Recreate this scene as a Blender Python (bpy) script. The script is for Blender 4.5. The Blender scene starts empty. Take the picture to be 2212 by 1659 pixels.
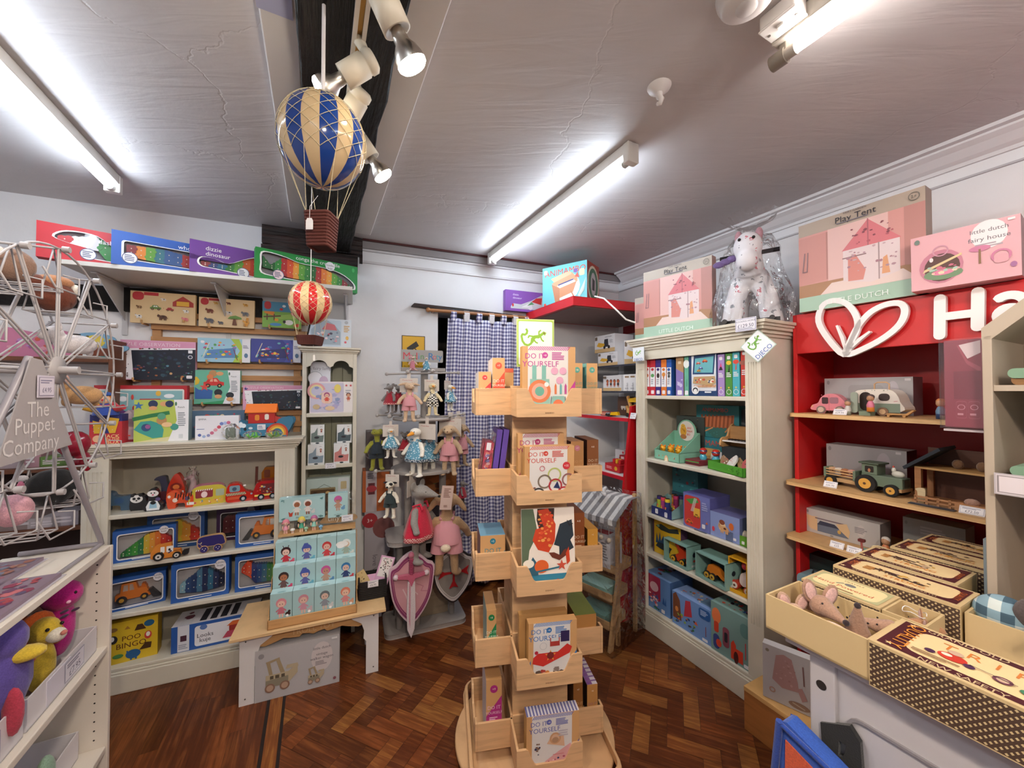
import bpy, math, random
from mathutils import Matrix, Vector
SC=bpy.context.scene; COL=SC.collection
# ---------- camera ----------
F=831.;CZ=1.5;PIT=math.radians(1.07)
cam=bpy.data.cameras.new('camera'); cam.sensor_width=36; cam.lens=F/2212*36; cam.clip_start=.02
co=bpy.data.objects.new('camera',cam); COL.objects.link(co); co.location=(0,0,CZ); co.rotation_euler=(math.pi/2+PIT,0,0); SC.camera=co
# ---------- world, exposure ----------
W=bpy.data.worlds.new('world'); SC.world=W; W.use_nodes=True
W.node_tree.nodes['Background'].inputs[0].default_value=(.9,.93,1,1); W.node_tree.nodes['Background'].inputs[1].default_value=.1
SC.view_settings.view_transform='Standard'; SC.view_settings.look='None'; SC.view_settings.gamma=1; SC.view_settings.use_curve_mapping=False
SC.view_settings.exposure=1.72
TUBE=14.0; BULB=30.0; SPOT=8.0
SC.cycles.max_bounces=8; SC.cycles.diffuse_bounces=4; SC.cycles.glossy_bounces=3; SC.cycles.transmission_bounces=4; SC.cycles.transparent_max_bounces=14; SC.cycles.caustics_reflective=False
# ---------- geometry helpers ----------
def ray(px,py):
    u=(px-1106)/F;v=(829.5-py)/F
    dx,dy,dz=u,math.cos(PIT)-v*math.sin(PIT),math.sin(PIT)+v*math.cos(PIT)
    return dx/dy,dz/dy
class Fr:
    "a local frame: x along a wall, y away from the room, z up"
    def __init__(s,ox,oy,deg): s.o=(ox,oy);s.deg=deg;s.a=math.radians(deg);s.c=math.cos(s.a);s.s=math.sin(s.a)
    def w(s,x,y,z=0): return Vector((s.o[0]+x*s.c-y*s.s, s.o[1]+x*s.s+y*s.c, z))
    def l(s,X,Y):
        X-=s.o[0];Y-=s.o[1];return X*s.c+Y*s.s,-X*s.s+Y*s.c
    def hit(s,px,py,d):
        rx,rz=ray(px,py)
        t=(d-s.o[0]*s.s+s.o[1]*s.c)/(-rx*s.s+s.c)
        return s.l(t*rx,t)[0],CZ+t*rz
    def hitz(s,px,py,z):
        rx,rz=ray(px,py);t=(z-CZ)/rz
        return s.l(t*rx,t)
L=Fr(0,3.10,22.3);R=Fr(1.734,2,-63.07);S=Fr(.096,1.70,9.7);C=Fr(0,0,0)
# ---------- materials ----------
def lin(h):
    if len(h)==3: h=''.join(c*2 for c in h)
    o=[]
    for i in (0,2,4):
        c=int(h[i:i+2],16)/255; o.append(c/12.92 if c<.04045 else ((c+.055)/1.055)**2.4)
    return (*o,1)
MC={}
class N:
    def __init__(s,name):
        s.m=bpy.data.materials.new(name); s.m.use_nodes=True; s.t=s.m.node_tree; s.n=s.t.nodes; s.b=s.n['Principled BSDF']; s.out=s.n['Material Output']
    def __call__(s,ty,inp=None,**kw):
        x=s.n.new('ShaderNode'+ty)
        for k,v in kw.items(): setattr(x,k,v)
        for k,v in (inp or {}).items():
            if isinstance(v,bpy.types.NodeSocket): s.t.links.new(v,x.inputs[k])
            else: x.inputs[k].default_value=v
        return x.outputs
    def set(s,k,v):
        if isinstance(v,bpy.types.NodeSocket): s.t.links.new(v,s.b.inputs[k])
        else: s.b.inputs[k].default_value=v
    def ramp(s,fac,stops,interp='LINEAR'):
        r=s.n.new('ShaderNodeValToRGB'); s.t.links.new(fac,r.inputs[0]); e=r.color_ramp.elements; r.color_ramp.interpolation=interp
        while len(e)<len(stops): e.new(.5)
        for i,(p,c) in enumerate(stops): e[i].position=p; e[i].color=c
        return r.outputs[0]
    def co(s,sc=(1,1,1),rot=(0,0,0),which='Object'):
        c=s('TexCoord')[which]; return s('Mapping',{'Vector':c,'Scale':sc,'Rotation':rot})[0]
    def bump(s,h,st,dist=.01): s.set('Normal',s('Bump',{'Height':h,'Strength':st,'Distance':dist})[0])
def mul(c,f): return (*[min(1,x*f) for x in c[:3]],1)
SPEC={}
def M(k):
    if k in MC: return MC[k]
    if k[0]=='@': m=SPEC[k](); MC[k]=m; return m
    fin='p'; h=k
    if len(k) in (4,7): fin=k[-1]; h=k[:-1]
    c=lin(h); n=N('mat_'+k)
    n.set('Base Color',c)
    if fin in 'pgtmk':
        ro={'p':.45,'g':.12,'t':.4,'m':.85,'k':.25}[fin]
        r=n('TexNoise',{'Vector':n.co(),'Scale':14.})[0]
        n.set('Roughness',n('MapRange',{'Value':r,'To Min':ro*.85,'To Max':min(1,ro*1.15)})[0])
        if fin=='t':
            v=n('TexNoise',{'Vector':n.co(),'Scale':3.,'Detail':4.})[0]
            n.set('Base Color',n.ramp(v,[(.3,mul(c,.93)),(.7,mul(c,1.03))]))
    elif fin=='f':
        n.set('Roughness',.95); n.b.inputs['Sheen Weight'].default_value=.25
        v=n('TexNoise',{'Vector':n.co(),'Scale':260.,'Detail':3.})[0]
        n.set('Base Color',n.ramp(v,[(.3,mul(c,.8)),(.7,mul(c,1.12))])); n.bump(v,.5,.002)
    elif fin=='w':
        v=n('TexNoise',{'Vector':n.co((3,3,26),(0,math.pi/2,0)),'Scale':2.2,'Detail':6.,'Distortion':.6})[0]
        n.set('Base Color',n.ramp(v,[(.3,mul(c,.8)),(.5,c),(.72,mul(c,1.08))])); n.set('Roughness',.5); n.bump(v,.08,.003)
    elif fin=='x':
        n.set('Metallic',1.); n.set('Roughness',n('MapRange',{'Value':n('TexNoise',{'Vector':n.co(),'Scale':20.})[0],'To Min':.22,'To Max':.4})[0])
    elif fin in 'eh':
        n.set('Emission Color',c); n.set('Emission Strength',TUBE if fin=='e' else BULB)
    elif fin=='a':
        tr=n('BsdfTransparent',{'Color':mul(c,1)})[0]; gl=n('BsdfGlossy',{'Color':(1,1,1,1),'Roughness':.04})[0]
        fa=n('MapRange',{'Value':n('LayerWeight',{'Blend':.2})['Fresnel'],'To Min':.03,'To Max':.7})[0]
        mx=n('MixShader',{0:fa,1:tr,2:gl})[0]; n.t.links.new(mx,n.out.inputs[0])
    elif fin=='c':
        v=n('TexNoise',{'Vector':n.co(),'Scale':9.,'Detail':2.,'Distortion':1.5})[0]
        bp=n('Bump',{'Height':v,'Strength':.9,'Distance':.05})[0]
        tr=n('BsdfTransparent',{'Color':mul(c,1)})[0]; gl=n('BsdfGlossy',{'Color':(1,1,1,1),'Roughness':.08,'Normal':bp})[0]
        fr=n('LayerWeight',{'Blend':.22,'Normal':bp})['Fresnel']
        fa=n('MapRange',{'Value':fr,'To Min':.05,'To Max':.8})[0]
        mx=n('MixShader',{0:fa,1:tr,2:gl})[0]; n.t.links.new(mx,n.out.inputs[0])
    MC[k]=n.m; return n.m
def spec(f): SPEC['@'+f.__name__]=f; return f
@spec
def wallp():
    n=N('painted_wall'); v=n('TexNoise',{'Vector':n.co(),'Scale':1.3,'Detail':8.})[0]
    n.set('Base Color',n.ramp(v,[(.3,lin('e0e0e3')),(.7,lin('ececee'))])); n.set('Roughness',.75)
    n.bump(n('TexNoise',{'Vector':n.co(),'Scale':5.,'Detail':8.})[0],.25,.02); return n.m
@spec
def ceil():
    n=N('ceiling_plaster'); v=n('TexNoise',{'Vector':n.co(),'Scale':.9,'Detail':6.})[0]
    n.set('Base Color',n.ramp(v,[(.3,lin('c2bdbd')),(.7,lin('cfcaca'))])); n.set('Roughness',.62)
    a=n('TexNoise',{'Vector':n.co((1,1,1)),'Scale':1.1,'Detail':7.,'Roughness':.55,'Distortion':.8})[0]
    w=n('TexNoise',{'Vector':n.co((2,11,1),(0,0,.45)),'Scale':1.2,'Detail':3.,'Distortion':1.})[0]
    cr=n('TexVoronoi',{'Vector':n('MixRGB',{0:.18,1:n.co(),2:n('TexNoise',{'Vector':n.co(),'Scale':6.,'Detail':6.})[1]})[0],'Scale':1.0},feature='DISTANCE_TO_EDGE')[0]
    ck=n('MapRange',{'Value':cr,'From Max':.004,'To Min':-.12,'To Max':0.})[0]
    s=n('Math',{0:n('Math',{0:a,1:n('Math',{0:w,1:.5},operation='MULTIPLY')[0]},operation='ADD')[0],1:ck},operation='ADD')[0]
    n.bump(s,.22,.03); return n.m
@spec
def oldbeam():
    n=N('black_painted_timber'); v=n('TexNoise',{'Vector':n.co((3,30,3)),'Scale':2.,'Detail':9.})[0]
    n.set('Base Color',n.ramp(v,[(.35,lin('070505')),(.75,lin('1a1210'))])); n.b.inputs['Specular IOR Level'].default_value=.25; n.set('Roughness',.5); n.bump(v,.9,.02); return n.m
@spec
def oldbeamx():
    n=N('dark_brown_timber'); v=n('TexNoise',{'Vector':n.co((2,12,30)),'Scale':2.,'Detail':9.})[0]
    n.set('Base Color',n.ramp(v,[(.35,lin('150b09')),(.75,lin('3e2620'))])); n.set('Roughness',.5); n.bump(v,.9,.02); return n.m
def floorm(i,c1,c2,seed):
    n=N('parquet_%d'%i); a=(i%2)*math.pi/2
    n_=n('TexNoise',{'Vector':n.co((2.5,40,1),(0,0,a)),'Scale':1.6+.1*seed,'Detail':7.,'Distortion':.9})[0]
    b=n('TexNoise',{'Vector':n.co((6,6,1)),'Scale':1.4,'Detail':3.})[0]
    f=n('Math',{0:n('Math',{0:n_,1:.72},operation='MULTIPLY')[0],1:n('Math',{0:b,1:.28},operation='MULTIPLY')[0]},operation='ADD')[0]
    n.set('Base Color',n.ramp(f,[(.34,mul(lin(c1),.7)),(.5,lin(c1)),(.66,lin(c2))]))
    n.set('Roughness',n('MapRange',{'Value':b,'To Min':.3,'To Max':.46})[0]); n.b.inputs['Specular IOR Level'].default_value=.35; n.bump(n_,.1,.003); return n.m
FC=[('5c2d13','7e4822'),('6e3818','8a4e26'),('7c4520','9a6430'),('54290f','70401c'),('643418','824a26'),('804e26','9a6832')]
for i in range(12):
    SPEC['@fl%d'%i]=(lambda i=i: floorm(i,FC[i//2][0],FC[i//2][1],i))
@spec
def gingham():
    n=N('gingham_cotton'); uv=n('TexCoord')['UV']; sp=n('SeparateXYZ',{0:uv})
    def st(o): return n('Math',{0:n('Math',{0:n('Math',{0:o,1:36.},operation='MULTIPLY')[0]},operation='FRACT')[0],1:.5},operation='GREATER_THAN')[0]
    s=n('Math',{0:n('Math',{0:st(sp[0]),1:st(sp[1])},operation='ADD')[0],1:.5},operation='MULTIPLY')[0]
    n.set('Base Color',n.ramp(s,[(0,lin('f1f0f4')),(.5,lin('a7a6c6')),(1,lin('55547e'))])); n.set('Roughness',.9)
    n.set('Transmission Weight',0.); return n.m
def twocol(name,base,spot,scale,thr,rough=.9,third=None,dist=0.):
    n=N(name); vec=n.co()
    if dist: vec=n('MixRGB',{0:dist,1:vec,2:n('TexNoise',{'Vector':n.co(),'Scale':70.,'Detail':2.})[1]})[0]
    v=n('TexVoronoi',{'Vector':vec,'Scale':scale})
    m=n('Math',{0:v['Distance'],1:thr},operation='LESS_THAN')[0]
    c2=spot
    if third: 
        r=n('SeparateColor',{0:v['Color']})[0]; c2=n.ramp(r,[(0,spot),(.55,third)],'CONSTANT')
        mx=n('MixRGB',{0:m,1:base,2:c2})[0]
    else: mx=n('MixRGB',{0:m,1:base,2:spot})[0]
    n.set('Base Color',mx); n.set('Roughness',rough); return n.m
@spec
def floral(): return twocol('floral_fabric',lin('dedbe0'),lin('c87884'),26.,.24,.8,lin('8f8f98'),.035)
@spec
def dots(): return twocol('blue_dotted_cotton',lin('5c93ac'),lin('dfe9ee'),110.,.3)
@spec
def floralhem(): return twocol('navy_floral_cotton',lin('3b4f63'),lin('d8dfe2'),170.,.42)
def check(name,a,b,sc):
    n=N(name); v=n('TexChecker',{'Vector':n.co(),'Scale':sc,'Color1':a,'Color2':b})[0]; n.set('Base Color',v); n.set('Roughness',.9); return n.m
@spec
def checkbw(): return check('black_white_gingham',lin('1b1b20'),lin('e6e2d8'),130.)
@spec
def checkred(): return check('red_white_gingham',lin('b4404a'),lin('e3b8b0'),150.)
@spec
def pinstripe():
    n=N('pink_fine_stripe'); v=n('TexWave',{'Vector':n.co(),'Scale':110.},wave_type='BANDS',bands_direction='X')[1]
    n.set('Base Color',n.ramp(v,[(.3,lin('c27a86')),(.7,lin('dba6ac'))])); n.set('Roughness',.95); return n.m
def wick(name,c1,c2):
    n=N(name); v=n('TexBrick',{'Vector':n.co((1,1,1)),'Scale':60.,'Color1':lin(c1),'Color2':lin(c1),'Mortar':lin(c2),'Mortar Size':.02})
    n.set('Base Color',v[0]); n.set('Roughness',.6); n.bump(v[1],-.8,.004); return n.m
@spec
def wicker(): return wick('brown_wicker','5a2a22','2a100c')
@spec
def striker():
    n=N('dotted_striker_print'); c=n('SeparateXYZ',{0:n('TexCoord')['Object']})
    def fr(o): return n('Math',{0:n('Math',{0:n('Math',{0:o,1:520.},operation='MULTIPLY')[0]},operation='SINE')[0],1:.15},operation='GREATER_THAN')[0]
    a=n('Math',{0:c[0],1:c[1]},operation='ADD')[0]
    u=n('Math',{0:a,1:c[2]},operation='ADD')[0]; w=n('Math',{0:a,1:c[2]},operation='SUBTRACT')[0]
    m=n('Math',{0:fr(u),1:fr(w)},operation='MULTIPLY')[0]
    n.set('Base Color',n.ramp(m,[(0,lin('4a3528')),(1,lin('c9b184'))])); n.set('Roughness',.7); return n.m
@spec
def cream():
    n=N('cream_painted_wood'); v=n('TexNoise',{'Vector':n.co(),'Scale':4.,'Detail':5.})[0]
    n.set('Base Color',n.ramp(v,[(.3,lin('cfc8b6')),(.7,lin('ddd6c6'))])); n.set('Roughness',.42); n.bump(n('TexNoise',{'Vector':n.co(),'Scale':40.})[0],.06,.003); return n.m
# ---------- mesh builder ----------
TXT={}
def textmesh(s):
    if s in TXT: return TXT[s]
    c=bpy.data.curves.new('t','FONT'); c.body=s; c.resolution_u=2; c.align_x='CENTER'
    o=bpy.data.objects.new('t',c); COL.objects.link(o); dg=bpy.context.evaluated_depsgraph_get(); dg.update()
    me=o.evaluated_get(dg).to_mesh()
    r=([(v.co.x,v.co.y) for v in me.vertices],[tuple(p.vertices) for p in me.polygons])
    o.evaluated_get(dg).to_mesh_clear(); bpy.data.objects.remove(o); bpy.data.curves.remove(c)
    TXT[s]=r; return r
class G:
    def __init__(s): s.v=[];s.f=[];s.k=[];s.sm=[];s.m=Matrix()
    def add(s,vs,fs,k,sm=False):
        n=len(s.v); m=s.m
        s.v+=[m@Vector(v) for v in vs]; s.f+=[tuple(i+n for i in f) for f in fs]; s.k+=[k]*len(fs); s.sm+=[sm]*len(fs); return s
    def at(s,x=0,y=0,z=0,rz=0,rx=0,ry=0,sc=1): s.m=Matrix.Translation((x,y,z))@Matrix.Rotation(rz,4,'Z')@Matrix.Rotation(ry,4,'Y')@Matrix.Rotation(rx,4,'X')@Matrix.Scale(sc,4); return s
    def box(s,x0,x1,y0,y1,z0,z1,k):
        v=[(x,y,z) for x in (x0,x1) for y in (y0,y1) for z in (z0,z1)]
        return s.add(v,[(0,1,3,2),(4,6,7,5),(0,4,5,1),(2,3,7,6),(0,2,6,4),(1,5,7,3)],k)
    def rbox(s,x0,x1,z0,z1,y0,y1,r,k,n=4):
        "rounded rectangle in xz, extruded along y"
        return s.ext(rrect(x0,z0,x1,z1,r,n),y0,y1,k)
    def ext(s,poly,y0,y1,k,cap=True,ks=None):
        n=len(poly); v=[(x,y0,z) for x,z in poly]+[(x,y1,z) for x,z in poly]
        s.add(v,[(i,(i+1)%n,(i+1)%n+n,i+n) for i in range(n)],ks or k)
        if cap: s.add(v,[tuple(range(n)),tuple(range(2*n-1,n-1,-1))],k)
        return s
    def extz(s,poly,z0,z1,k):
        n=len(poly); v=[(x,y,z0) for x,y in poly]+[(x,y,z1) for x,y in poly]
        return s.add(v,[(i,(i+1)%n,(i+1)%n+n,i+n) for i in range(n)]+[tuple(range(n)),tuple(range(2*n-1,n-1,-1))],k)
    def ring(s,outer,inner,y0,y1,k):
        "frame between two loops of the same length"
        n=len(outer); v=[(x,y0,z) for x,z in outer]+[(x,y0,z) for x,z in inner]+[(x,y1,z) for x,z in outer]+[(x,y1,z) for x,z in inner]
        f=[]
        for i in range(n):
            j=(i+1)%n; f+=[(i,j,j+n,i+n),(i+2*n,j+2*n,j+3*n,i+3*n),(i,j,j+2*n,i+2*n),(i+n,j+n,j+3*n,i+3*n)]
        return s.add(v,f,k)
    def cyl(s,a,b,r0,k,r1=None,n=12,sm=True):
        r1=r0 if r1 is None else r1; a=Vector(a);b=Vector(b);d=(b-a).normalized(); u=d.orthogonal().normalized(); w=d.cross(u)
        v=[a+(u*math.cos(t)+w*math.sin(t))*r0 for t in [2*math.pi*i/n for i in range(n)]]+[b+(u*math.cos(t)+w*math.sin(t))*r1 for t in [2*math.pi*i/n for i in range(n)]]
        s.add(v,[(i,(i+1)%n,(i+1)%n+n,i+n) for i in range(n)],k,sm); return s.add(v,[tuple(range(n)),tuple(range(n,2*n))],k)
    def tube(s,pts,r,k,n=6,closed=False):
        P=[Vector(p) for p in pts]; m=len(P); v=[]; u=None
        for i,p in enumerate(P):
            a=P[(i-1)%m] if (closed or i>0) else p; b=P[(i+1)%m] if (closed or i<m-1) else p
            d=(b-a).normalized()
            u=(d.orthogonal() if u is None else u-d*u.dot(d)); u=u.normalized() if u.length>1e-6 else d.orthogonal().normalized()
            w=d.cross(u); rr=r[i] if isinstance(r,(list,tuple)) else r
            v+=[p+(u*math.cos(2*math.pi*j/n)+w*math.sin(2*math.pi*j/n))*rr for j in range(n)]
        f=[]
        for i in range(m if closed else m-1):
            a=i*n;b=((i+1)%m)*n
            f+=[(a+j,a+(j+1)%n,b+(j+1)%n,b+j) for j in range(n)]
        s.add(v,f,k,True)
        if not closed: s.add(v,[tuple(range(n)),tuple(range((m-1)*n,m*n))],k)
        return s
    def lathe(s,prof,k,n=24,sm=True,ks=None,squash=1):
        v=[(r*math.cos(2*math.pi*j/n),r*math.sin(2*math.pi*j/n)*squash,z) for r,z in prof for j in range(n)]
        for i in range(len(prof)-1):
            for j in range(n):
                kk=ks(i,j) if ks else k
                s.f.append(tuple(q+len(s.v) for q in (i*n+j,i*n+(j+1)%n,(i+1)*n+(j+1)%n,(i+1)*n+j))); s.k.append(kk); s.sm.append(sm)
        s.v+=[s.m@Vector(p) for p in v]; return s
    def ell(s,c,r,k,n=12,rot=None):
        if not isinstance(r,(list,tuple)): r=(r,r,r)
        q=Matrix.Translation(c)@(rot.to_4x4() if rot else Matrix())@Matrix.Diagonal((*r,1))
        v=[];m=n//2+1
        for i in range(m+1):
            t=math.pi*i/m
            for j in range(n): v.append(q@Vector((math.sin(t)*math.cos(2*math.pi*j/n),math.sin(t)*math.sin(2*math.pi*j/n),math.cos(t))))
        return s.add(v,[(i*n+j,i*n+(j+1)%n,(i+1)*n+(j+1)%n,(i+1)*n+j) for i in range(m) for j in range(n)],k,True)
    def art(s,dsl,w,h,O=None,U=(1,0,0),V=(0,0,1),Nn=(0,-1,0),lift=.0006):
        "flat printed shapes on a face: O is the lower left corner"
        O=Vector(O or (-w/2,0,0));U=Vector(U);V=Vector(V);Nn=Vector(Nn); c=[0]
        def put(pts,faces,k):
            c[0]+=1; z=lift+c[0]*.00012
            s.add([O+U*a+V*b+Nn*z for a,b in pts],faces,k)
        def poly(p,k): put(p,[tuple(range(len(p)))],k)
        def ell(a,b,ra,rb,k,n=18): poly([(a+ra*math.cos(2*math.pi*i/n),b+rb*math.sin(2*math.pi*i/n)) for i in range(n)],k)
        for op in dsl.split(';'):
            t=op.split()
            if not t: continue
            o=t[0]
            if o in 'tT':
                u,v,sz=map(float,t[1:4]); k=t[4]; vs,fs=textmesh(' '.join(t[5:])); q=sz*h/.72; mn=min((x for x,y in vs),default=0)
                sx=q
                if o=='T': dx=-mn*sx
                else: dx=0
                put([(u*w+x*sx+dx,v*h+y*q-sz*h/2) for x,y in vs],fs,k); continue
            if o in 'vV': # vertical text reading upwards
                u,v,sz=map(float,t[1:4]); k=t[4]; vs,fs=textmesh(' '.join(t[5:])); q=sz/.72*(w if o=='v' else -w)
                put([(u*w-y*q+(sz*w/2 if o=='v' else -sz*w/2),v*h+x*q) for x,y in vs],fs,k); continue
            if o=='p': k=t[1]; a=list(map(float,t[2:])); poly([(a[i]*w,a[i+1]*h) for i in range(0,len(a),2)],k); continue
            if o=='r': u0,v0,u1,v1=map(float,t[1:5]); poly([(u0*w,v0*h),(u1*w,v0*h),(u1*w,v1*h),(u0*w,v1*h)],t[5]); continue
            if o=='q': u0,v0,u1,v1,r=map(float,t[1:6]); poly(rrect(u0*w,v0*h,u1*w,v1*h,r*h,4),t[6]); continue
            if o=='e': u,v,ra,rb=map(float,t[1:5]); ell(u*w,v*h,ra*h,rb*h,t[5]); continue
            if o=='o':
                u,v,ra,th=map(float,t[1:5]); n=24; P=[((u*w+q*math.cos(2*math.pi*i/n)),(v*h+q*math.sin(2*math.pi*i/n))) for q in (ra*h,(ra-th)*h) for i in range(n)]
                put(P,[(i,(i+1)%n,(i+1)%n+n,i+n) for i in range(n)],t[5]); continue
            if o=='n': # thick line
                k=t[1]; th=float(t[2])*h/2; a=list(map(float,t[3:])); P=[Vector((a[i]*w,a[i+1]*h)) for i in range(0,len(a),2)]
                for p,q in zip(P,P[1:]):
                    d=(q-p).normalized()*th; e=Vector((-d.y,d.x)); poly([tuple(p-d+e),tuple(p-d-e),tuple(q+d-e),tuple(q+d+e)],k); c[0]-=.8
                continue
            if o=='l':
                u0,v0,u1,v1=map(float,t[1:5]); n=int(t[5]); rd=random.Random(n*7+int(u0*100))
                for i in range(n):
                    y=v1-(v1-v0)*(i+.5)/n; th=(v1-v0)/n*.28; e=u0+(u1-u0)*rd.uniform(.6,1); poly([(u0*w,(y-th)*h),(e*w,(y-th)*h),(e*w,(y+th)*h),(u0*w,(y+th)*h)],t[6]); c[0]-=.9
                continue
            if o=='b':
                u0,v0,u1,v1=map(float,t[1:5]); n=int(t[5]); sz=float(t[6]); rd=random.Random(int(t[7])); ks=t[8].split(',')
                for i in range(n):
                    a=rd.uniform(u0*w+sz*h*.8,u1*w-sz*h*.8); b=rd.uniform(v0*h+sz*h*.8,v1*h-sz*h*.8); m=rd.choice((5,6,8,9)); ph=rd.random()*6; r=sz*h*rd.uniform(.45,1); sq=rd.uniform(.5,1)
                    poly([(a+r*rd.uniform(.65,1)*math.cos(ph+2*math.pi*j/m),b+sq*r*rd.uniform(.65,1)*math.sin(ph+2*math.pi*j/m)) for j in range(m)],rd.choice(ks)); c[0]-=.75
                continue
            if o=='k':
                u0,v0,u1,v1=map(float,t[1:5]); n=int(t[5]); sl=float(t[6])
                for i in range(n):
                    a=u0+(u1-u0)*i/n; b=a+(u1-u0)/n*.5; q=(v1-v0)*h*sl/w; poly([(a*w,v0*h),(b*w,v0*h),((b+q)*w,v1*h),((a+q)*w,v1*h)],t[7]); c[0]-=.95
                continue
            u,v,z=map(float,t[1:4]); ks=t[4].split(','); X=u*w; Y=v*h; z*=h
            def E(a,b,ra,rb,k): ell(X+a*z,Y+b*z,ra*z,rb*z,k,12)
            def Q(k,*a): poly([(X+a[i]*z,Y+a[i+1]*z) for i in range(0,len(a),2)],k)
            if o=='d': # small doll: hair, skin, dress
                E(0,.26,.24,.24,ks[0]); E(0,.2,.17,.17,ks[1]); Q(ks[2],-.07,.06,.07,.06,.17,-.28,-.17,-.28); Q(ks[1],-.1,-.28,-.02,-.28,-.03,-.46,-.1,-.46); Q(ks[1],.02,-.28,.1,-.28,.1,-.46,.03,-.46)
                Q(ks[2],-.06,.04,-.24,-.12,-.2,-.17,-.04,-.04); Q(ks[2],.06,.04,.24,-.12,.2,-.17,.04,-.04); E(-.06,.2,.02,.025,'333'); E(.06,.2,.02,.025,'333')
                if len(ks)>3: E(.3,-.32,.12,.1,ks[3]); E(.36,-.2,.06,.06,ks[3])
            elif o=='c': # car side view
                Q(ks[0],-.5,-.15,.5,-.15,.5,.05,.3,.1,.15,.3,-.25,.3,-.38,.08,-.5,.05); Q(ks[-1],-.2,.08,-.05,.08,-.05,.24,-.16,.24); Q(ks[-1],0,.08,.2,.08,.11,.24,0,.24); E(-.28,-.16,.12,.12,'2a2320'); E(.28,-.16,.12,.12,'2a2320'); E(-.28,-.16,.05,.05,'d8b070'); E(.28,-.16,.05,.05,'d8b070')
            elif o=='a': # four legged animal
                E(0,.05,.36,.2,ks[0]); E(-.38,.16,.15,.14,ks[0]); 
                for q in (-.27,-.12,.14,.27): Q(ks[0],q-.05,-.32,q+.05,-.32,q+.06,0,q-.06,0)
                Q(ks[-1],-.46,.26,-.38,.28,-.44,.4); Q(ks[0],.33,.1,.46,-.12,.42,-.14,.3,.02); E(.05,.08,.12,.08,ks[-1]); E(-.43,.2,.02,.02,'111')
            elif o=='f': # flower
                for i in range(5): E(.3*math.cos(i*1.257),.3*math.sin(i*1.257),.22,.22,ks[0])
                E(0,0,.16,.16,ks[-1])
            elif o=='s':
                p=[]; 
                for i in range(10): r=.5 if i%2==0 else .2; p+=[r*math.sin(i*math.pi/5),r*math.cos(i*math.pi/5)]
                Q(ks[0],*p)
            elif o=='g': # gecko: curled tail, long body, splayed legs
                def T(k,th,*a):
                    for i in range(0,len(a)-2,2):
                        p=Vector((X+a[i]*z,Y+a[i+1]*z));q=Vector((X+a[i+2]*z,Y+a[i+3]*z)); r0=th*z*(1-.0*i); d=(q-p).normalized()*r0*.4; e=Vector((-(q-p).y,(q-p).x)).normalized()*r0
                        poly([tuple(p-d+e),tuple(p-d-e),tuple(q+d-e),tuple(q+d+e)],k); c[0]-=.9
                k=ks[0]
                T(k,.045,-.3,.38,-.26,.3,-.28,.2,-.36,.14,-.46,.16,-.5,.08,-.46,-.12,-.36,-.26,-.22,-.3,-.1,-.22,-.04,-.1)
                Q(k,-.12,-.16,-.02,-.2,.1,0,.24,.0,.36,.1,.44,.16,.5,.12,.56,.24,.44,.3,.34,.22,.2,.14,.02,.12,-.1,0)
                T(k,.03,.3,.08,.36,-.06,.44,-.12); T(k,.03,.24,.1,.24,.28,.32,.34); T(k,.03,-.02,.08,-.18,.1,-.22,.02); T(k,.03,.02,-.06,.1,-.16,.18,-.2); E(.46,.22,.03,.03,'7a2020')
        return s
    def obj(s,name,parent=None,bev=0,fix=True):
        me=bpy.data.meshes.new(name); me.from_pydata(s.v,[],s.f)
        ks=list(dict.fromkeys(s.k))
        for k in ks: me.materials.append(M(k))
        ix={k:i for i,k in enumerate(ks)}
        me.polygons.foreach_set('material_index',[ix[k] for k in s.k]); me.polygons.foreach_set('use_smooth',s.sm); me.update()
        o=bpy.data.objects.new(name,me); COL.objects.link(o)
        if parent: o.parent=parent
        if bev:
            b=o.modifiers.new('bevel','BEVEL'); b.width=bev; b.segments=2; b.limit_method='ANGLE'; b.angle_limit=math.radians(50)
        return o
def rrect(x0,y0,x1,y1,r,n=4):
    r=min(r,abs(x1-x0)/2.01,abs(y1-y0)/2.01); p=[]
    for cx,cy,a in ((x1-r,y0+r,-90),(x1-r,y1-r,0),(x0+r,y1-r,90),(x0+r,y0+r,180)):
        for i in range(n+1): t=math.radians(a+90*i/n); p.append((cx+r*math.cos(t),cy+r*math.sin(t)))
    return p
LAB=set()
def _wc(l):
    if not 4<=len(l.split())<=16: print('LABELLEN',len(l.split()),l)
def tag(o,label,cat,grp=None):
    o['label']=label; o['category']=cat
    if grp: o['group']=grp
    _wc(label)
    if label in LAB and not grp: print('DUPLABEL',label)
    LAB.add(label); return o
def place(o,fr,x,y,z,rz=0,rx=0,ry=0): o.location=fr.w(x,y,z); o.rotation_euler=(rx,ry,fr.a+rz); return o
def thing(name,label,cat,fr,x,y,z,rz=0,rx=0,ry=0,grp=None):
    o=bpy.data.objects.new(name,None); o.empty_display_size=.05; COL.objects.link(o); tag(o,label,cat,grp); return place(o,fr,x,y,z,rz,rx,ry)
def struct(o,fr=None):
    o['kind']='structure'
    if fr: place(o,fr,0,0,0)
    return o
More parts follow.
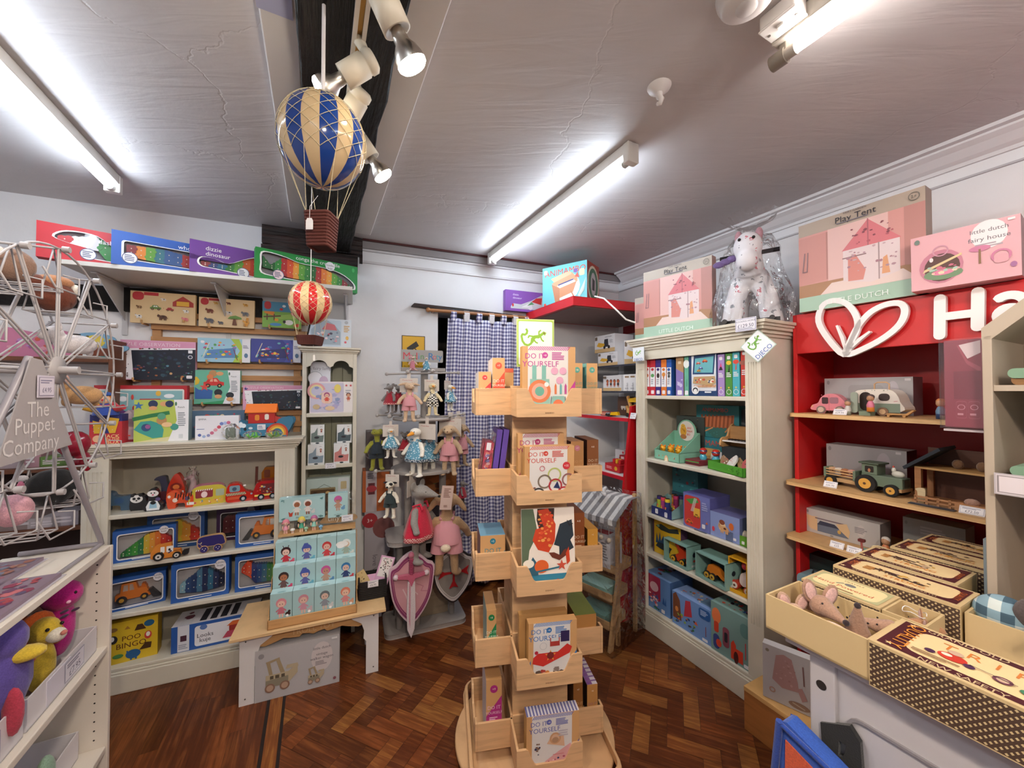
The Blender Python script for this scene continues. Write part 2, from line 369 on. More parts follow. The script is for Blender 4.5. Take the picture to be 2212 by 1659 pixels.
# ================= the room =================
HC=2.55
def isect(fa,ya,fb,yb):
    p=fa.w(0,ya);d=fa.w(1,ya)-p
    a=fb.l(p.x,p.y)[1];b=fb.l(p.x+d.x,p.y+d.y)[1]
    return p+d*((yb-a)/(b-a))
def lx(fr,p): return fr.l(p.x,p.y)[0]
YW=-4.3; YF=-4.9  # left wall in frame R, wall behind the camera in frame L
P0=isect(L,0,R,0);P1=isect(L,0,R,YW);P2=isect(L,YF,R,YW);P3=isect(L,YF,R,0)
xr,xl=lx(L,P0),lx(L,P1); DX0,DX1,DZ=-.60,.12,2.09
g=G(); g.box(xl-.3,DX0,0,.2,0,HC+.3,'@wallp'); g.box(DX1,xr+.2,0,.2,0,HC+.3,'@wallp'); g.box(DX0,DX1,0,.2,DZ,HC+.3,'@wallp'); struct(g.obj('wall_back'),L)
g=G(); g.box(-1.9,lx(R,P3)+.2,0,.2,0,HC+.3,'@wallp'); struct(g.obj('wall_right'),R)
g=G(); g.box(lx(R,P1)-.3,lx(R,P2)+.3,YW-.2,YW,0,HC+.3,'@wallp'); struct(g.obj('wall_left'),R)
g=G(); g.box(lx(L,P2)-.3,lx(L,P3)+.3,YF-.2,YF,0,HC+.3,'@wallp'); struct(g.obj('wall_front'),L)
g=G(); g.box(DX0-.25,DX0-.2,.2,1.3,0,HC,'8a8580m'); g.box(DX1+.4,DX1+.45,.2,1.3,0,HC,'8a8580m'); g.box(DX0-.25,DX1+.45,1.3,1.35,0,HC,'8a8580m'); g.box(DX0-.25,DX1+.45,.2,1.35,HC,HC+.05,'8a8580m'); struct(g.obj('wall_alcove'),L)
g=G(); g.box(-4,4,-3.5,5.2,HC,HC+.2,'@ceil'); struct(g.obj('ceiling'))
# floor: slab, herringbone field, plank border
def floor():
    import bmesh
    g=G(); g.box(-4.2,4.2,-3.6,5.3,-.1,-.0015,'2c1810'); base=struct(g.obj('floor'))
    ang=L.a+math.radians(45-90); W_=.069; n=3; g=G(); rd=random.Random(4)
    def blk(x0,y0,x1,y1,o):
        e=.0007; g.add([(x0*W_+e,y0*W_+e,0),(x1*W_-e,y0*W_+e,0),(x1*W_-e,y1*W_-e,0),(x0*W_+e,y1*W_-e,0)],[(0,1,2,3)],'@fl%d'%(rd.choice((0,1,2,2,3,3,4,4,4,5,0,1,3))*2+o))
    for k in range(-110,110):
        for j in range(-28,28):
            x=k+n*j;y=k-n*j
            X=(x*math.cos(ang)-y*math.sin(ang))*W_; Y=(x*math.sin(ang)+y*math.cos(ang))*W_+1.7
            if -3.<X<3.2 and -.4<Y<3.9:
                blk(x,y,x+n,y+1,0)
                blk(x+n,y+1-n,x+n+1,y+1,1)
    o=g.obj('parquet_herringbone',base); o.location=(0,1.7,0); o.rotation_euler=(0,0,ang)
    bm=bmesh.new(); bm.from_mesh(o.data)
    M4=Matrix.Translation((0,1.7,0))@Matrix.Rotation(ang,4,'Z')
    nn=Vector((.8915,.453,0)); pp=R.w(0,-2.573)
    bmesh.ops.bisect_plane(bm,geom=bm.verts[:]+bm.edges[:]+bm.faces[:],plane_co=M4.inverted()@pp,plane_no=(M4.inverted().to_3x3()@nn),clear_inner=True)
    bm.to_mesh(o.data); bm.free()
    g=G(); 
    def pl(y0,y1,k): g.add([(-1.8,y0,0),(3.4,y0,0),(3.4,y1,0),(-1.8,y1,0)],[(0,1,2,3)],k)
    pl(-2.585,-2.573,'1c100cw'); pl(-2.638,-2.586,'@fl4'); pl(-2.651,-2.639,'1c100cw')
    y=-2.652
    while y>-4.4:
        x=-1.8-rd.random()*.5
        while x<3.4:
            l=rd.uniform(.5,.95); g.add([(x,y-.0625,0),(x+l-.001,y-.0625,0),(x+l-.001,y,0),(x,y,0)],[(0,1,2,3)],'@fl%d'%(rd.choice((0,3,1,4,0))*2)); x+=l
        y-=.0633
    o=g.obj('plank_border',base); o.location=R.w(0,0); o.rotation_euler=(0,0,R.a)
    for k in ('parquet_herringbone','plank_border'): bpy.data.objects[k]['kind']='structure'
floor()
# ceiling beam, boards, cornices
def wob(g,x0,x1,y0,y1,z0,z1,k,n,amp,seed,ax=0):
    rd=random.Random(seed); v=[];f=[]
    for i in range(n+1):
        t=i/n
        for a,b in ((y0,z0),(y1,z0),(y1,z1),(y0,z1)):
            dz=rd.uniform(-amp,amp); dy=rd.uniform(-amp,amp)
            v.append((x0+(x1-x0)*t,a+dy,b+(dz if b==z0 or ax else 0)))
    for i in range(n):
        for j in range(4): f.append((i*4+j,i*4+(j+1)%4,(i+1)*4+(j+1)%4,(i+1)*4+j))
    f+=[(0,1,2,3),(n*4,n*4+1,n*4+2,n*4+3)]
    g.add(v,f,k)
bl=R.hitz(637,0,2.42)[1]; br=R.hitz(888,0,2.42)[1]
g=G(); wob(g,-1.75,4.2,bl,br,2.42,HC+.02,'@oldbeam',40,.005,3); o=struct(g.obj('trim_1',bev=.006),R)
cl=R.hitz(556,0,2.525)[1]; cr=R.hitz(976,0,2.525)[1]
g=G(); g.box(-1.66,4.2,cl,bl,2.522,HC+.01,'d8d4d2t'); g.box(-1.66,4.2,br,cr,2.522,HC+.01,'d8d4d2t'); struct(g.obj('trim_2',bev=.004),R)
g=G(); wob(g,-1.72,-1.16,-.075,.02,2.32,2.425,'@oldbeamx',8,.006,5,1); wob(g,-1.72,-1.13,-.06,.02,2.432,HC,'@oldbeamx',8,.006,6,1); g.cyl((-1.15,-.06,2.40),(-1.13,-.06,2.40),.03,'@oldbeamx'); struct(g.obj('trim_3'),L)
g=G(); g.box(-1.13,xr,-.04,.01,2.49,2.545,'8d8788t'); g.box(-1.13,xr,-.055,.0,2.537,HC+.01,'4a1c1ct'); g.box(-1.13,xr,-.012,.01,2.395,2.41,'d2d0d2t'); g.box(-1.13,xr,-.022,.01,2.478,2.492,'d2d0d2t'); struct(g.obj('trim_4'),L)  # grey cornice band: shade below the ceiling edge put into its colour
g=G(); pf=[(0,2.455),(-.012,2.455),(-.014,2.47),(-.03,2.482),(-.055,2.51),(-.078,2.525),(-.08,2.533),(-.105,2.535),(-.105,HC+.01),(0,HC+.01)]
n=len(pf); v=[(x,y,z) for x in (-1.62,lx(R,P3)) for y,z in pf]; g.add(v,[(i,(i+1)%n,(i+1)%n+n,i+n) for i in range(n)]+[tuple(range(n)),tuple(range(n,2*n))],'dcdadct'); g.box(-1.66,lx(R,P3),-.01,.01,2.40,2.408,'bdbbc0t'); struct(g.obj('trim_5'),R)
g=G(); wob(g,xl,-1.72,-.03,.02,1.955,2.09,'@oldbeam',12,.006,8,1); struct(g.obj('trim_6'),L)
g=G(); v=[(-.80,2.115),(-.78,2.135),(-.5,2.127),(.13,2.105),(.13,2.085),(-.55,2.10)]; g.ext(v,-.05,.01,'@oldbeamx'); struct(g.obj('trim_7',bev=.004),L)
g=G(); g.box(DX1+.02,xr,-.02,0,0,.16,'4e2c1cw'); g.box(-1.0,DX0,-.02,0,0,.16,'4e2c1cw'); struct(g.obj('baseboard_back',bev=.004),L)
g=G(); g.box(-1.66,lx(R,P3),-.02,0,0,.16,'4e2c1cw'); struct(g.obj('baseboard_right',bev=.004),R)
g=G(); g.ell((0,0,0),(.0,0,0),'c9cadb'); 
# ================= lights =================
def fluo(label,fr,x,y,ln,grp=None):
    t=thing('fluorescent_light',label,'ceiling light',fr,x,y,HC-.002,grp=grp)
    g=G(); g.box(0,ln,-.028,.028,-.045,0,'e6e4dft'); g.box(-.004,.03,-.03,.03,-.085,0,'e6e4dft'); g.box(ln-.03,ln+.004,-.03,.03,-.085,0,'e6e4dft'); g.obj('batten',t,bev=.004)
    g=G(); g.cyl((.03,0,-.068),(ln-.03,0,-.068),.0145,'e6f3ffe',n=16); tb=g.obj('tube',t)
    for q in (.02,ln-.055): G().cyl((q,0,-.068),(q+.035,0,-.068),.0155,'c9c9c5g',n=16).obj('end_cap',tb)
    return t
a=R.hitz(1065,568,2.48); b=R.hitz(1362,340,2.48); fluo('white fluorescent tube light over the central aisle, beside the cracked plaster',R,a[0],(a[1]+b[1])/2,b[0]-a[0])
a2=R.hitz(247,412,2.48); fluo('white fluorescent tube light at the left, above the boxed animal puzzles',R,a2[0],a2[1],1.5)
# right tube: older batten with bare tube on spring clips
a3=R.hitz(1703,112,2.47)
t=thing('fluorescent_light','bare fluorescent tube light at top right, next to the white switch box','ceiling light',R,a3[0],a3[1],HC-.002)
g=G(); g.box(-.03,1.25,-.03,.03,-.05,0,'c9c3b8t'); g.obj('batten',t,bev=.004)
g=G(); g.cyl((.02,.0,-.082),(1.2,.0,-.082),.014,'fff6f0e',n=16); g.obj('tube',t)
g=G(); g.cyl((-.045,0,-.082),(-.005,0,-.082),.022,'8f867ct',n=16); g.cyl((-.005,0,-.082),(.02,0,-.082),.016,'b9b2a8t',n=16); g.box(-.02,-.0,-.012,.012,-.082,-.04,'8f867ct'); g.obj('lamp_holder',t,bev=.003)
# unseen tube lights added behind the camera to help light the room
fluo('fluorescent tube light further back in the shop, behind the camera',R,1.35,-1.3,1.5)
fluo('fluorescent tube light near the front wall, behind the camera on the left',R,1.3,-3.2,1.5)
# switch box, smoke alarm, ceiling rose
x,y=R.hitz(1690,35,2.53); t=thing('switch_box','white pull-switch plate screwed to the ceiling beside the top right tube light','switch',R,x,y,HC)
G().box(-.045,.045,-.03,.03,-.04,0,'e2ddd8t').obj('back_box',t,bev=.004)
g=G(); g.box(-.047,.047,-.032,.032,-.046,-.04,'ece8e4t'); g.obj('face_plate',t,bev=.002); g=G(); g.box(-.008,.008,-.012,.012,-.053,-.046,'f4f0ect'); g.obj('rocker',t); 
for q in (-.035,.035): G().cyl((q,0,-.0475),(q,0,-.045),.004,'6b6560',n=8).obj('screw',t)
x,y=R.hitz(1612,-2,2.53); t=thing('smoke_alarm','round white smoke alarm on the ceiling at the top edge, left of the switch box','alarm',R,x,y,HC)
G().lathe([(0,-.045),(.03,-.045),(.05,-.04),(.062,-.03),(.07,-.012),(.072,0)],'dcd8d6t',n=40).obj('body',t)
G().lathe([(0,-.05),(.022,-.05),(.026,-.045)],'d2cecct',n=30).obj('sounder',t)
g=G(); [g.box(.04,.043,-.006+q,.004+q,-.0432,-.03,'55504d') for q in (-.01,0,.01)]; g.obj('vent',t)
x,y=R.hitz(1424,200,2.53); t=thing('ceiling_rose','small white hooked ceiling rose alone on the grey ceiling','ceiling rose',R,x,y,HC)
G().lathe([(0,-.022),(.018,-.022),(.024,-.014),(.036,-.008),(.04,0)],'e8e4e2t').obj('rose',t)
g=G(); g.tube([(0,0,-.02),(0,0,-.035),(.01,0,-.048),(.004,0,-.06),(-.008,0,-.054)],[.012,.011,.009,.008,.006],'e8e4e2t',n=8); g.obj('hook',t)
# ---------- track lights along the beam ----------
ty=R.hitz(785,0,2.41)[1]; t=thing('lighting_track','cream lighting track fixed under the black ceiling beam','lighting track',R,0,ty,2.42)
g=G(); g.box(-.62,2.2,-.016,-.006,-.02,0,'d8d0c4t'); g.box(-.62,2.2,.006,.016,-.02,0,'d8d0c4t'); g.box(-.62,2.2,-.016,.016,-.004,0,'d8d0c4t'); g.obj('channel',t)
G().box(-.62,2.2,-.006,.006,-.008,-.003,'b88a50x').obj('conductor',t)
def trackspot(label,bx,by,dd,aim,ln=.09,rb=.032,on=True):
    "bx,by: pixel of the can's middle, dd: height; aim: direction the lamp points"
    x,y=R.hitz(bx,by,dd); xx=R.w(x,y); a=Vector(aim).normalized()
    q=thing('track_spotlight',label,'spotlight',C,xx.x,xx.y,dd)
    q.rotation_euler=a.to_track_quat('-Z','Y').to_euler()
    can=G().lathe([(0,.055),(.022,.055),(.03,.048),(.03,.032),(.0275,.031),(.0275,.026),(.03,.025),(.03,-.04),(.026,-.04),(.0,-.03)],'e4d9c2t',n=28).obj('can',q)
    g=G(); ww=q.matrix_basis.inverted()@R.w(x,ty,2.41); g.tube([(0,0,.03),tuple(ww*.5+Vector((0,0,.02))),tuple(ww)],[.011,.012,.015],'e4d9c2t',n=10); g.obj('bracket',q)
    G().lathe([(.012,-.03),(.016,-.05),(.017,-.062),(.026,-.075),(.0315,-.09),(.032,-.1)],'c9c4bcx',n=32).obj('reflector',q)
    G().lathe([(.032,-.1),(.0315,-.106),(.026,-.112),(.014,-.116),(0,-.117)],'fff0d8h' if on else 'e8e4dcg',n=28).obj('bulb_face',q)
    if on:
        l=bpy.data.lights.new('lamp_light','SPOT'); l.energy=SPOT; l.color=(1,.88,.74); l.spot_size=2.2; l.spot_blend=.6; l.shadow_soft_size=.03
        lo=bpy.data.objects.new('lamp_light',l); COL.objects.link(lo); lo.parent=q; lo.location=(0,0,-.125)
    for k in ('reflector','bulb_face','lamp_light'):
        for c in q.children:
            if c.name.split('.')[0]==k: c.parent=can
    return q
trackspot('largest track spotlight at the top of the photo, pointing down to the right',838,20,2.30,(.36,.3,-.75))
trackspot('track spotlight pointing down left, glowing just above the blue striped balloon',770,150,2.33,(-.62,-.02,-.40))
trackspot('unlit track spotlight partly hidden behind the blue striped balloon',764,232,2.33,(-.5,.3,-.5),on=False)
trackspot('small track spotlight at the right shoulder of the blue striped balloon, pointing down right',786,318,2.33,(.45,.25,-.65))
def fillspot(label,x,aim,en):  # unseen spots added behind the camera to warm and brighten the foreground
    p=R.w(x,ty); q=thing('track_spotlight',label,'spotlight',C,p.x,p.y,2.30); a=Vector(aim).normalized(); q.rotation_euler=a.to_track_quat('-Z','Y').to_euler()
    can=G().lathe([(0,.055),(.03,.048),(.03,-.04),(.026,-.04),(0,-.03)],'e4d9c2t',n=24).obj('can',q)
    g=G(); ww=q.matrix_basis.inverted()@R.w(x,ty,2.41); g.tube([(0,0,.03),tuple(ww)],[.011,.015],'e4d9c2t',n=8); g.obj('bracket',q)
    G().lathe([(.012,-.03),(.017,-.062),(.032,-.1)],'c9c4bcx',n=28).obj('reflector',can); G().lathe([(.032,-.1),(.026,-.112),(0,-.117)],'fff0d8h',n=24).obj('bulb_face',can)
    l=bpy.data.lights.new('lamp_light','SPOT'); l.energy=en; l.color=(1,.84,.68); l.spot_size=2.3; l.spot_blend=.8; l.shadow_soft_size=.05
    lo=bpy.data.objects.new('lamp_light',l); COL.objects.link(lo); lo.parent=can; lo.location=(0,0,-.125)
fillspot('track spotlight further along the beam, aimed at the right hand shelving',1.55,(.75,.35,-.6),13)
fillspot('track spotlight further along the beam, aimed at the left foreground unit',1.75,(-.55,.55,-.7),16)
fillspot('track spotlight further along the beam, aimed down the middle aisle',1.95,(.1,.85,-.5),9)
# ---------- cream bookcases ----------
def fluted(g,x0,x1,y,z0,z1,k,n=4):
    w=(x1-x0); g.box(x0,x1,y,y+.02,z0-.3,z1+.1,k)
    m=w*.22; q=(w-2*m)/(2*n-1)
    g.box(x0,x0+m,y-.003,y,z0-.3,z1+.1,k); g.box(x1-m,x1,y-.003,y,z0-.3,z1+.1,k); g.box(x0+m,x1-m,y-.003,y,z1,z1+.1,k); g.box(x0+m,x1-m,y-.003,y,z0-.3,z0,k)
    for i in range(n-1): g.box(x0+m+q*(2*i+1),x0+m+q*(2*i+2),y-.003,y,z0,z1,k)
def bookcase(name,label,fr,x0,x1,d,dep,H,shelves,sw,cor,pl,head,ztop,inner='cabined'):
    t=thing(name,label,'bookcase',fr,(x0+x1)/2,d,0); w=(x1-x0)/2; K='@cream'
    G().box(-w,-w+.02,.02,dep,0,H-cor,K).obj('side_panel',t,bev=.002); G().box(w-.02,w,.02,dep,0,H-cor,K).obj('side_panel',t,bev=.002)
    G().box(-w+.02,w-.02,dep-.012,dep,0,H-cor,'c9c1b0t').obj('back_panel',t)
    for s in (-1,1):
        g=G(); a,b=(-w,-w+sw) if s<0 else (w-sw,w); fluted(g,a,b,0,pl+.25 if H>1.5 else pl+.06,ztop-.06,K); 
        g.v=[Vector((p.x,p.y,min(max(p.z,pl),H-cor))) for p in g.v]; g.obj('fluted_stile',t)
    g=G(); g.box(-w+sw,w-sw,0,.02,ztop,H-cor,K); g.obj('top_rail',t,bev=.002)
    g=G(); g.box(-w-.006,w+.006,-.012,dep,0,pl-.03,K); g.box(-w-.003,w+.003,-.008,.02,pl-.03,pl-.018,K); g.box(-w,w,-.003,dep,pl-.018,pl,K); g.obj('plinth',t,bev=.004)
    g=G(); z=H-cor
    for i,(o,hh) in enumerate(((.008,.2),(.018,.15),(.014,.08),(.028,.2),(.036,.17),(.045,.2))): g.box(-w-o,w+o,-o,dep,z,z+hh*cor,K); z+=hh*cor
    g.obj('cornice',t,bev=.002)
    for z in shelves: G().box(-w+.02,w-.02,.004,dep-.012,z-.022,z,'d9d3c4t').obj('shelf',t,bev=.004)
    return t
bc_l=bookcase('bookcase','low wide cream bookcase with four shelves at the left, toy cars and boxed puzzles inside',L,-2.40,-1.49,-.333,.33,1.236,(.88,.63,.386),.10,.06,.125,.0,1.16)
bc_r=bookcase('bookcase','tall cream bookcase at the right with fluted stiles and two gecko brand cards',R,-.885,-.088,-.58,.40,1.835,(1.473,1.075,.727,.48),.075,.075,.137,.0,1.70)
# tall narrow cabinet
t=thing('display_cabinet','tall narrow cream cabinet with a scalloped top, left of the white wall','cabinet',L,-1.314,-.25,0); K='@cream'
G().box(-.152,-.13,0,.22,0,1.735,K).obj('side_panel',t,bev=.002); G().box(.13,.152,0,.22,0,1.735,K).obj('side_panel',t,bev=.002)
g=G(); [g.box(a,a+.064,.208,.22,0,1.735,'a9ab92t') for a in (-.13,-.065,0,.065)]; g.obj('back_panel',t,bev=.002)
sc=[(-.13,1.735),(-.13,1.645)]; 
for i in range(13): a=math.pi*(1-i/12); sc.append((-.062+.045*math.cos(a),1.655+.035*math.sin(a)))
sc+=[(-.008,1.652),(0,1.645),(.008,1.652)]
for i in range(13): a=math.pi*(1-i/12); sc.append((.062+.045*math.cos(a),1.655+.035*math.sin(a)))
sc+=[(.13,1.645),(.13,1.735)]
G().ext(sc,0,.014,K).obj('scalloped_rail',t)
g=G(); z=1.735
for o,hh in ((.006,.01),(.016,.008),(.012,.006),(.024,.012)): g.box(-.152-o,.152+o,-o,.22,z,z+hh,K); z+=hh
g.obj('cornice',t,bev=.002)
for z in (1.366,1.05,.69,.36,.08): G().box(-.13,.13,.004,.208,z-.024,z,'d6d2c2t').obj('shelf',t,bev=.003)
# high shelf + brackets
t=thing('wall_shelf','long pale shelf high on the left wall carrying four animal puzzle boxes','shelf',L,-1.83,0,2.10)
G().box(-.64,.64,-.40,-.001,0,.022,'d6d2cct').obj('board',t,bev=.002)
for px in (262,490,748):
    x=L.hit(px,640,-.05)[0]+1.83; g=G(); g.ext([(x-.012,-.28),(x+.012,-.28),(x+.014,0),(x-.014,0)],-.008,-.001,'c9c9cct'); g.box(x-.012,x+.012,-.3,0,-.008,-.001,'c9c9cct')
    g.add([(x-.003,-.005,-.2),(x+.003,-.005,-.2),(x+.003,-.28,-.004),(x-.003,-.28,-.004),(x-.003,-.005,-.004),(x+.003,-.005,-.004)],[(0,1,2,3),(0,3,4),(1,2,5)],'c9c9cct'); g.obj('bracket',t,bev=.001)
# slat display panel
t=thing('slatted_wall_panel','wall panel of horizontal pine slats behind the wooden puzzles','slat panel',L,-1.82,-.03,0)
for x in (-.42,.30): G().box(x-.02,x+.02,.005,.028,1.18,1.97,'b98a5aw').obj('upright',t)
for i in range(11): 
    z=1.20+i*.073; G().box(-.44,.36,-.012,.005,z,z+.032,'b08050w').obj('slat',t,bev=.002)
# ---------- red shelving at the right ----------
RD=-.364; t=thing('shelving_unit','red shelving unit with rounded pale wood shelves and a large white lettered sign','shelving',R,-.06,RD,0); K='c4161ag'
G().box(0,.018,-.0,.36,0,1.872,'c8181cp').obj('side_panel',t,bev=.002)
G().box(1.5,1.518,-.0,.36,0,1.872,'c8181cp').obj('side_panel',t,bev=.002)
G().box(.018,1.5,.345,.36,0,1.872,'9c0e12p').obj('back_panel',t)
G().box(.018,1.5,.0,.345,1.855,1.872,'c8181cp').obj('top_panel',t)
G().box(.018,1.5,-.004,.014,1.681,1.872,'c8181cp').obj('sign_board',t,bev=.002)
for z,fz in ((1.395,.035),(1.072,.075),(.815,.075),(.5,.09)):
    pl=[(-.008,.1),(-.008,-fz+.02)]+[(-.008+.02*(1-math.cos(a)),-fz+.02-.02*math.sin(a)) for a in (.4,.8,1.2,1.57)]+[(.3,-fz-.012),(1.4,-fz-.012),(1.5,-fz+.02),(1.5,.34),(.018,.34),(.018,.1)]
    G().extz(pl,z-.018,z,'d9b07cw').obj('shelf',t,bev=.002)
t_red=t
# logo + letters (parts of the sign)
def loopx(cx,cy,pts): return pts
def sub(pts,n=6):
    out=[];m=len(pts)
    for i in range(m):
        p0,p1,p2,p3=[Vector(pts[(i+j-1)%m]) for j in range(4)]
        for q in range(n):
            u=q/n; out.append(tuple(.5*((2*p1)+(-p0+p2)*u+(2*p0-5*p1+4*p2-p3)*u*u+(-p0+3*p1-3*p2+p3)*u**3)))
    return out
def rpx(px,py,d=RD-.03): 
    x,z=R.hit(px,py,d); return (x+.06,z)
WHT='efe9e8t'
def band(name,pts,r,closed,par,depth=.02):
    "flat-faced moulded stroke following a path"
    g=G(); n=len(pts); 
    if closed:
        A=[];B=[]
        for i in range(n):
            p=Vector(pts[i-1]);q=Vector(pts[(i+1)%n]); d=(q-p).normalized(); e=Vector((-d.y,d.x)); rr=r[i%len(r)] if isinstance(r,list) else r
            A.append(tuple(Vector(pts[i])+e*rr));B.append(tuple(Vector(pts[i])-e*rr))
        g.ring(A,B,-.034,-.034+depth,WHT)
    else:
        A=[];B=[]
        for i in range(n):
            p=Vector(pts[max(i-1,0)]);q=Vector(pts[min(i+1,n-1)]); d=(q-p).normalized(); e=Vector((-d.y,d.x)); rr=r*(1 if 0<i<n-1 else .6)
            A.append(tuple(Vector(pts[i])+e*rr));B.append(tuple(Vector(pts[i])-e*rr))
        g.ext(A+B[::-1],-.034,-.034+depth,WHT)
    return g.obj(name,par,bev=.003)
l1=sub([rpx(*p) for p in ((1824,766),(1790,732),(1769,694),(1777,662),(1800,650),(1828,656),(1848,680),(1852,708),(1838,740))],4)
l2=sub([rpx(*p) for p in ((1828,766),(1838,736),(1856,702),(1882,674),(1915,658),(1945,656),(1955,672),(1944,700),(1912,728),(1868,752))],4)
band('heart_leaf',l1,.011,True,t_red); band('heart_leaf',l2,.011,True,t_red)
band('heart_vein',[rpx(1827,758),rpx(1820,730),rpx(1808,703)],.007,False,t_red); band('heart_vein',[rpx(1832,758),rpx(1856,734),rpx(1880,716)],.007,False,t_red)
g=G()
a=rpx(2030,725);b=rpx(2031,645);c=rpx(2112,706);d=rpx(2113,630)
def cap(p,q,r,n=6):
    p=Vector(p);q=Vector(q);d=(q-p).normalized(); a0=math.atan2(d.y,d.x); o=[]
    for i in range(n+1): t=a0+math.pi/2+math.pi*i/n; o.append((p.x+r*math.cos(t),p.y+r*math.sin(t)))
    for i in range(n+1): t=a0-math.pi/2+math.pi*i/n; o.append((q.x+r*math.cos(t),q.y+r*math.sin(t)))
    return o
g.ext(cap(a,b,.0155),-.034,-.014,WHT); g.ext(cap(c,d,.0155),-.034,-.014,WHT); mz=(a[1]+b[1])/2; g.ext(cap((a[0],mz),(c[0],mz),.014),-.0338,-.014,WHT); g.obj('letter_h',t_red,bev=.003)
# letter a and p continue out of the frame
x0=c[0]+.035
def arc(cx,cz,r,a0,a1,n=14): return [(cx+r*math.cos(math.radians(a0+(a1-a0)*i/n)),cz+r*math.sin(math.radians(a0+(a1-a0)*i/n))) for i in range(n+1)]
g=G(); zc=mz-.012
band('letter_a',arc(x0+.035,zc-.008,.026,0,359,20),.0125,True,t_red)
band('letter_a',[(x0+.005,zc+.045)]+arc(x0+.035,zc+.024,.034,130,0)+[(x0+.069,zc-.045)],.0135,False,t_red)
for i,ch in enumerate('ppy'):
    xx=x0+.12+i*.095
    band('letter_'+ch,arc(xx+.035,zc,.03,0,359,20),.0125,True,t_red); band('letter_'+ch,[(xx+.005,zc+.04),(xx+.005,zc-.085)],.013,False,t_red)
# ---------- left foreground open shelf unit ----------
UX=-.90; UY=-3.10
t=thing('shelf_unit','white open shelf unit in the left foreground with adjustable peg holes','shelf unit',R,UX,UY,0); K='e6ddd0t'
# local: x toward the camera, front at -y is the wall side, so the unit lies on the -y side of its front plane
G().box(0,.018,-.27,0,0,.948,K).obj('end_panel',t,bev=.002)
G().box(1.3,1.318,-.27,0,0,.948,K).obj('end_panel',t,bev=.002)
G().box(.018,1.3,-.27,-.255,0,.93,K).obj('back_panel',t)
G().box(.018,1.3,-.255,-.002,.93,.95,K).obj('top_board',t,bev=.002)
for z in (.60,.25): G().box(.018,1.3,-.255,-.004,z-.022,z,K).obj('shelf',t,bev=.003)
G().box(.018,1.3,-.02,-.004,0,.06,K).obj('kick_board',t)
g=G()
for i in range(26):
    z=.12+i*.032
    if abs(z-.59)>.02 and abs(z-.24)>.02: g.cyl((.0175,-.035,z),(.0185,-.035,z),.0028,'2a2420',n=8)
g.obj('peg_holes',t)
shelf_l=t
# ---------- table at the right ----------
TY=-1.32; t=thing('display_table','grey white shop table under the matchbox boxes at the lower right','table',R,.37,TY,0); K='bdb8bat'
G().box(.03,1.5,-.01,.86,.832,.85,K).obj('table_top',t,bev=.003)
for x,y in ((.082,0),(1.4,0),(.082,.79),(1.4,.79)): 
    g=G(); g.box(x,x+.055,y,y+.055,0,.832,K)
    if (x,y)==(.082,0): g.cyl((.108,-.001,.765),(.108,.001,.765),.011,'2b2826',n=16)
    g.obj('leg',t,bev=.004)
g=G(); g.box(.137,1.4,.012,.03,.66,.832,K); g.obj('apron',t)
g=G(); g.ring(rrect(.155,.40,1.39,.73,.03),rrect(.161,.406,1.384,.724,.026),.006,.014,'8a8588t'); g.box(.137,1.4,.012,.03,.3,.66,K); g.obj('front_panel',t)
G().box(.082,.11,.055,.79,.3,.832,K).obj('side_panel',t)
# low wood plinth by the right bookcase
t=thing('low_shelf','pale wood low shelf on the floor right of the tall bookcase','low shelf',R,-.085,-.745,0)
g=G(); g.box(.0,.45,.0,.16,.17,.19,'d8a868w'); g.obj('board',t,bev=.002); G().box(0,.45,.002,.02,.0,.17,'a86c38w').obj('front_board',t,bev=.002)
# ================= product builders =================
def sub_fr(fr,x,y,rz): p=fr.w(x,y); return Fr(p.x,p.y,fr.deg+math.degrees(rz))
def geom(fr,d,z,x0,x1,yt,rz=0,w=None,h=None):
    xa=fr.hit(x0,yt,d)[0]; f=sub_fr(fr,xa,d,rz)
    if w is None: w=f.hit(x1,yt,0)[0]
    if h is None: h=f.hit(x0,yt,0)[1]-z
    return f,w,h
def BX(label,fr,d,z,x0,x1,yt,dep,col,art='',rz=0,w=None,h=None,side='',top='',grp=None,cat='box',name='toy_box',sc=None,tc=None,rx=0,zpx=None,bev=0):
    if zpx is not None: z=fr.hit(x0,zpx,d)[1]
    f,w,h=geom(fr,d,z,x0,x1,yt,rz,w,h)
    g=G(); g.box(-w/2,w/2,0,dep,0,h,col)
    if sc: g.box(-w/2-.0003,-w/2,.0005,dep,0,h,sc); g.box(w/2,w/2+.0003,.0005,dep,0,h,sc)
    if tc: g.box(-w/2,w/2,.0005,dep,h,h+.0003,tc)
    if art: g.art(art,w,h)
    if side:
        if side[0]=='<': g.art(side[1:],dep,h,(-w/2-.0004,dep,0),(0,-1,0),(0,0,1),(-1,0,0))
        else: g.art(side,dep,h,(w/2+.0004,0,0),(0,1,0),(0,0,1),(1,0,0))
    if top: g.art(top,w,dep,(-w/2,0,h+.0004),(1,0,0),(0,1,0),(0,0,1))
    o=g.obj(name,bev=bev); tag(o,label,cat,grp); place(o,f,w/2,0,z,rx=rx); o['_w']=w; o['_h']=h; return o
def TAG(label,fr,d,px,py,w,h,txt,rx=-.35,parent=None,name='price_card',grp=None,z=None,rz=0):
    "small white price card"
    x,zz=fr.hit(px,py,d); g=G(); g.box(-w/2,w/2,0,.002,0,h,'e9e6ea'); g.art('r .04 .08 .96 .92 b9b8c8;r .06 .12 .94 .88 edeaee;l .12 .6 .9 .82 2 8a88a0;t .5 .36 .3 4a4860 '+txt,w,h)
    o=g.obj(name); tag(o,label,'price card',grp); place(o,fr,x,d,zz if z is None else z,rx=rx,rz=rz); return o
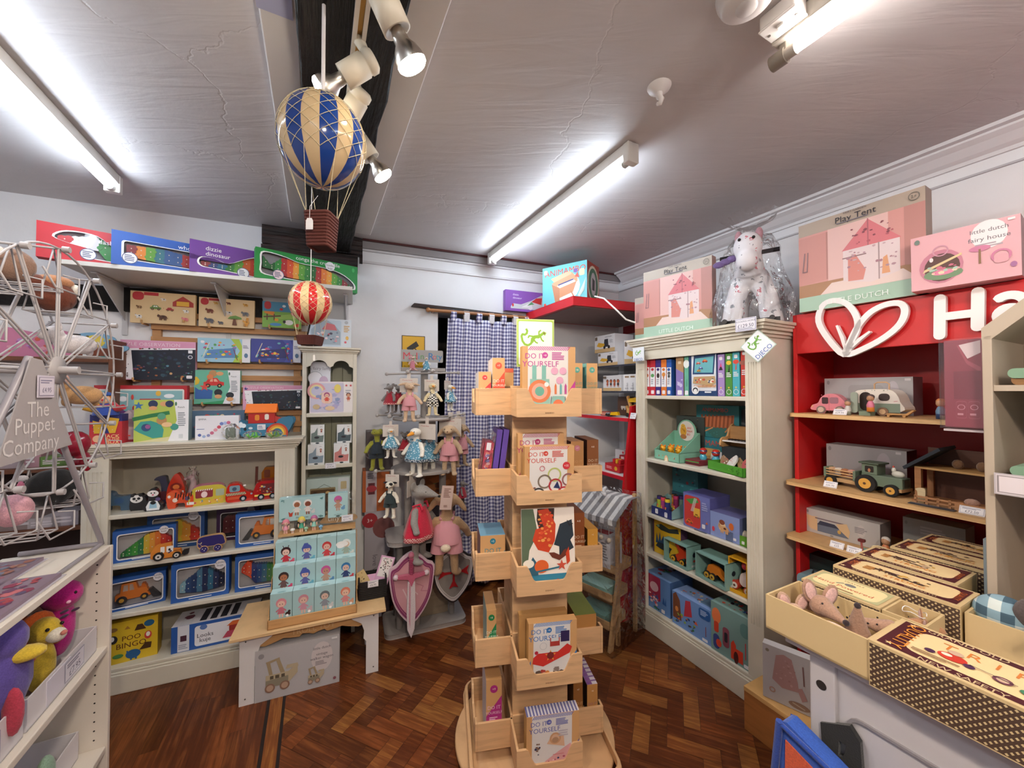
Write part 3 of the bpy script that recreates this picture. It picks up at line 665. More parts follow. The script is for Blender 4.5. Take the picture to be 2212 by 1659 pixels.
def prof(p,u):
    for (a,b),(c,d) in zip(p,p[1:]):
        if u<=c: return b+(d-b)*(u-a)/(c-a+1e-9)
    return p[-1][1]
def puzzle(g,cols,top,bot,x0,x1,z0,z1,y0,y1,seed=0):
    "interlocking vertical slices of a toy animal"
    n=len(cols); rd=random.Random(seed)
    for i,c in enumerate(cols):
        a=i/n;b=(i+1)/n; m=4; P=[]
        for q in range(m+1): u=a+(b-a)*q/m; P.append((x0+(x1-x0)*u, z0+(z1-z0)*prof(bot,u)))
        for q in range(m,-1,-1): u=a+(b-a)*q/m; P.append((x0+(x1-x0)*u, z0+(z1-z0)*prof(top,u)+(.04*(z1-z0) if q in(1,3) else 0)))
        yy=y0+(.002 if i%2 else 0); g.ext(P,yy,y1,c)
        for q in range(2):
            uu=a+(b-a)*.5; zq=z0+(z1-z0)*(prof(bot,uu)+(prof(top,uu)-prof(bot,uu))*(.3+.4*q)); g.cyl((x0+(x1-x0)*uu,yy-.0008,zq),(x0+(x1-x0)*uu,yy,zq),.0028,'e4d8c8',n=6)
            u=b; zz=z0+(z1-z0)*(prof(bot,u)+(prof(top,u)-prof(bot,u))*(.25+.5*q)); r=(x1-x0)/n*.22; g.cyl((x0+(x1-x0)*u-r*.3*(1 if q else -1),yy-.0006,zz),(x0+(x1-x0)*u-r*.3*(1 if q else -1),y1,zz),r,c if q else cols[min(i+1,n-1)],n=9)
        if i<n-1 and 0:
            u=b; zz=z0+(z1-z0)*(prof(bot,u)*.5+prof(top,u)*.5+rd.uniform(-.1,.1)); r=(x1-x0)/n*.28
            g.cyl((x0+(x1-x0)*u+r*.3,yy-.0012,zz),(x0+(x1-x0)*u+r*.3,y1,zz),r,c,n=10)
RB=['b3222a','d9492a','e98a2c','e9b93a','5fa43a','2b7a3c','2a6f8c','24478c','3a2a6c']
def winshape(pts,w,h): return [(p[0]*w-w/2,p[1]*h) for p in pts]
def WB(label,fr,d,z,x0,x1,yt,dep,col,win,kind,art='',rz=0,w=None,h=None,grp=None,cols=None,back='b8b4b4',tin='f0eeee',zpx=None):
    f,w,h=geom(fr,d,z,x0,x1,yt,rz,w,h)
    t=thing('boxed_wooden_puzzle',label,'boxed puzzle',f,w/2,0,z,grp=grp)
    if isinstance(win,tuple): W_=rrect(win[0]*w-w/2,win[1]*h,win[2]*w-w/2,win[3]*h,.012,4)
    else: W_=sub(winshape(win,w,h),3)
    n=len(W_); cx=sum(p[0] for p in W_)/n; cz=sum(p[1] for p in W_)/n
    # outer loop: project each window point on the box border
    O=[]
    for p in W_:
        dx,dz=p[0]-cx,p[1]-cz; s=1e9
        if dx>1e-6: s=min(s,(w/2-cx)/dx)
        if dx<-1e-6: s=min(s,(-w/2-cx)/dx)
        if dz>1e-6: s=min(s,(h-cz)/dz)
        if dz<-1e-6: s=min(s,(0-cz)/dz)
        O.append((cx+dx*s,cz+dz*s))
    # insert the box corners by snapping the nearest loop points
    for c in ((-w/2,0),(w/2,0),(w/2,h),(-w/2,h)):
        i=min(range(n),key=lambda i:abs(O[i][0]-c[0])+abs(O[i][1]-c[1])); O[i]=c
    g=G(); g.ring(O,W_,0,.0015,col)
    g.box(-w/2,-w/2+.001,.0015,dep,0,h,col); g.box(w/2-.001,w/2,.0015,dep,0,h,col); g.box(-w/2,w/2,.0015,dep,0,.001,col); g.box(-w/2,w/2,.0015,dep,h-.001,h,col); g.box(-w/2,w/2,dep-.001,dep,0,h,col)
    I=[(cx+(p[0]-cx)*1.0,cz+(p[1]-cz)*1.0) for p in W_]
    sc2=1+.006/max(.02,h); Ou=[(cx+(p[0]-cx)*sc2,cz+(p[1]-cz)*(1+.012/max(.02,h))) for p in W_]
    g.ring(Ou,I,-.0004,.0002,tin)
    g.box(-w/2+.002,w/2-.002,dep*.75,dep*.75+.001,.002,h-.002,back)
    if art: g.art(art,w,h)
    cart=g.obj('carton',t)
    xs=[p[0] for p in W_]; zs=[p[1] for p in W_]; a,b,c,e=min(xs)+.008,max(xs)-.008,min(zs)+.006,max(zs)-.008
    g=G(); y0,y1=dep*.2,dep*.7
    if kind=='slices': puzzle(g,cols[0],cols[1],cols[2],a,b,c,e,y0,y1,len(label))
    elif kind=='digger':
        W2=b-a;H2=e-c; o='d9782a'; f2=(lambda u,v:(a+u*W2,c+v*H2)) if cols!='flip' else (lambda u,v:(b-u*W2,c+v*H2))
        def P(k,*q): g.ext([f2(q[i],q[i+1]) for i in range(0,len(q),2)],y0+.004,y1,k)
        P('2c2d33',0,.05,.16,.05,.3,.42,.2,.5); P(o,.22,.25,.32,.62,.5,.62,.55,.95,.85,.95,.88,.5,.98,.45,.98,.2,.22,.2); P('e9e4dc',.58,.6,.68,.6,.68,.88,.61,.88); P('e9e4dc',.71,.6,.82,.6,.80,.88,.71,.88); P('c96520',.3,.62,.36,.8,.42,.8,.44,.62)
        for u,r in ((.36,.15),(.84,.2)): x,z_=f2(u,.2); g.cyl((x,y0,z_),(x,y1,z_),r*H2*.95,'2b2b30',n=14); g.cyl((x,y0-.002,z_),(x,y0,z_),r*H2*.45,'d9a23a',n=12)
    g.obj('puzzle_animal' if kind!='digger' else 'puzzle_digger',t)
    g=G(); g.add([(p[0],.0008,p[1]) for p in W_],[tuple(range(n))],'ffffffa'); g.obj('clear_window',cart)
    return t
PEGS=[]
def HG(label,fr,d,pts,dep,col,art,name='toy_box',cat='puzzle',grp=None,bev=0,rx=None):
    "a board or box hung at d: pts = left-bottom px, right-bottom x, top y"
    xl,yb,xr_,yt=pts; PEGS.append((xl,xr_,yb)); z=fr.hit(xl,yb,d)[1]; return BX(label,fr,d,z,xl,xr_,yt,dep,col,art,name=name,cat=cat,grp=grp,bev=bev,rx=rx or 0)
def rem(o,vx):
    m=o.modifiers.new('remesh','REMESH'); m.mode='VOXEL'; m.voxel_size=vx; m.use_smooth_shade=True
    s=o.modifiers.new('smooth','SMOOTH'); s.iterations=3; s.factor=.5
# ---------- soft toys ----------
def plush(label,fr,px,yf,yh,d,sp,skin,cloth=None,col=None,hem=None,rz=0,grp=None,sit=False,card=None,ear=None,arms=(.5,.5),foot=None,turn=0,cat='soft toy',name=None,legs=1.,lean=0):
    "hanging or standing soft toy; yf,yh: pixel rows of feet and head top"
    x,z0=fr.hit(px,yf,d); z1=fr.hit(px,yh,d)[1]; H=z1-z0
    t=thing(name or sp+'_soft_toy',label,cat,fr,x,d,z0,rz=rz,ry=lean,grp=grp); t.scale=(1.42,1.22,1)
    K=skin+'f'; ear=ear or skin; g=G()
    hz=H*.86; hr=H*.1; sh=H*.68; hip=H*.40 if not sit else H*.22
    R_=Matrix.Rotation
    # trunk and neck
    g.ell((0,0,(sh+hip)/2),(H*.095,H*.075,(sh-hip)/2+H*.05),K,14); g.cyl((0,0,sh-.02*H),(0,0,hz-.03*H),H*.045,K)
    # arms
    for s,a in ((-1,arms[0]),(1,arms[1])):
        A=Vector((s*H*.07,0,sh-.02*H)); B=A+Vector((s*math.sin(a),-.25,-math.cos(a)))*H*.14; Cc=B+Vector((s*math.sin(a)*.6,-.45,-math.cos(a)))*H*.11
        g.tube([A,B,Cc],[H*.034,H*.038,H*.03],K,n=8); g.ell(Cc,H*.036,K,8)
    # legs
    for s in (-1,1):
        A=Vector((s*H*.045,0,hip))
        if sit: B=A+Vector((s*H*.07,-H*.16,-H*.10)); Cc=B+Vector((s*H*.03,-H*.14,-.04*H))
        else: B=A+Vector((s*H*.015,0,-hip*.5)); Cc=A+Vector((s*H*.02,0,-hip*.88))
        g.tube([A,B,Cc],[H*.045,H*.036,H*.034],K,n=8)
        fz=Cc.z
        if sp in ('goose','duck','chick'): g.ell(Cc+Vector((s*.03*H,-.05*H,-.01*H)),(H*.05,H*.075,H*.022),(foot or skin)+'f' if foot else K,8)
        else: g.ell(Cc+Vector((s*.015*H,-.04*H,-.01*H)),(H*.04,H*.07,H*.036),K,8)
    # head
    hd=Vector((0,-.02*H,hz)); 
    tn=Matrix.Rotation(turn,3,'Z')
    if sp=='rabbit':
        g.ell(hd,(hr*.85,hr*1.05,hr*.85),K,12); q=hd+tn@Vector((0,-hr*.9,-hr*.25)); g.ell(q,hr*.5,K,10)
        for s in (-1,1): g.ell(hd+tn@Vector((s*hr*1.1,hr*.2,hr*.55)),(hr*1.0,hr*.2,hr*.32),ear+'f',10,rot=Matrix.Rotation(s*(.35 if arms[0]<.9 else -.4),3,'Y'))
    elif sp=='rabbitlop':
        g.ell(hd,(hr*.85,hr*1.05,hr*.9),K,12); g.ell(hd+tn@Vector((0,-hr*.9,-hr*.3)),hr*.5,K,10)
        for s in (-1,1): g.ell(hd+tn@Vector((s*hr*1.05,hr*.1,-hr*.35)),(hr*.3,hr*.2,hr*1.25),ear+'f',10,rot=Matrix.Rotation(-s*.45,3,'Y'))
    elif sp=='mouse':
        g.ell(hd,(hr*.85,hr,hr*.85),K,12); g.cyl(hd+tn@Vector((0,-hr*.3,0)),hd+tn@Vector((0,-hr*2.0,-hr*.35)),hr*.75,K,hr*.15); 
        for s in (-1,1): g.ell(hd+tn@Vector((s*hr*.75,hr*.35,hr*.85)),(hr*.5,hr*.15,hr*.6),ear+'f',10)
        g.tube([(0,.07*H,hip),(.03*H,.14*H,hip-.1*H),(0,.15*H,hip-.25*H)],[H*.012,H*.01,H*.007],K)
    elif sp in('goose','duck','chick'):
        g.ell(hd,(hr*.8,hr*.9,hr*.85),K,12)
    elif sp=='dog':
        g.ell(hd,(hr*.85,hr,hr*.85),K,12); g.cyl(hd+tn@Vector((0,-hr*.3,-.1*hr)),hd+tn@Vector((0,-hr*1.4,-hr*.3)),hr*.6,K,hr*.38)
    elif sp=='frog':
        g.ell(hd,(hr*1.0,hr,hr*.7),K,12); [g.ell(hd+Vector((s*hr*.5,-.1*hr,hr*.6)),hr*.32,K,8) for s in (-1,1)]
    body=g.obj('body',t); rem(body,max(.0022,H*.014))
    g=G(); 
    for s in (-1,1): g.ell(hd+tn@Vector((s*hr*.42,-hr*.82,hr*.18)),hr*.085,'15120fg',6)
    if sp in('rabbit','rabbitlop'): g.ell(hd+tn@Vector((0,-hr*1.38,-hr*.2)),hr*.09,'5a3a36g',6)
    g.obj('eyes',body)
    if sp=='mouse': G().ell(hd+tn@Vector((0,-hr*2.05,-hr*.36)),hr*.16,'171415f',8).obj('nose',body)
    if sp=='dog': 
        G().ell(hd+tn@Vector((0,-hr*1.5,-hr*.25)),hr*.24,'171415f',8).obj('nose',body); G().ell(hd+tn@Vector((hr*.35,-hr*.6,hr*.3)),(hr*.4,hr*.4,hr*.4),'1d1b20f',8).obj('eye_patch',body)
        g=G(); [g.ell(hd+tn@Vector((s*hr*.8,hr*.1,hr*.5)),(hr*.5,hr*.15,hr*.3),'1d1b20f',8) for s in (-1,1)]; g.obj('ears',body)
    if sp=='goose': G().cyl(hd+tn@Vector((0,-hr*.6,-.1*hr)),hd+tn@Vector((0,-hr*1.7,-hr*.45)),hr*.42,'e0952af',hr*.18).obj('beak',body)
    if sp in('duck','chick'): G().cyl(hd+tn@Vector((0,-hr*.6,0)),hd+tn@Vector((0,-hr*1.25,-hr*.1)),hr*.38,'e0902af',hr*.1).obj('beak',body)
    # clothes
    if cloth=='dress':
        g=G(); rad=H*.17; n=28; top=sh+.01*H; bot=hip-.06*H
        prof_=[(H*.055,top+.0*H),(H*.085,top-.04*H),(H*.12,(top+bot)/2+.03*H),(rad,bot+.02*H)]
        g.lathe(prof_,col,n=n,squash=.8)
        for i,p in enumerate(g.v):
            a=math.atan2(p.y,p.x); r=1+.06*math.sin(a*7)*(1 if p.z<top-.05*H else 0); g.v[i]=Vector((p.x*r,p.y*r,p.z))
        dr_=g.obj('dress',t)
        g=G(); g.lathe([(rad*.98,bot+.025*H),(rad*1.05,bot-.03*H),(rad*1.02,bot-.035*H)],hem or col,n=n,squash=.8); 
        for i,p in enumerate(g.v): a=math.atan2(p.y,p.x); r=1+.06*math.sin(a*7); g.v[i]=Vector((p.x*r,p.y*r,p.z))
        g.obj('hem',dr_)
        g=G(); [g.tube([(s*H*.05,-H*.07,top-.03*H),(s*H*.055,-H*.05,top+.04*H),(s*H*.05,.04*H,top)],H*.012,col) for s in (-1,1)]; g.obj('straps',dr_)
    elif cloth=='shorts':
        g=G(); g.lathe([(H*.07,sh-.03*H),(H*.1,sh-.12*H),(H*.115,hip+.02*H),(H*.115,hip-.01*H)],col,n=20,squash=.85)
        for s in (-1,1): g.cyl((s*H*.055,0,hip+.03*H),(s*H*.065,0,hip-.12*H),H*.062,col,H*.066)
        for s in (-1,1): g.tube([(s*H*.045,-H*.07,sh-.06*H),(s*H*.05,-H*.055,sh+.03*H),(s*H*.045,.05*H,sh-.02*H)],H*.012,col)
        g.obj('dungarees',t)
    if card:
        cw,ch,cx,cz,ct=card; g=G(); g.box(cx*H-cw*H/2,cx*H+cw*H/2,H*.09,H*.094,cz*H,cz*H+ch*H,'c9c0b8'); g.box(cx*H-.03*H,cx*H+.03*H,H*.09,H*.094,cz*H+ch*H,cz*H+ch*H+.12*H,'c9c0b8')
        g.art('T .15 .86 .07 b0303a '+ct+';b .6 .6 .9 .8 4 .03 3 b09a90,a08a80',cw*H,ch*H,(cx*H-cw*H/2,H*.0898,cz*H)) ; g.obj('hang_card',t)
    return t
# ================= left: high shelf puzzle boxes =================
badge=lambda u,v,c='e8e8ee':'e %g %g .17 .17 %s;o %g %g .17 .02 555a80;l %g %g %g %g 4 666a88'%(u,v,c,u,v,u-.035,v-.1,u+.03,v+.1)
ZS=2.122; RZ=math.radians(18.3)
def animal_box(label,x0,yt,col,win,cols,title,bd,extra=''):
    tw='T %g %g .13 f0eef0 %s'%title
    return WB(label,L,-.41,ZS,x0,None,yt,.05,col,win,'slices',tw+';'+badge(*bd)+';T .42 .06 .045 e8e8ee traditional wooden puzzle;'+extra,rz=RZ,w=.545,h=.168,cols=cols,back='9a9aa4')
animal_box('long red box with a white winding window, leftmost on the high wall shelf',79,464,'c22a35',[(.1,.62),(.15,.80),(.25,.86),(.36,.82),(.45,.62),(.6,.52),(.78,.5),(.92,.42),(.95,.2),(.9,.14),(.6,.14),(.42,.16),(.3,.2),(.32,.42),(.2,.5)],
 (['c9303a','e8e6ea','dcdae0','2c8a3c','2c8a3c','e98a2c','c93030','d9522c','b8c0cc','2a3a6c'],[(0,.8),(.3,1),(.42,.6),(1,.55)],[(0,.4),(.3,.4),(.36,0),(1,0)]),(.36,.70,'dash the dachshund'),(.30,.27),'')
animal_box('long blue box with a rainbow whale, second from the left on the high wall shelf',241,487,'2456a8',(.08,.2,.95,.72),
 (['8c2a34','e98a2c','5fa43a','2c7a8c','245a9a','245a9a','b3262c','d9522c','e9a03a','5fa43a','2a4f9c','3a2a6c','7a2a6c'],[(0,.9),(.3,1),(.55,.8),(1,.6)],[(0,.3),(.1,.1),(.3,.0),(1,0)]),(.45,.84,'whoopi the whale'),(.12,.24),'')
animal_box('long purple box with a dinosaur puzzle, third from the left on the high wall shelf',410,509,'6b3a94',[(.07,.35),(.1,.5),(.2,.5),(.3,.42),(.42,.62),(.55,.8),(.7,.82),(.85,.7),(.95,.5),(.95,.2),(.85,.12),(.5,.14),(.2,.2),(.1,.22)],
 (['8c2530','26407c','24688c','2c7a3c','5fa43a','d9652c','c93a2c','2a3a7c','2a3a7c','1f6a3c','1f6a3c','d9652c','c93030'],[(0,.35),(.25,.35),(.45,.95),(.75,1),(1,.5)],[(0,.15),(.25,.1),(.35,0),(1,0)]),(.12,.8,'dizzie'),(.42,.2),'T .12 .63 .13 f0eef0 dinosaur')
animal_box('long green box with a crocodile puzzle, rightmost on the high wall shelf',552,529,'14893a',[(.06,.2),(.055,.5),(.06,.84),(.15,.88),(.28,.82),(.4,.72),(.62,.72),(.8,.64),(.93,.4),(.96,.2),(.9,.12),(.5,.12),(.2,.14)],
 (['1f6a34','1f6a34','2c8a3c','b3262c','d9522c','e9a03a','5fa43a','2c8a3c','1f6a34','b3262c','e07a2c','e9a03a','5fa43a','2c8a3c','8c2530','1f6a34'],[(0,.9),(.08,.5),(.2,.95),(.6,.85),(.8,.6),(1,.1)],[(0,.35),(.1,.3),(.25,.05),(1,0)]),(.36,.9,'conga the crocodile'),(.2,.2,'f0d8d8'),'e .7 .82 .16 .16 e8e8ee;t .7 .86 .07 444a50 Looks;t .7 .75 .07 444a50 kuje;e .95 .84 .05 .08 3fae5a')
# ---------- wooden puzzles hung on the slats ----------
PD=-.075
def pegs(t,u=(.2,.8)): pass
anim='a %g %g %g %s'
HG('wooden farm peg puzzle with red edge, tractor and barn, upper left on the slats',L,PD,(282,696,423,627),.022,'d8b888w','r 0 0 1 1 d9bd90;o .5 .5 .01 .01 c33;q .03 .72 .2 .98 .1 b8323a;r .2 .88 .42 .98 b8323a;a .5 .78 .16 e6e2dc,222;p a83a34 .64 .58 .64 .72 .8 .92 .97 .72 .97 .58;r .7 .6 .9 .75 e0b040;c .38 .5 .28 6a8a4a,e8e8e8;c .6 .47 .2 a8323a,a8323a;a .14 .5 .16 7a5a3a,c9a070;a .86 .44 .18 e8e4e0,1d1a1a;a .14 .2 .2 e8e4e0,1d1a1a;a .5 .2 .28 5a3826,3a2216;a .85 .18 .2 dc8088,c86a72',name='wooden_puzzle')
HG('pale wooden safari peg puzzle with elephants and a giraffe, upper middle on the slats',L,PD,(430,704,550,641),.022,'d8c094w','r 0 0 1 1 dcc298;q .03 .74 .17 .98 .1 b8323a;r .17 .9 .4 .98 b8323a;a .3 .82 .15 d8a850,a87830;a .53 .84 .15 6a3428,4a2018;a .84 .82 .17 cf9a3a,7a4a20;a .2 .54 .26 7a3c28,5a2818;a .54 .5 .24 d8d4d0,2a2624;a .84 .5 .26 6a6c74,55565e;a .2 .2 .3 5c5e68,4a4c54;a .4 .14 .18 5c5e68,4a4c54;p 5f8a3c .52 .3 .56 .38 .66 .42 .76 .36 .78 .3;p 6a3c24 .62 .3 .66 .3 .69 .08 .6 .08;n c98a2c .08 .86 .1 .88 .32;a .86 .2 .22 d89a3a,8a5a24',name='wooden_puzzle')
HG('colourful wooden farmyard puzzle with a sheep, partly behind the red balloon',L,PD,(567,706,651,650),.022,'d8b888w','r 0 .0 1 1 7fb04a;r 0 .62 1 1 4a8cb0;q .05 .7 .22 1 .1 b8323a;p e08a30 .05 .62 .3 .62 .3 .45 .05 .55;p 9cc45a .3 .45 1 .62 1 .4 .3 .32;n 5a3020 .05 .05 .4 .45 .46;n 5a3020 .04 .12 .3 .12 .5;n 5a3020 .04 .3 .3 .3 .5;e .68 .22 .15 .1 e8e4dc;e .56 .24 .05 .06 2a2422;e .36 .3 .07 .06 e8a030;e .34 .12 .2 .06 4a8cc0;e .9 .12 .07 .07 d04a30;e .55 .85 .06 .05 f0eeee;e .48 .72 .06 .05 c33;a .8 .55 .2 dc8088,c86a72',name='wooden_puzzle')
forest='r 0 0 1 1 d9a0bc;r .02 .8 .98 .97 d898b8;p eceaee .02 .78 1 .84 1 .74 .14 .72 .18 .02 .08 .02;p 1c2230 .14 .74 1 .8 1 .0 .18 .0;b .16 .03 .98 .74 46 .07 %d 26384a,2e4a4c,1a2a3e,35505e,2a3048,1e3a34;b .16 .03 .98 .4 22 .045 %d 4a6a5a,b06a40,8a4a3a,5a8a9a,c9a070,6a4a6a;b .2 .76 .96 .82 12 .03 7 a03a3a,3a2a2a,5a5a5a;e .93 .6 .05 .05 d8d8e0;e .93 .6 .035 .035 3a4458;r .9 .7 .96 .78 e6e6ea;q .88 .04 .96 .12 .02 e6e6ea;s .05 .86 .16 2e3a8a;t .36 .9 .09 ecd6e0 PUZZLE OBSERVATION;b .03 .05 .14 .7 9 .03 9 3a3a44,5a3a3a'
HG('pink and black enchanted forest observation puzzle box, hung on the slats at the left',L,PD,(260,820,423,733),.03,'d9a0bc',forest%(3,4),name='puzzle_box')
HG('pink and black observation puzzle box standing behind the toy ark',L,PD,(525,886,654,832),.03,'d9a0bc',forest%(5,6),name='puzzle_box')
sea=lambda a,b,s:'r 0 0 1 1 %s;p %s .62 1 .78 1 .88 .5 .84 0 .66 0 .8 .5;r .84 0 1 1 e0e0e6;r .0 .6 .55 1 %s;b .02 .05 .8 .95 26 .11 %d 6ab0c0,d8504a,e8a040,5aa05a,b05a9a,e8e8f0,4a6ab0;p %s .12 .15 .7 .2 .72 .62 .2 .5;b .15 .18 .68 .55 14 .09 %d d8504a,5a7ab8,e9c24a,5aa05a;n e8dcc0 .025 .1 .2 .22 .8;n 8a3020 .025 .75 .1 .68 .55;l .86 .6 .97 .75 3 8a8aa0;e .92 .3 .07 .1 5a7a9a'%(a,b,a,s,'5a86b8' if s==1 else '2c2e6a',s+5)
HG('green and pale blue fishing game box, hung in the middle of the slats',L,PD,(427,781,541,729),.03,'a9c060',sea('9ac4d8','a8c24a',1),name='game_box',cat='game')
HG('dark blue underwater fishing game box, hung to the right of the pale blue one',L,PD,(542,781,650,731),.03,'3a3e8a',sea('3c4490','4a56a8',2),name='game_box',cat='game')
stack='r 0 0 1 1 %s;p %s .0 .0 .72 .12 .72 .0;p e8e8ec .72 1 1 1 1 0 .62 0 .78 .5;%s;e %s .1 .1 b98a5a;e .55 .9 .09 .06 d8a070;e .76 .9 .02 .05 4a7a5a;l .8 .35 .95 .7 7 9aa0a8;q .82 .06 .9 .16 .01 d0d4d8;t .86 .82 .04 444a50 Punch'
car='c .42 .62 .5 cc3430,e8a890;p 3a66a8 .02 .15 .38 .15 .4 .4 .3 .44 .1 .42 .02 .5;s .22 .5 .26 d85048;p d8b83a .02 .55 .1 .6 .12 .7 .06 .8 .02 .8'
HG('punch and build toy box with a red wooden car, hung low on the slats',L,PD-.0,(420,873,519,799),.035,'7fc0a8',stack%('6ab49a','3f9a68',car,'.4 .9')+';e .52 .34 .1 .1 2a3038;e .52 .22 .09 .06 d8a070;e .78 .26 .1 .09 2a3038;e .78 .14 .09 .06 d8a070;e .34 .8 .08 .08 d88050',name='toy_box',cat='box')
for xl_,xr2,yb_ in PEGS[:-1] if 0 else PEGS:
    if yb_>880: continue
    for u_ in (.18,.82):
        px_=xl_+(xr2-xl_)*u_; x_,z_=L.hit(px_,yb_,PD); g=G(); g.cyl((x_+1.82,-.045+.0,z_-.006),(x_+1.82,.02,z_-.006),.006,'c89a64w',n=8); g.cyl((x_+1.82,PD+.03-.012,z_-.004),(x_+1.82,PD+.03-.012,z_+.012),.005,'c89a64w',n=8); g.obj('peg',bpy.data.objects['slatted_wall_panel'])
# ---------- on top of the low bookcase ----------
ZT=1.236
BX('red framed fire truck puzzle box lying upright behind the other toys on the low bookcase',L,-.13,ZT,203,404,832,.04,'b82a32','q .04 .05 .97 .93 .03 e0dcd6;r .06 .08 .95 .9 8ab8bc;p 7a4a8a .06 .35 .3 .55 .5 .35;p c22e34 .4 .08 .4 .6 .48 .75 .7 .75 .8 .55 .93 .45 .93 .08;r .5 .55 .58 .68 e8e4dc;e .3 .75 .06 .05 f0f0f2;e .8 .8 .08 .04 f0f0f2;e .68 .85 .04 .05 e8b84a;b .08 .1 .4 .5 10 .08 4 c0b0a0,e8a040,6a9a5a;e .4 .78 .02 .05 d04a40')
hip='p 3f9a90 .1 .22 .34 .08 .52 .1 .54 .28 .48 .42 .3 .5 .12 .48 .0 .3;e .22 .34 .09 .09 35507a;e .25 .36 .05 .05 9a5a90;n 2f7a48 .09 .02 .55 .3 .62 .6 .68;s .08 .86 .2 3a70b0'
BX('punch and build toy box with a teal hippo and green crocodile, on the low bookcase',L,-.29,ZT,290,408,864,.05,'8aa0a4',stack%('b4c45a','d8d0a0',hip,'.5 .5')+';e .34 .9 .09 .09 2e3a5a;e .64 .9 .08 .08 2e3a5a;e .34 .8 .08 .05 d8a070;e .5 .6 .08 .08 5aa080;e .74 .34 .08 .08 4a9a8a;e .6 .4 .1 .06 e8c090')
BX('white box picturing a wooden bead caterpillar, on the low bookcase beside the ark',L,-.30,ZT,422,516,899,.03,'e2e1e8','t .16 .86 .07 444a60 EMMA;n 445aa0 .02 .04 .45 .2 .45;e .1 .2 .06 .06 5a6ab0;e .2 .14 .06 .06 9ab0d8;e .3 .18 .06 .06 8a90c0;e .38 .28 .07 .07 c86a8a;e .46 .4 .07 .07 d890a0;e .54 .52 .07 .07 c84a60;e .6 .66 .07 .07 7080c0;e .68 .68 .07 .07 a8b8e0;e .76 .7 .07 .07 c86a8a')
BX('multicoloured stacking blocks box at the back of the low bookcase top, behind the white box',L,-.16,ZT,410,528,888,.04,'55708a','b .02 .05 .98 .95 34 .16 8 c84a40,4a9a7a,d8a040,5a6ab8,35507a,8ab8c8;b .02 .1 .98 .95 20 .1 3 e8d8b0,b84a60')
# jack in the box
x,z=L.hit(228,958,-.31); t=thing('jack_in_the_box','jack in the box with a yellow and blue clown, left end of low bookcase','toy',L,x,-.31,ZT)
g=G(); g.box(-.062,.062,0,.1,0,.112,'c8303a'); g.box(-.061,.061,.001,.099,.112,.148,'2c2f78'); g.art('r .12 .02 .98 .33 c8303a;t .7 .26 .12 f0d890 JACK;t .72 .16 .08 f0d890 IN THE;t .72 .06 .12 f0d890 BOX;e .25 .18 .12 .12 e8b890;b .06 .34 .95 .98 26 .06 3 2c2f78,26307a;p e0b02a .15 .36 .8 .36 .92 .85 .6 .9 .4 .7 .1 .8;p 2c2f78 .4 .36 .5 .65 .62 .36;e .42 .78 .1 .1 e8b890;b .05 .36 .98 .98 16 .02 7 e8e8f0',.124,.148,(-.062,-.0002,0)); g.obj('box',t)
g=G(); g.lathe([(.05,.0),(.045,.02),(.03,.045),(.02,.06)],'2f4a9af',n=16); 
for s,k in((-1,'d8a02af'),(1,'c8303af')): g.tube([(s*.02,0,.05),(s*.05,-.01,.03),(s*.075,-.02,.04)],[.02,.017,.014],k,n=8)
for p in g.v: p.z+=.145
g.obj('clown_shirt',t)
g=G(); g.ell((0,-.01,.222),(.024,.022,.024),'e8b890f',12); g.obj('clown_head',t)
g=G(); g.lathe([(.03,.196),(.04,.19),(.03,.185)],'c8303af'); g.obj('ruff',t)
g=G(); g.ell((0,-.005,.246),(.03,.028,.008),'26509af',12); g.ell((.0,0,.252),(.02,.02,.008),'26509af',10); g.obj('beret',t)
g=G(); g.ell((0,-.034,.22),.005,'c8303af',8); g.ell((-.009,-.03,.228),.003,'151515g',6); g.ell((.009,-.03,.228),.003,'151515g',6); g.obj('face',t)
g=G(); [g.ell((s*.022,-.004,.232),(.012,.012,.014),'e08a3af',8) for s in (-1,1)]; g.obj('hair',t)
# pink toy oven
t=thing('toy_cooker','small pale pink toy house oven between the jack in the box and the hippo box','toy',L,L.hit(276,935,-.25)[0],-.25,ZT)
g=G(); g.ext([(-.04,0),(.04,0),(.04,.13),(0,.165),(-.04,.13)],0,.05,'c9b4b8p'); g.box(-.044,.044,-.002,.052,0,.012,'8a2a34'); g.obj('cabinet',t); g=G(); g.rbox(-.028,.028,.08,.12,-.002,0,.008,'8f8088'); g.rbox(-.026,.026,.025,.065,-.002,0,.006,'b8a8ae'); g.box(-.012,.012,-.004,0,.03,.036,'d85040'); g.obj('oven_doors',t)
# toy ark
x,z=L.hit(565,945,-.29); t=thing('toy_ark','wooden toy ark with a blue hull, red cabin and orange roof on the low bookcase','toy ark',L,x,-.29,ZT)
hull=[(-.125,.055),(-.13,.085),(-.115,.10),(-.09,.09),(-.08,.08),(.07,.08),(.085,.105),(.12,.115),(.155,.11),(.16,.09),(.145,.05),(.12,.01),(-.09,.008)]
g=G(); g.ext(hull,-.005,.008,'3a7a9ap'); g.ext(hull,.085,.098,'3a7a9ap'); g.ext([(a*.97,min(b,.075)) for a,b in hull],.008,.085,'31698a'); g.art('e .12 .75 .1 .16 dfe6ee;e .17 .7 .12 .12 dfe6ee;e .3 .55 .1 .07 dfe6ee;e .2 .5 .07 .09 14202c;e .62 .5 .07 .09 14202c;o .8 .25 .55 .1 c8402c;o .8 .25 .45 .1 e08a2c;o .8 .25 .35 .1 e8c84a;r .6 .02 .98 .1 3a7a9a',.26,.1,(-.13,-.0055,.0)); hu=g.obj('hull',t)
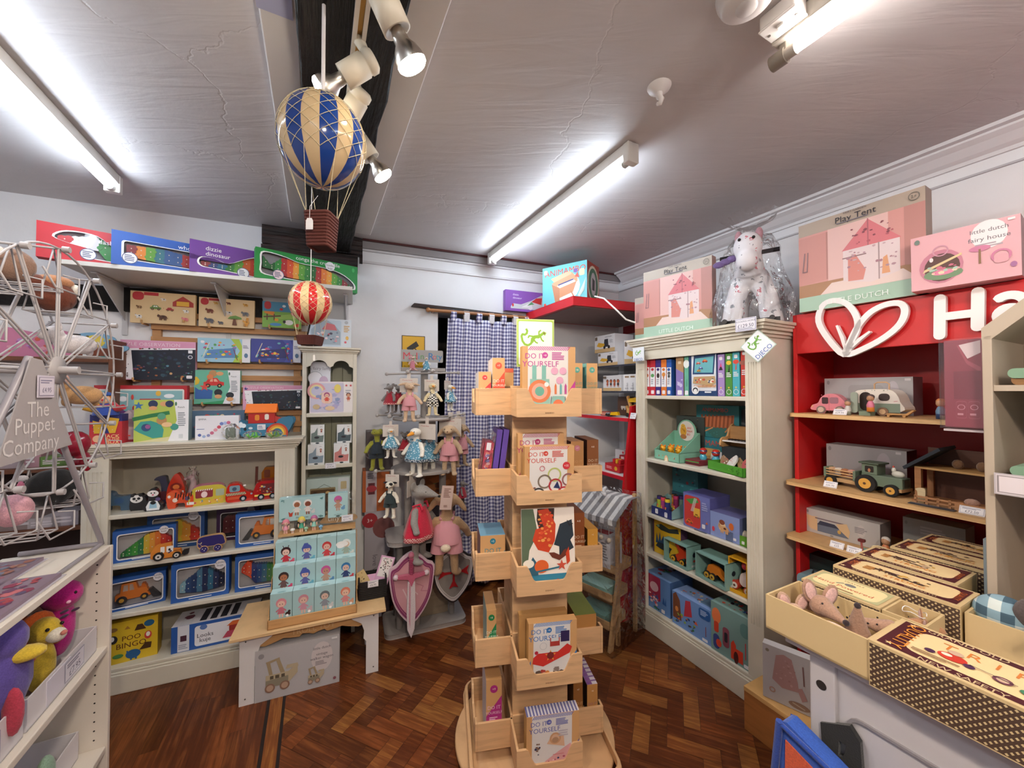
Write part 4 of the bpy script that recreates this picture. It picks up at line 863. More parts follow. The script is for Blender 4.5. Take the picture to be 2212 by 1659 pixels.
g=G(); g.ext([(-.07,.08),(.06,.08),(.06,.145),(-.07,.145)],.02,.075,'b8241ep'); g.add([(.06,.02,.145),(.06,.075,.145),(.06,.0475,.178),(-.07,.02,.145),(-.07,.075,.145),(-.07,.0475,.178)],[(0,1,2),(3,4,5)],'b8241ep'); g.art('q .25 .25 .42 .75 .12 e08a2c;q .62 .3 .78 .8 .12 ece4d8',.13,.065,(-.07,.0195,.08)); cbn=g.obj('cabin',t)
g=G(); 
for s in (0,1):
    y=.012 if s==0 else .083; g.add([(-.085,y,.14),(.07,y,.14),(.07,.0475,.185),(-.085,.0475,.185),(-.085,y,.146),(.07,y,.146),(.07,.0475,.191),(-.085,.0475,.191)],[(0,1,2,3),(4,5,6,7),(0,1,5,4),(1,2,6,5),(0,3,7,4)],'e8761ep')
g.obj('roof',cbn,bev=.0008)
g=G(); g.ext([(.06,.082),(.1,.092),(.1,.1),(.06,.12)],.03,.065,'c8403ap'); g.obj('ramp',t)
G().box(-.02,.02,-.008,-.006,.045,.075,'e9e6ea').art('l .1 .2 .9 .8 3 8890b0',.04,.03,(-.02,-.0082,.045)).obj('price_sticker',hu)
def bag(label,px,w,h,stuffc,shape,dd=-.36):
    x,z=L.hit(px,945,dd); t=thing('plastic_bag',label,'bag',L,x,dd,ZT); g=G(); rd=random.Random(px); g.ell((0,0,h*.5),(w/2,w*.3,h*.5),'ffffffc',14)
    for i,p in enumerate(g.v): g.v[i]=Vector((p.x*(1+rd.uniform(-.12,.12)),p.y*(1+rd.uniform(-.2,.2)),max(.0005,p.z*(1+rd.uniform(-.08,.1)))))
    g.obj('clear_film',t); g=G()
    if shape=='leaf':
        for i in range(7): g.ell((w*.32*math.cos(i*2.4)*.8,0,h*.28+.006*(i%3)),(w*.2,w*.07,h*.14),stuffc,7,rot=Matrix.Rotation(i*.9,3,'Y'))
    else: g.rbox(-w*.3,w*.2,h*.08,h*.8,-w*.1,w*.1,.01,stuffc)
    g.obj('contents',t); return t
bag('clear bag with a grey green wooden piece, leaning on the white caterpillar box',500,.085,.085,'6a7468','x')
bag('clear bag of bright green leaf shapes in front of the ark, left one',545,.085,.045,'4fa82cp','leaf')
bag('clear bag of pale green leaf shapes in front of the ark, right one',592,.09,.045,'6a9a3ap','leaf')
# ---------- low bookcase, top inner shelf: tins and money banks ----------
def fig2d(name,label,cat,px,z,d,w,h,dep,outline,k,art='',rz=0,fr=L,extra=None):
    x,_=fr.hit(px,1080,d); g=G(); g.ext([(a*w-w/2,b*h) for a,b in outline],0,dep,k); 
    if art: g.art(art,w,h)
    if extra: extra(g,w,h)
    o=g.obj(name,bev=.0015); tag(o,label,cat); place(o,fr,x,d,z,rz=rz); return o
def blob(*p,n=4): return sub(list(p),n)
Z1=.8805
ani=blob((.08,0),(.3,0),(.34,.25),(.62,.25),(.66,0),(.9,0),(.92,.5),(.85,.72),(.5,.75),(.4,.95),(.2,1),(.08,.85),(0,.6),(.02,.3))
fig2d('elephant_money_box','grey blue elephant money box at the left end of the top inner shelf','money box',249,Z1,-.24,.15,.1,.04,ani,'4f6a84g','e .2 .72 .16 .2 5f8098;n e0dcd0 .05 .1 .35 .2 .25;e .6 .5 .2 .15 40608c;e .15 .8 .03 .03 111')
def panda(g,w,h): g.cyl((-w*.32,-.001,h*.92),(-w*.32,.02,h*.92),h*.1,'1c1b1dg',n=10); g.cyl((w*.12,-.001,h*.92),(w*.12,.02,h*.92),h*.1,'1c1b1dg',n=10)
fig2d('panda_money_box','small black and white panda money box beside the blue elephant','money box',299,Z1,-.27,.075,.085,.03,blob((.1,0),(.9,0),(.95,.5),(.8,.85),(.5,.98),(.2,.9),(.05,.6)),'222124g','e .4 .7 .3 .24 e6e4e2;e .27 .72 .08 .08 1c1b1d;e .52 .72 .08 .08 1c1b1d;e .4 .6 .05 .04 1c1b1d',extra=panda)
fig2d('penguin_money_box','black and white penguin money box in the middle of the top inner shelf','money box',331,Z1,-.31,.08,.118,.03,blob((.12,0),(.88,0),(1,.2),(.75,.45),(.72,.8),(.5,1),(.25,.85),(.24,.5),(0,.25)),'232226g','e .48 .76 .2 .14 ece8e6;e .4 .78 .03 .03 1c1b1d;e .56 .78 .03 .03 1c1b1d;e .48 .7 .04 .03 d0506a;p e9eef2 .18 .03 .82 .03 .86 .2 .7 .44 .3 .44 .14 .2;p 9ac4dc .3 .12 .7 .12 .66 .36 .34 .36;e .5 .36 .1 .08 20242c;e .74 .5 .09 .08 5a4a7a')
fig2d('dinosaur_money_box','dark blue and maroon dinosaur money box standing behind the penguin','money box',352,Z1,-.17,.08,.15,.03,blob((.3,0),(.9,0),(.85,.5),(.7,.8),(.6,1),(.2,1),(0,.88),(.3,.82),(.4,.5)),'2c2a44g','e .5 .3 .2 .16 5a2430')
fig2d('rocket_money_box','orange red rocket money box at the back, above the tiger','money box',380,Z1,-.19,.085,.165,.04,blob((.1,0),(.9,0),(1,.3),(.85,.7),(.5,1),(.15,.7),(0,.3)),'c83a26g','e .5 .55 .16 .14 8a2418;e .5 .55 .09 .08 e88040;r .05 .05 .95 .28 2c4a7a;r .7 .3 .9 .42 e8e4e4')
def tg(g,w,h):
    for i in range(7): g.art('n 2a1410 .05 %g .%d %g .%d'%(.3+i*.09,48 if i%2 else 62,.33+i*.09,75 if i%2 else 85),w,h,lift=.0015)
fig2d('tiger_money_box','orange tiger money box with black stripes, front centre of the top inner shelf','money box',391,Z1,-.30,.125,.095,.035,ani,'d8502ag','e .16 .7 .2 .22 e0602c;e .1 .66 .07 .08 f0e8e4;e .3 .45 .12 .12 ecd8c8;q .7 .12 .95 .28 .03 ece8e8;e .72 .5 .12 .12 5a4a6a',extra=tg)
t=thing('giraffe_figure','silvery pink giraffe wrapped in cellophane behind the tiger','toy figure',L,L.hit(416,1055,-.22)[0],-.22,Z1)
g=G(); g.tube([(0,0,0),(0,0,.06),(.005,0,.12),(-.005,0,.15)],[.026,.022,.013,.011],'b8a0a0p',n=10); g.cyl((.0,0,.15),(-.035,0,.135),.014,'b8989ap',.008); g.cyl((.002,0,.155),(.004,0,.18),.003,'b8a0a0p'); g.cyl((.01,0,.155),(.014,0,.176),.003,'b8a0a0p'); g.obj('giraffe',t)
g=G(); g.lathe([(.03,0),(.032,.08),(.026,.14),(.03,.17),(.012,.185),(.02,.2)],'ffffffc',n=10); g.obj('cellophane_wrap',t)
def tin(label,px,w,h,dep,body,k,art,wheels,rz=0,d=-.28,roofk=None,sart=None,name='toy_tin'):
    x,_=L.hit(px,1080,d); t=thing(name,label,'toy tin',L,x,d,Z1,rz=rz); g=G(); g.ext([(a*w-w/2,b*h) for a,b in body],0,dep,k,ks=roofk); g.art(art,w,h); g.obj('tin_body',t,bev=.003)
    for u in wheels:
        g=G(); g.cyl((u*w-w/2,-.004,h*.16),(u*w-w/2,.004,h*.16),h*.16,'26242cg',n=16); g.cyl((u*w-w/2,-.006,h*.16),(u*w-w/2,-.004,h*.16),h*.08,'b8c0c8g',n=12); g.obj('wheel',t)
    return t
tin('yellow and pink caravan shaped tin on the top inner shelf, left of the taxi tin',452,.155,.105,.075,blob((0,0),(1,0),(1,.6),(.85,.95),(.5,1),(.15,.97),(0,.7),n=3),'cfc04ag','q .02 .02 .98 .9 .2 c9b83a;q .12 .38 .6 .8 .06 8a2a34;e .36 .55 .13 .16 f0d8d8;k .12 .74 .6 .82 8 .3 f0ece8;r .05 .06 .9 .26 d8b040;b .05 .05 .95 .3 14 .06 3 c8405a,e8e0d8,5a9ab0;q .68 .4 .92 .75 .05 a8b8a0',(),roofk='d87a9cg',rz=.25)
tin('red taxi shaped tin with a black and white chequered band',518,.125,.105,.06,blob((0,.1),(.25,0),(.9,0),(1,.15),(.98,.4),(.72,.55),(.55,.9),(.3,1),(.08,.92),(0,.6),n=3),'c0281cg','q .12 .55 .5 .88 .08 7a9aa8;e .3 .7 .1 .1 35506a;r 0 .36 .72 .5 e8d8b0;k 0 .36 .72 .43 12 0 1c1818;k .03 .43 .75 .5 12 0 1c1818;r .05 .14 .7 .3 c8502a;e .93 .36 .05 .05 9ab0c0;r .62 .8 .72 .88 ece8e8',(.62,),rz=.2)
tin('red fire engine tin at the right end of the top inner shelf',575,.125,.105,.08,[(0,0),(1,0),(1,.9),(.9,1),(.3,1),(.12,.9),(0,.5)],'a81c1eg','q .3 .35 .9 .85 .05 6a1a1c;b .1 .1 .95 .85 22 .08 5 c8403a,8a9aa8,e8c060,401418;r .05 .2 .95 .3 e8c860;r .75 .05 .85 .14 ece8e8',(.3,.75),rz=.15)
tin('orange tin truck set back above the red fire engine tin',583,.09,.16,.05,[(0,0),(1,0),(1,.7),(.8,1),(.2,1),(0,.8)],'a8641cg','q .15 .6 .5 .9 .05 7a3a20;b .1 .1 .9 .6 12 .06 2 c88a30,7a2c20',(),d=-.14)
o=G().ext([(-.006,0),(.006,0),(.01,.17),(-.004,.17)],0,.004,'5a2a1cw').obj('wooden_stick'); tag(o,'dark brown flat wooden stick upright at the back between the taxi and fire engine tins','stick'); place(o,L,L.hit(553,1050,-.16)[0],-.16,Z1)
# ---------- inner shelf 2 ----------
Z2=.6305; BL='2a5ba8'
LK='e .8 .86 .12 .13 e0dfe6;t .8 .9 .06 444a58 Looks;t .8 .82 .06 444a58 kuje;l .3 .03 .75 .07 1 dfe3ee'
rain=(['1f6a34','2c8a3c','3f9a3c','2a7a4a','d8b83a','e9a03a','e0762c','c93a2c','b3262c'],[(0,.15),(.3,.6),(.5,.9),(.75,1),(1,.6)],[(0,0),(1,0)])
WB('blue window box with a rainbow crocodile puzzle, left of shelf two',L,-.30,Z2,243,380,1150,.05,BL,(.08,.1,.95,.86),'slices',LK,rz=math.radians(9),cols=rain)
WB('blue window box with a small rainbow puzzle, set back behind the crocodile box',L,-.17,Z2,318,442,1112,.05,'28508c',(.1,.12,.92,.84),'slices',LK,cols=(['2c8a3c','5fa43a','d8b83a','e9a03a','c93a2c'],[(0,.3),(.5,.95),(1,.4)],[(0,0),(1,0)]))
WB('dark purple window box with a bus puzzle, set back on shelf two',L,-.15,Z2,468,560,1100,.05,'3a1a44',(.1,.12,.92,.84),'slices','e .8 .9 .1 .1 8a8090',cols=(['5a1a22']*5,[(0,.7),(.1,.9),(.9,.9),(1,.7)],[(0,.1),(1,.1)]),back='3a3038')
WB('blue window box with an orange digger puzzle, right side of shelf two',L,-.30,Z2,509,618,1112,.05,BL,(.08,.12,.93,.88),'digger','e .9 .84 .13 .14 e0dfe6;t .91 .84 .08 444a58 Looks;l .35 .03 .75 .08 1 dfe3ee',cols='n')
def digger():
    x,_=L.hit(366,1200,-.335); t=thing('toy_digger','loose orange wooden digger with a black scoop on the edge of shelf two','toy vehicle',L,x,-.335,Z2,rz=.1); s=.15
    P=lambda *q:[(q[i]*s-s/2,q[i+1]*s) for i in range(0,len(q),2)]
    g=G(); g.ext(P(.0,.1,.0,.28,.12,.5,.22,.53,.24,.52,.55,.55,.56,.32,.78,.3,.84,.12,.7,.06,.1,.05),0,.022,'d98430'); g.art('q .26 .45 .37 .82 .04 ece8e2;q .42 .45 .6 .82 .04 ece8e2;n 1c1a1a .03 .18 .35 .3 .5 .36 .3;n 1c1a1a .03 .62 .5 .78 .48;e .5 .6 .06 .08 2a2422;n 2c3a6a .06 .48 .4 .55 .5 .5 .55',s,s*.55,(-s/2,0,0)); g.obj('body',t,bev=.0015)
    g=G(); g.ext(P(.82,.1,.86,.22,1.02,.24,1.0,.08,.9,.06),0,.022,'1d1b1c'); g.obj('scoop',t)
    for u,r in ((.22,.15),(.7,.12)): g=G(); g.cyl((u*s-s/2,-.008,r*s*.95),(u*s-s/2,.03,r*s*.95),r*s*.95,'1d1b1c',n=18); g.cyl((u*s-s/2,-.0095,r*s*.95),(u*s-s/2,-.008,r*s*.95),r*s*.55,'d8d4d0',n=14); g.cyl((u*s-s/2,-.0102,r*s*.95),(u*s-s/2,-.0095,r*s*.95),r*s*.2,'1d1b1c',n=10); g.obj('wheel',t)
digger()
def elephant():
    x,_=L.hit(456,1180,-.31); t=thing('wooden_elephant_toy','dark purple blue wooden elephant on wheels in the middle of shelf two','toy animal',L,x,-.31,Z2,rz=.05); s=.125
    o=blob((.1,.9),(.3,.96),(.7,1),(.92,.93),(1,.6),(.96,.25),(.2,.2),(.12,.1),(.03,.22),(0,.5),(.02,.78),n=4)
    a=[(u*s-s/2,.015+v*s*.62) for u,v in o]; g=G(); g.ext(a,0,.02,'c9a070w'); b=[((u-.5)*.93+.5,(v-.55)*.9+.55) for u,v in o]; g.ext([(u*s-s/2,.015+v*s*.62) for u,v in b],-.0008,.0,'2c2468'); g.art('n d8c8a0 .04 .06 .5 .14 .45 .17 .55;n c9a070 .03 .06 .25 .14 .14 .2 .3 .14 .36',s,s*.62,(-s/2,-.0009,.015)); g.obj('body',t)
    for u in (.26,.74): g=G(); g.cyl((u*s-s/2,-.006,.02),(u*s-s/2,.026,.02),.0195,'c9a070w',n=18); g.cyl((u*s-s/2,-.007,.02),(u*s-s/2,-.006,.02),.017,'2c2468',n=16); [g.cyl((u*s-s/2+q,-.0078,.02+r),(u*s-s/2+q,-.007,.02+r),.0025,'e8e4e8',n=6) for q,r in ((-.006,.004),(.002,-.005),(.007,.004))]; g.obj('wheel',t)
elephant()
# ---------- inner shelf 3 ----------
Z3=.3865
WB('blue window box with a large orange digger puzzle, left end of shelf three',L,-.30,Z3,232,358,1256,.06,BL,(.06,.1,.94,.86),'digger',LK.replace('.8 .86','.86 .84').replace('t .8','t .86'),rz=math.radians(12),cols='flip')
seac=(['8ab4c4','2a4a7a','1f3a6a','4a7a9a','1c2c54','2a6a8a','1c2c54','16223c'],[(0,.4),(.3,.7),(.5,1),(.7,.8),(1,.5)],[(0,.1),(.5,0),(1,.1)])
WB('blue window box with a dark blue sea creatures puzzle, middle of shelf three',L,-.31,Z3,370,495,1222,.06,BL,(.1,.12,.93,.86),'slices',LK.replace('.8 .86','.84 .84').replace('t .8','t .84'),rz=math.radians(3),cols=seac)
birdc=(['c8402a','d8502c','1f3a7a','24508c','2a6a8a','2a7a4a','5a9a3c','d8b83a'],[(0,.7),(.15,1),(.3,.8),(.6,.75),(1,.6)],[(0,.55),(.2,.3),(.35,0),(1,0)])
WB('blue window box with a red headed bird puzzle, right side of shelf three',L,-.30,Z3,508,616,1204,.06,BL,(.08,.12,.95,.86),'slices','r .86 .93 .93 .97 e0e0e6;l .4 .03 .8 .08 1 dfe3ee',cols=birdc)
# ---------- bottom ----------
Z4=.1255
BX('yellow bingo game box with animals and brown lettering on the bottom of the low bookcase',L,-.30,Z4,234,341,1350,.07,'d8b62a','t .46 .58 .12 5a2a18 POO;t .46 .41 .13 5a2a18 BINGO;e .82 .84 .1 .08 1f5f8a;e .8 .55 .07 .1 c8403a;e .8 .57 .04 .06 f0ece0;e .5 .16 .14 .11 245a8c;n 245a8c .03 .38 .25 .4 .13;r .44 .02 .48 .12 245a8c;r .54 .02 .58 .12 245a8c;p 4a3018 .52 .72 .58 .86 .68 .86 .76 .72;p 4a3018 .62 .22 .75 .38 .88 .36 .86 .22;e .1 .6 .08 .1 2a2a30;e .08 .62 .04 .06 f0f0f0;e .2 .18 .1 .05 4a8a4a;p a87830 .32 .8 .38 .88 .44 .8;e .1 .84 .08 .05 8a6a3a',rz=math.radians(7),sc='c09a20')
BX('white and blue box picturing a toy ark, bottom of the low bookcase behind the bench',L,-.31,Z4,370,555,1357,.16,BL,'r 0 0 .02 1 %s;r .07 .02 .2 1 d8dae2;r .1 .4 .17 .62 4a2a3a;l .08 .1 .19 .3 3 9aa0b0;q .26 .1 .96 .88 .1 e8e8ee;e .36 .8 .12 .1 5a7ab8;t .38 .5 .16 3a3a44 Looks;t .38 .32 .16 3a3a44 kuje;p c8506a .58 .2 .64 .45 .9 .45 .94 .2;p a83a34 .66 .45 .66 .68 .86 .68 .86 .45;p e0703a .63 .66 .7 .82 .84 .82 .9 .66;p 5a8ac0 .7 .15 .72 .4 .93 .4 .96 .15'%BL,rz=math.radians(2),tc='d8d6de',top='r .08 0 .22 1 cfd0d8;b .1 .05 .2 .95 4 .2 3 4a2a3a,6a3a4a;r .3 .1 .38 .9 2c2c34;r .42 .1 .5 .9 2c2c34;r .54 .1 .62 .9 2c2c34;r .66 .1 .74 .9 2c2c34')
# ---------- tall narrow cabinet ----------
TD=-.235
BX('pale dolls house box on top of the tall narrow cabinet',L,-.20,1.775,667,759,686,.05,'ccd4dc','q .03 .05 .76 .95 .05 b8c8d4;p 9aa8b4 .06 .1 .06 .6 .2 .85 .42 .95 .6 .8 .74 .55 .74 .1;p c86a70 .3 .62 .42 .86 .6 .8 .66 .6;b .08 .12 .72 .62 24 .07 5 d88a90,e8d0d0,7a8a9a,c85a60,4a4a5a;l .82 .55 .96 .8 4 c8a068;e .88 .9 .06 .06 a8aab0;e .9 .35 .05 .07 e0b050;e .86 .2 .04 .04 d85a70')
o=BX('white box with a pale toy carriage, top compartment of the tall narrow cabinet',L,TD+.03,1.366,671,714,781,.05,'d4d8e0','t .5 .87 .06 8a8a96 a fairy lamp;e .24 .68 .13 .13 e4e4ea;o .24 .68 .13 .01 9aa0a8;e .66 .62 .08 .1 c0a8c0;p a8b0c4 .15 .2 .3 .4 .6 .45 .85 .38 .9 .22 .6 .12;e .35 .22 .07 .07 8088a0;e .7 .24 .07 .07 8088a0',h=None)
BX('wide pastel fairy house play set box in the tall narrow cabinet',L,TD-.005,1.366,669,765,824,.028,'e0d6dc','q .02 .03 .76 .95 .04 c8c4d8;o .15 .7 .26 .06 e0a0a0;o .15 .7 .2 .05 e8d8a0;b .05 .05 .74 .9 26 .12 4 b4a8cc,a8a8d0,d0b8d0,8a98c0;q .26 .3 .5 .66 .1 e8c8b8;d .38 .48 .36 a04a7a,e8b8a0,d85040;e .15 .2 .1 .08 c8b08a;e .45 .15 .14 .07 e0c4a0;e .62 .78 .1 .14 e4d068;r .76 0 1 1 ece6e4;d .87 .5 .3 6a3a30,d8a080,c05a40;s .82 .88 .1 c8404a;s .92 .88 .1 c8404a;l .8 .62 .95 .75 2 b0b0b8')
def sm(label,x0,x1,yt,d,z,h,c1): 
    return BX(label,L,d,z,x0,x1,yt,.06,'e2e4e4','p %s .04 .1 .06 .55 .3 .62 .5 .86 .5 .4 .95 .45 .9 .1;e .45 .34 .25 .12 %s;e .45 .34 .12 .06 2a2c34;p e8eaea .55 .62 .6 .98 .98 .98 .98 .5 .7 .45;d .78 .68 .22 6a3a30,d8a080,8a3a3a;t .75 .9 .06 5a4a4a Les;e .5 .05 .09 .035 20343c'%(c1,c1),h=h,sc='8aa08a')
g_=L
sm('small white doll furniture box, lower left in the middle compartment, pale blue picture',665,701,951,TD,1.05,.125,'8a9eae')
sm('small white doll furniture box, upper left in the middle compartment, grey green picture',671,701,910,TD+.01,1.1755,.118,'72827e')
sm('small white doll furniture box, lower right in the middle compartment, coral pink picture',721,755,951,TD,1.05,.125,'c8807c')
sm('small white doll furniture box, upper right in the middle compartment, dark slate picture',728,760,909,TD+.01,1.1755,.115,'4a5c64')
BX('large pale green box picturing a wooden suitcase theatre, behind the bench top boxes',L,TD+.03,.69,662,756,1036,.06,'b4c4be','q .08 .05 .66 .78 .02 8a7a58;q .1 .08 .64 .74 .02 5a4024;b .1 .1 .64 .74 30 .08 4 a8824a,6a4a28,c8a468,3a2818;n 6a7068 .01 .25 .78 .4 .86 .55 .78;q .72 .02 .98 .98 .03 c8ced0;q .78 .72 .92 .9 .02 b8a880;l .75 .45 .95 .6 3 9aa0a0',tc='c4d2cc')
TAG('price card clipped under the middle shelf of the tall narrow cabinet',L,-.262,714,1012,.06,.034,'£14.50',rx=0)
def BLc(label,fr,x,y,z,w,dep,h,col,art='',rz=0,grp=None,cat='box',name='toy_box',side='',top='',sc=None,tc=None,rx=0,ry=0):
    "box placed directly in a frame: x,y,z = middle of its front bottom edge"
    g=G(); g.box(-w/2,w/2,0,dep,0,h,col)
    if sc: g.box(-w/2-.0003,-w/2,.0005,dep,0,h,sc); g.box(w/2,w/2+.0003,.0005,dep,0,h,sc)
    if tc: g.box(-w/2,w/2,.0005,dep,h,h+.0003,tc)
    if art: g.art(art,w,h)
    if side: g.art(side,dep,h,(-w/2-.0004,dep,0),(0,-1,0),(0,0,1),(-1,0,0))
    if top: g.art(top,w,dep,(-w/2,0,h+.0004),(1,0,0),(0,1,0),(0,0,1))
    o=g.obj(name); tag(o,label,cat,grp); return place(o,fr,x,y,z,rz=rz,rx=rx,ry=ry)
# ================= bench with the doll box display =================
BZ=.34; b0=L.hitz(490,1392,BZ); b1=L.hitz(833,1310,BZ); bx=(b0[0]+b1[0])/2; bw=b1[0]-b0[0]; by=(b0[1]+b1[1])/2
t=thing('bench','small wooden display bench with white cut-out legs and a scalloped apron','bench',L,bx,by,0)
G().box(-bw/2,bw/2,0,.34,.326,.34,'d9b585w').obj('bench_top',t,bev=.001)
h=bw/2-.035
def leg(s,y):
    P=[(0,0),(.062,0),(.062,.175),(.075,.19),(.072,.23),(.085,.27),(.13,.3),(.15,.326),(0,.326)]
    P=[(s*(h-p[0]),p[1]) for p in P]; g=G(); g.ext(P,y,y+.014,'dedbdat')
    for q in (.03,.3): g.cyl((s*(h-.025),y-.001,q),(s*(h-.025),y,q),.0035,'4a4440',n=8)
    g.obj('leg',t,bev=.001)
for s in (-1,1): leg(s,.035); leg(s,.29); G().box(min(s*h,s*(h-.012)),max(s*h,s*(h-.012)),.049,.29,.22,.326,'dedbdat').obj('side_rail',t)
P=[(-h+.05,.326),(-h+.05,.262),(-h+.10,.25),(-h+.15,.262),(-h+.18,.272),(-h+.21,.266),(-h+.25,.262),(-.05,.275),(-.02,.27),(0,.262),(.02,.27),(.05,.275),(h-.25,.262),(h-.21,.266),(h-.18,.272),(h-.15,.262),(h-.10,.25),(h-.05,.262),(h-.05,.326)]
g=G(); g.ext(P,.052,.062,'c89a64w'); g.art('t .5 .5 .45 d8b88a TROLL TOY',.36,.06,(-.18,.0515,.262)); g.obj('apron',t)
# walker box under the bench
w0=L.hitz(549,1521.6,0); w1=L.hitz(733,1471,0)
wy=(w0[1]+w1[1])/2
wag='p b8a888 %s %s %s %s'
def wagon(u,v,s):
    q=lambda a,b:'%.3f %.3f'%(u+a*s*.62,v+b*s)
    return ';'.join(['p a08e70 %s %s %s %s'%(q(-.42,.25),q(-.34,.28),q(-.28,-.02),q(-.36,-.02)),'p a08e70 %s %s %s %s'%(q(-.12,.32),q(-.2,.3),q(-.1,-.02),q(0,-.02)),'p a08e70 %s %s %s %s'%(q(-.42,.25),q(-.12,.32),q(-.12,.37),q(-.44,.31)),'p b5a68a %s %s %s %s'%(q(-.44,-.02),q(.08,-.02),q(.08,-.2),q(-.44,-.2)),'p 8a8472 %s %s %s %s'%(q(-.44,-.15),q(.08,-.12),q(.08,-.32),q(-.44,-.32)),'p b5a68a %s %s %s %s'%(q(.08,-.3),q(.3,-.1),q(.3,.12),q(.08,-.02)),'p b5a68a %s %s %s %s'%(q(.02,.05),q(.32,.05),q(.3,.14),q(.05,.14)),'r %s %s 5a5244'%(q(-.34,-.13),q(-.26,-.05)),'r %s %s 5a5244'%(q(-.22,-.13),q(-.13,-.05)),'r %s %s 5a5244'%(q(-.08,-.13),q(0,-.05)),'e %s %.3f %.3f 8a6a5a'%(q(-.34,-.34),.11*s,.11*s),'e %s %.3f %.3f b89a84'%(q(-.34,-.34),.075*s,.075*s),'e %s %.3f %.3f 8a6a5a'%(q(0,-.34),.11*s,.11*s),'e %s %.3f %.3f b89a84'%(q(0,-.34),.075*s,.075*s)])
o=BLc('large grey box picturing a wooden walker wagon, on the floor under the bench',L,(w0[0]+w1[0])/2,wy,0,w1[0]-w0[0],.16,L.hit(549,1409,wy)[1],'b4b2b4','e .07 .88 .05 .05 8f8d8f;e .78 .62 .2 .3 cbc2c2;t .78 .8 .055 55525a little dutch;t .78 .68 .055 55525a vintage;t .78 .6 .055 55525a walker wagon;l .7 .45 .86 .54 3 8a8488;'+wagon(.34,.5,.8)+';'+wagon(.73,.3,.42)+';e .94 .12 .03 .03 8a5560;r .9 .93 .97 .97 d8d8d8')
# cardboard stepped display
DF=by+.0; x0=L.hit(577,1360,by+.02)[0]; x1=L.hit(771,1325,by+.02)[0]; dw=x1-x0; dx=(x0+x1)/2
yl=by+.02; rows=[]
t=thing('counter_display','stepped cardboard display on the bench holding three rows of pale blue doll boxes','display stand',L,dx,yl,BZ)
tt='c99a66w'
g=G(); g.box(-dw/2,dw/2,0,.006,0,.045,tt); g.box(-dw/2,dw/2,0,.28,0,.006,tt); g.box(-dw/2,-dw/2+.006,0,.03,0,.05,tt); g.box(dw/2-.006,dw/2,0,.03,0,.05,tt); g.obj('front_lip',t,bev=.001)
zr=[BZ+.008]; dr=[yl+.012,yl+.075,yl+.138]
ztop=[L.hit(583,1284,dr[0])[1],L.hit(588,1227,dr[1])[1],L.hit(591,1173,dr[2])[1]]
bh=ztop[0]-zr[0]; zr=[zr[0],ztop[1]-bh,ztop[2]-bh]
g=G()
for i in (1,2): g.box(-dw/2+.01,dw/2-.01,dr[i]-yl-.003,.27,zr[i]-BZ-.006,zr[i]-BZ-.001,tt)
g.box(-dw/2+.01,dw/2-.01,.265,.27,.006,zr[2]-BZ,tt)
for s in (-1,1):
    P=[(0.0,.006),(.02,.06),(.03,.1),(.075,.11),(.085,zr[1]-BZ+.1),(.138,zr[1]-BZ+.11),(.15,zr[2]-BZ+.12),(.20,zr[2]-BZ+.135),(.27,zr[2]-BZ+.135),(.27,.006)]
    a=s*(dw/2-.004); g.add([(a-.002*0,y,z) for y,z in P]+[(a+s*.003,y,z) for y,z in P],[tuple(range(10)),tuple(range(10,20))]+[(i,(i+1)%10,(i+1)%10+10,i+10) for i in range(10)],tt)
g.obj('stepped_tray',t)
zl=zr[2]+bh+.004-BZ
g=G(); g.box(-dw/2+.01,dw/2-.01,.20,.275,zl,zl+.012,tt); g.obj('figure_ledge',t)
g=G(); g.box(-dw/2+.02,dw/2-.01,.276,.279,zl,zl+.2,'ffffffc'); g.obj('clear_header',t)
g=G(); g.ext(blob((.07,0),(.24,0),(.25,.03),(.2,.04),(.16,.055),(.1,.05),(.075,.03),n=4),.27,.274,'a88a66w'); g.art('t .33 .5 .62 e8e4dc tiny',.17,.05,(.075,.2695,.0)); 
for p in g.v: p.z+=zl+.026; p.x-=.055
g.obj('name_sign',t); zlt=zl+.012+BZ
dolls=[('pink hair doll with a small brown bear','d88a94,e8c0b0,c87080,3a2424'),('pink ballet doll','c88a96,e0b8a8,c890a0,c8b0b8'),('grey haired doll with a white cat','6a7478,d8b8a8,8a8f98,d0d0d0'),('orange haired doll with a hen','d88068,e8c0a8,d88a8a,d8a080'),
('brown skinned doll in a red beret','3a2a2a,b07050,6a4a4a,d0406a'),('blue witch hat doll, second row','4a5aa8,e0b8a8,5a5a9a,6ab0c8'),('doll in a wide pink hat','c85a9a,c08a78,b8907a,5a8ab8'),('blue haired doll holding a heart shield','3a7ab0,d8b0a0,2c3a6a,c8404a'),
('ladybird doll with red antennae','3a1a1e,e8c0b0,c02c3c,d8506a'),('blue witch hat doll, top row','4a5aa8,e0b8a8,5a5a9a,6ab0c8'),('red hooded doll with a red squirrel','c03a3a,e0b0a0,c83a40,c02a3a'),('doll behind a white paper bouquet','e4e8e4,d8b8a0,9aa898,d8d8d0')]
bwid=(dw-.016)/4
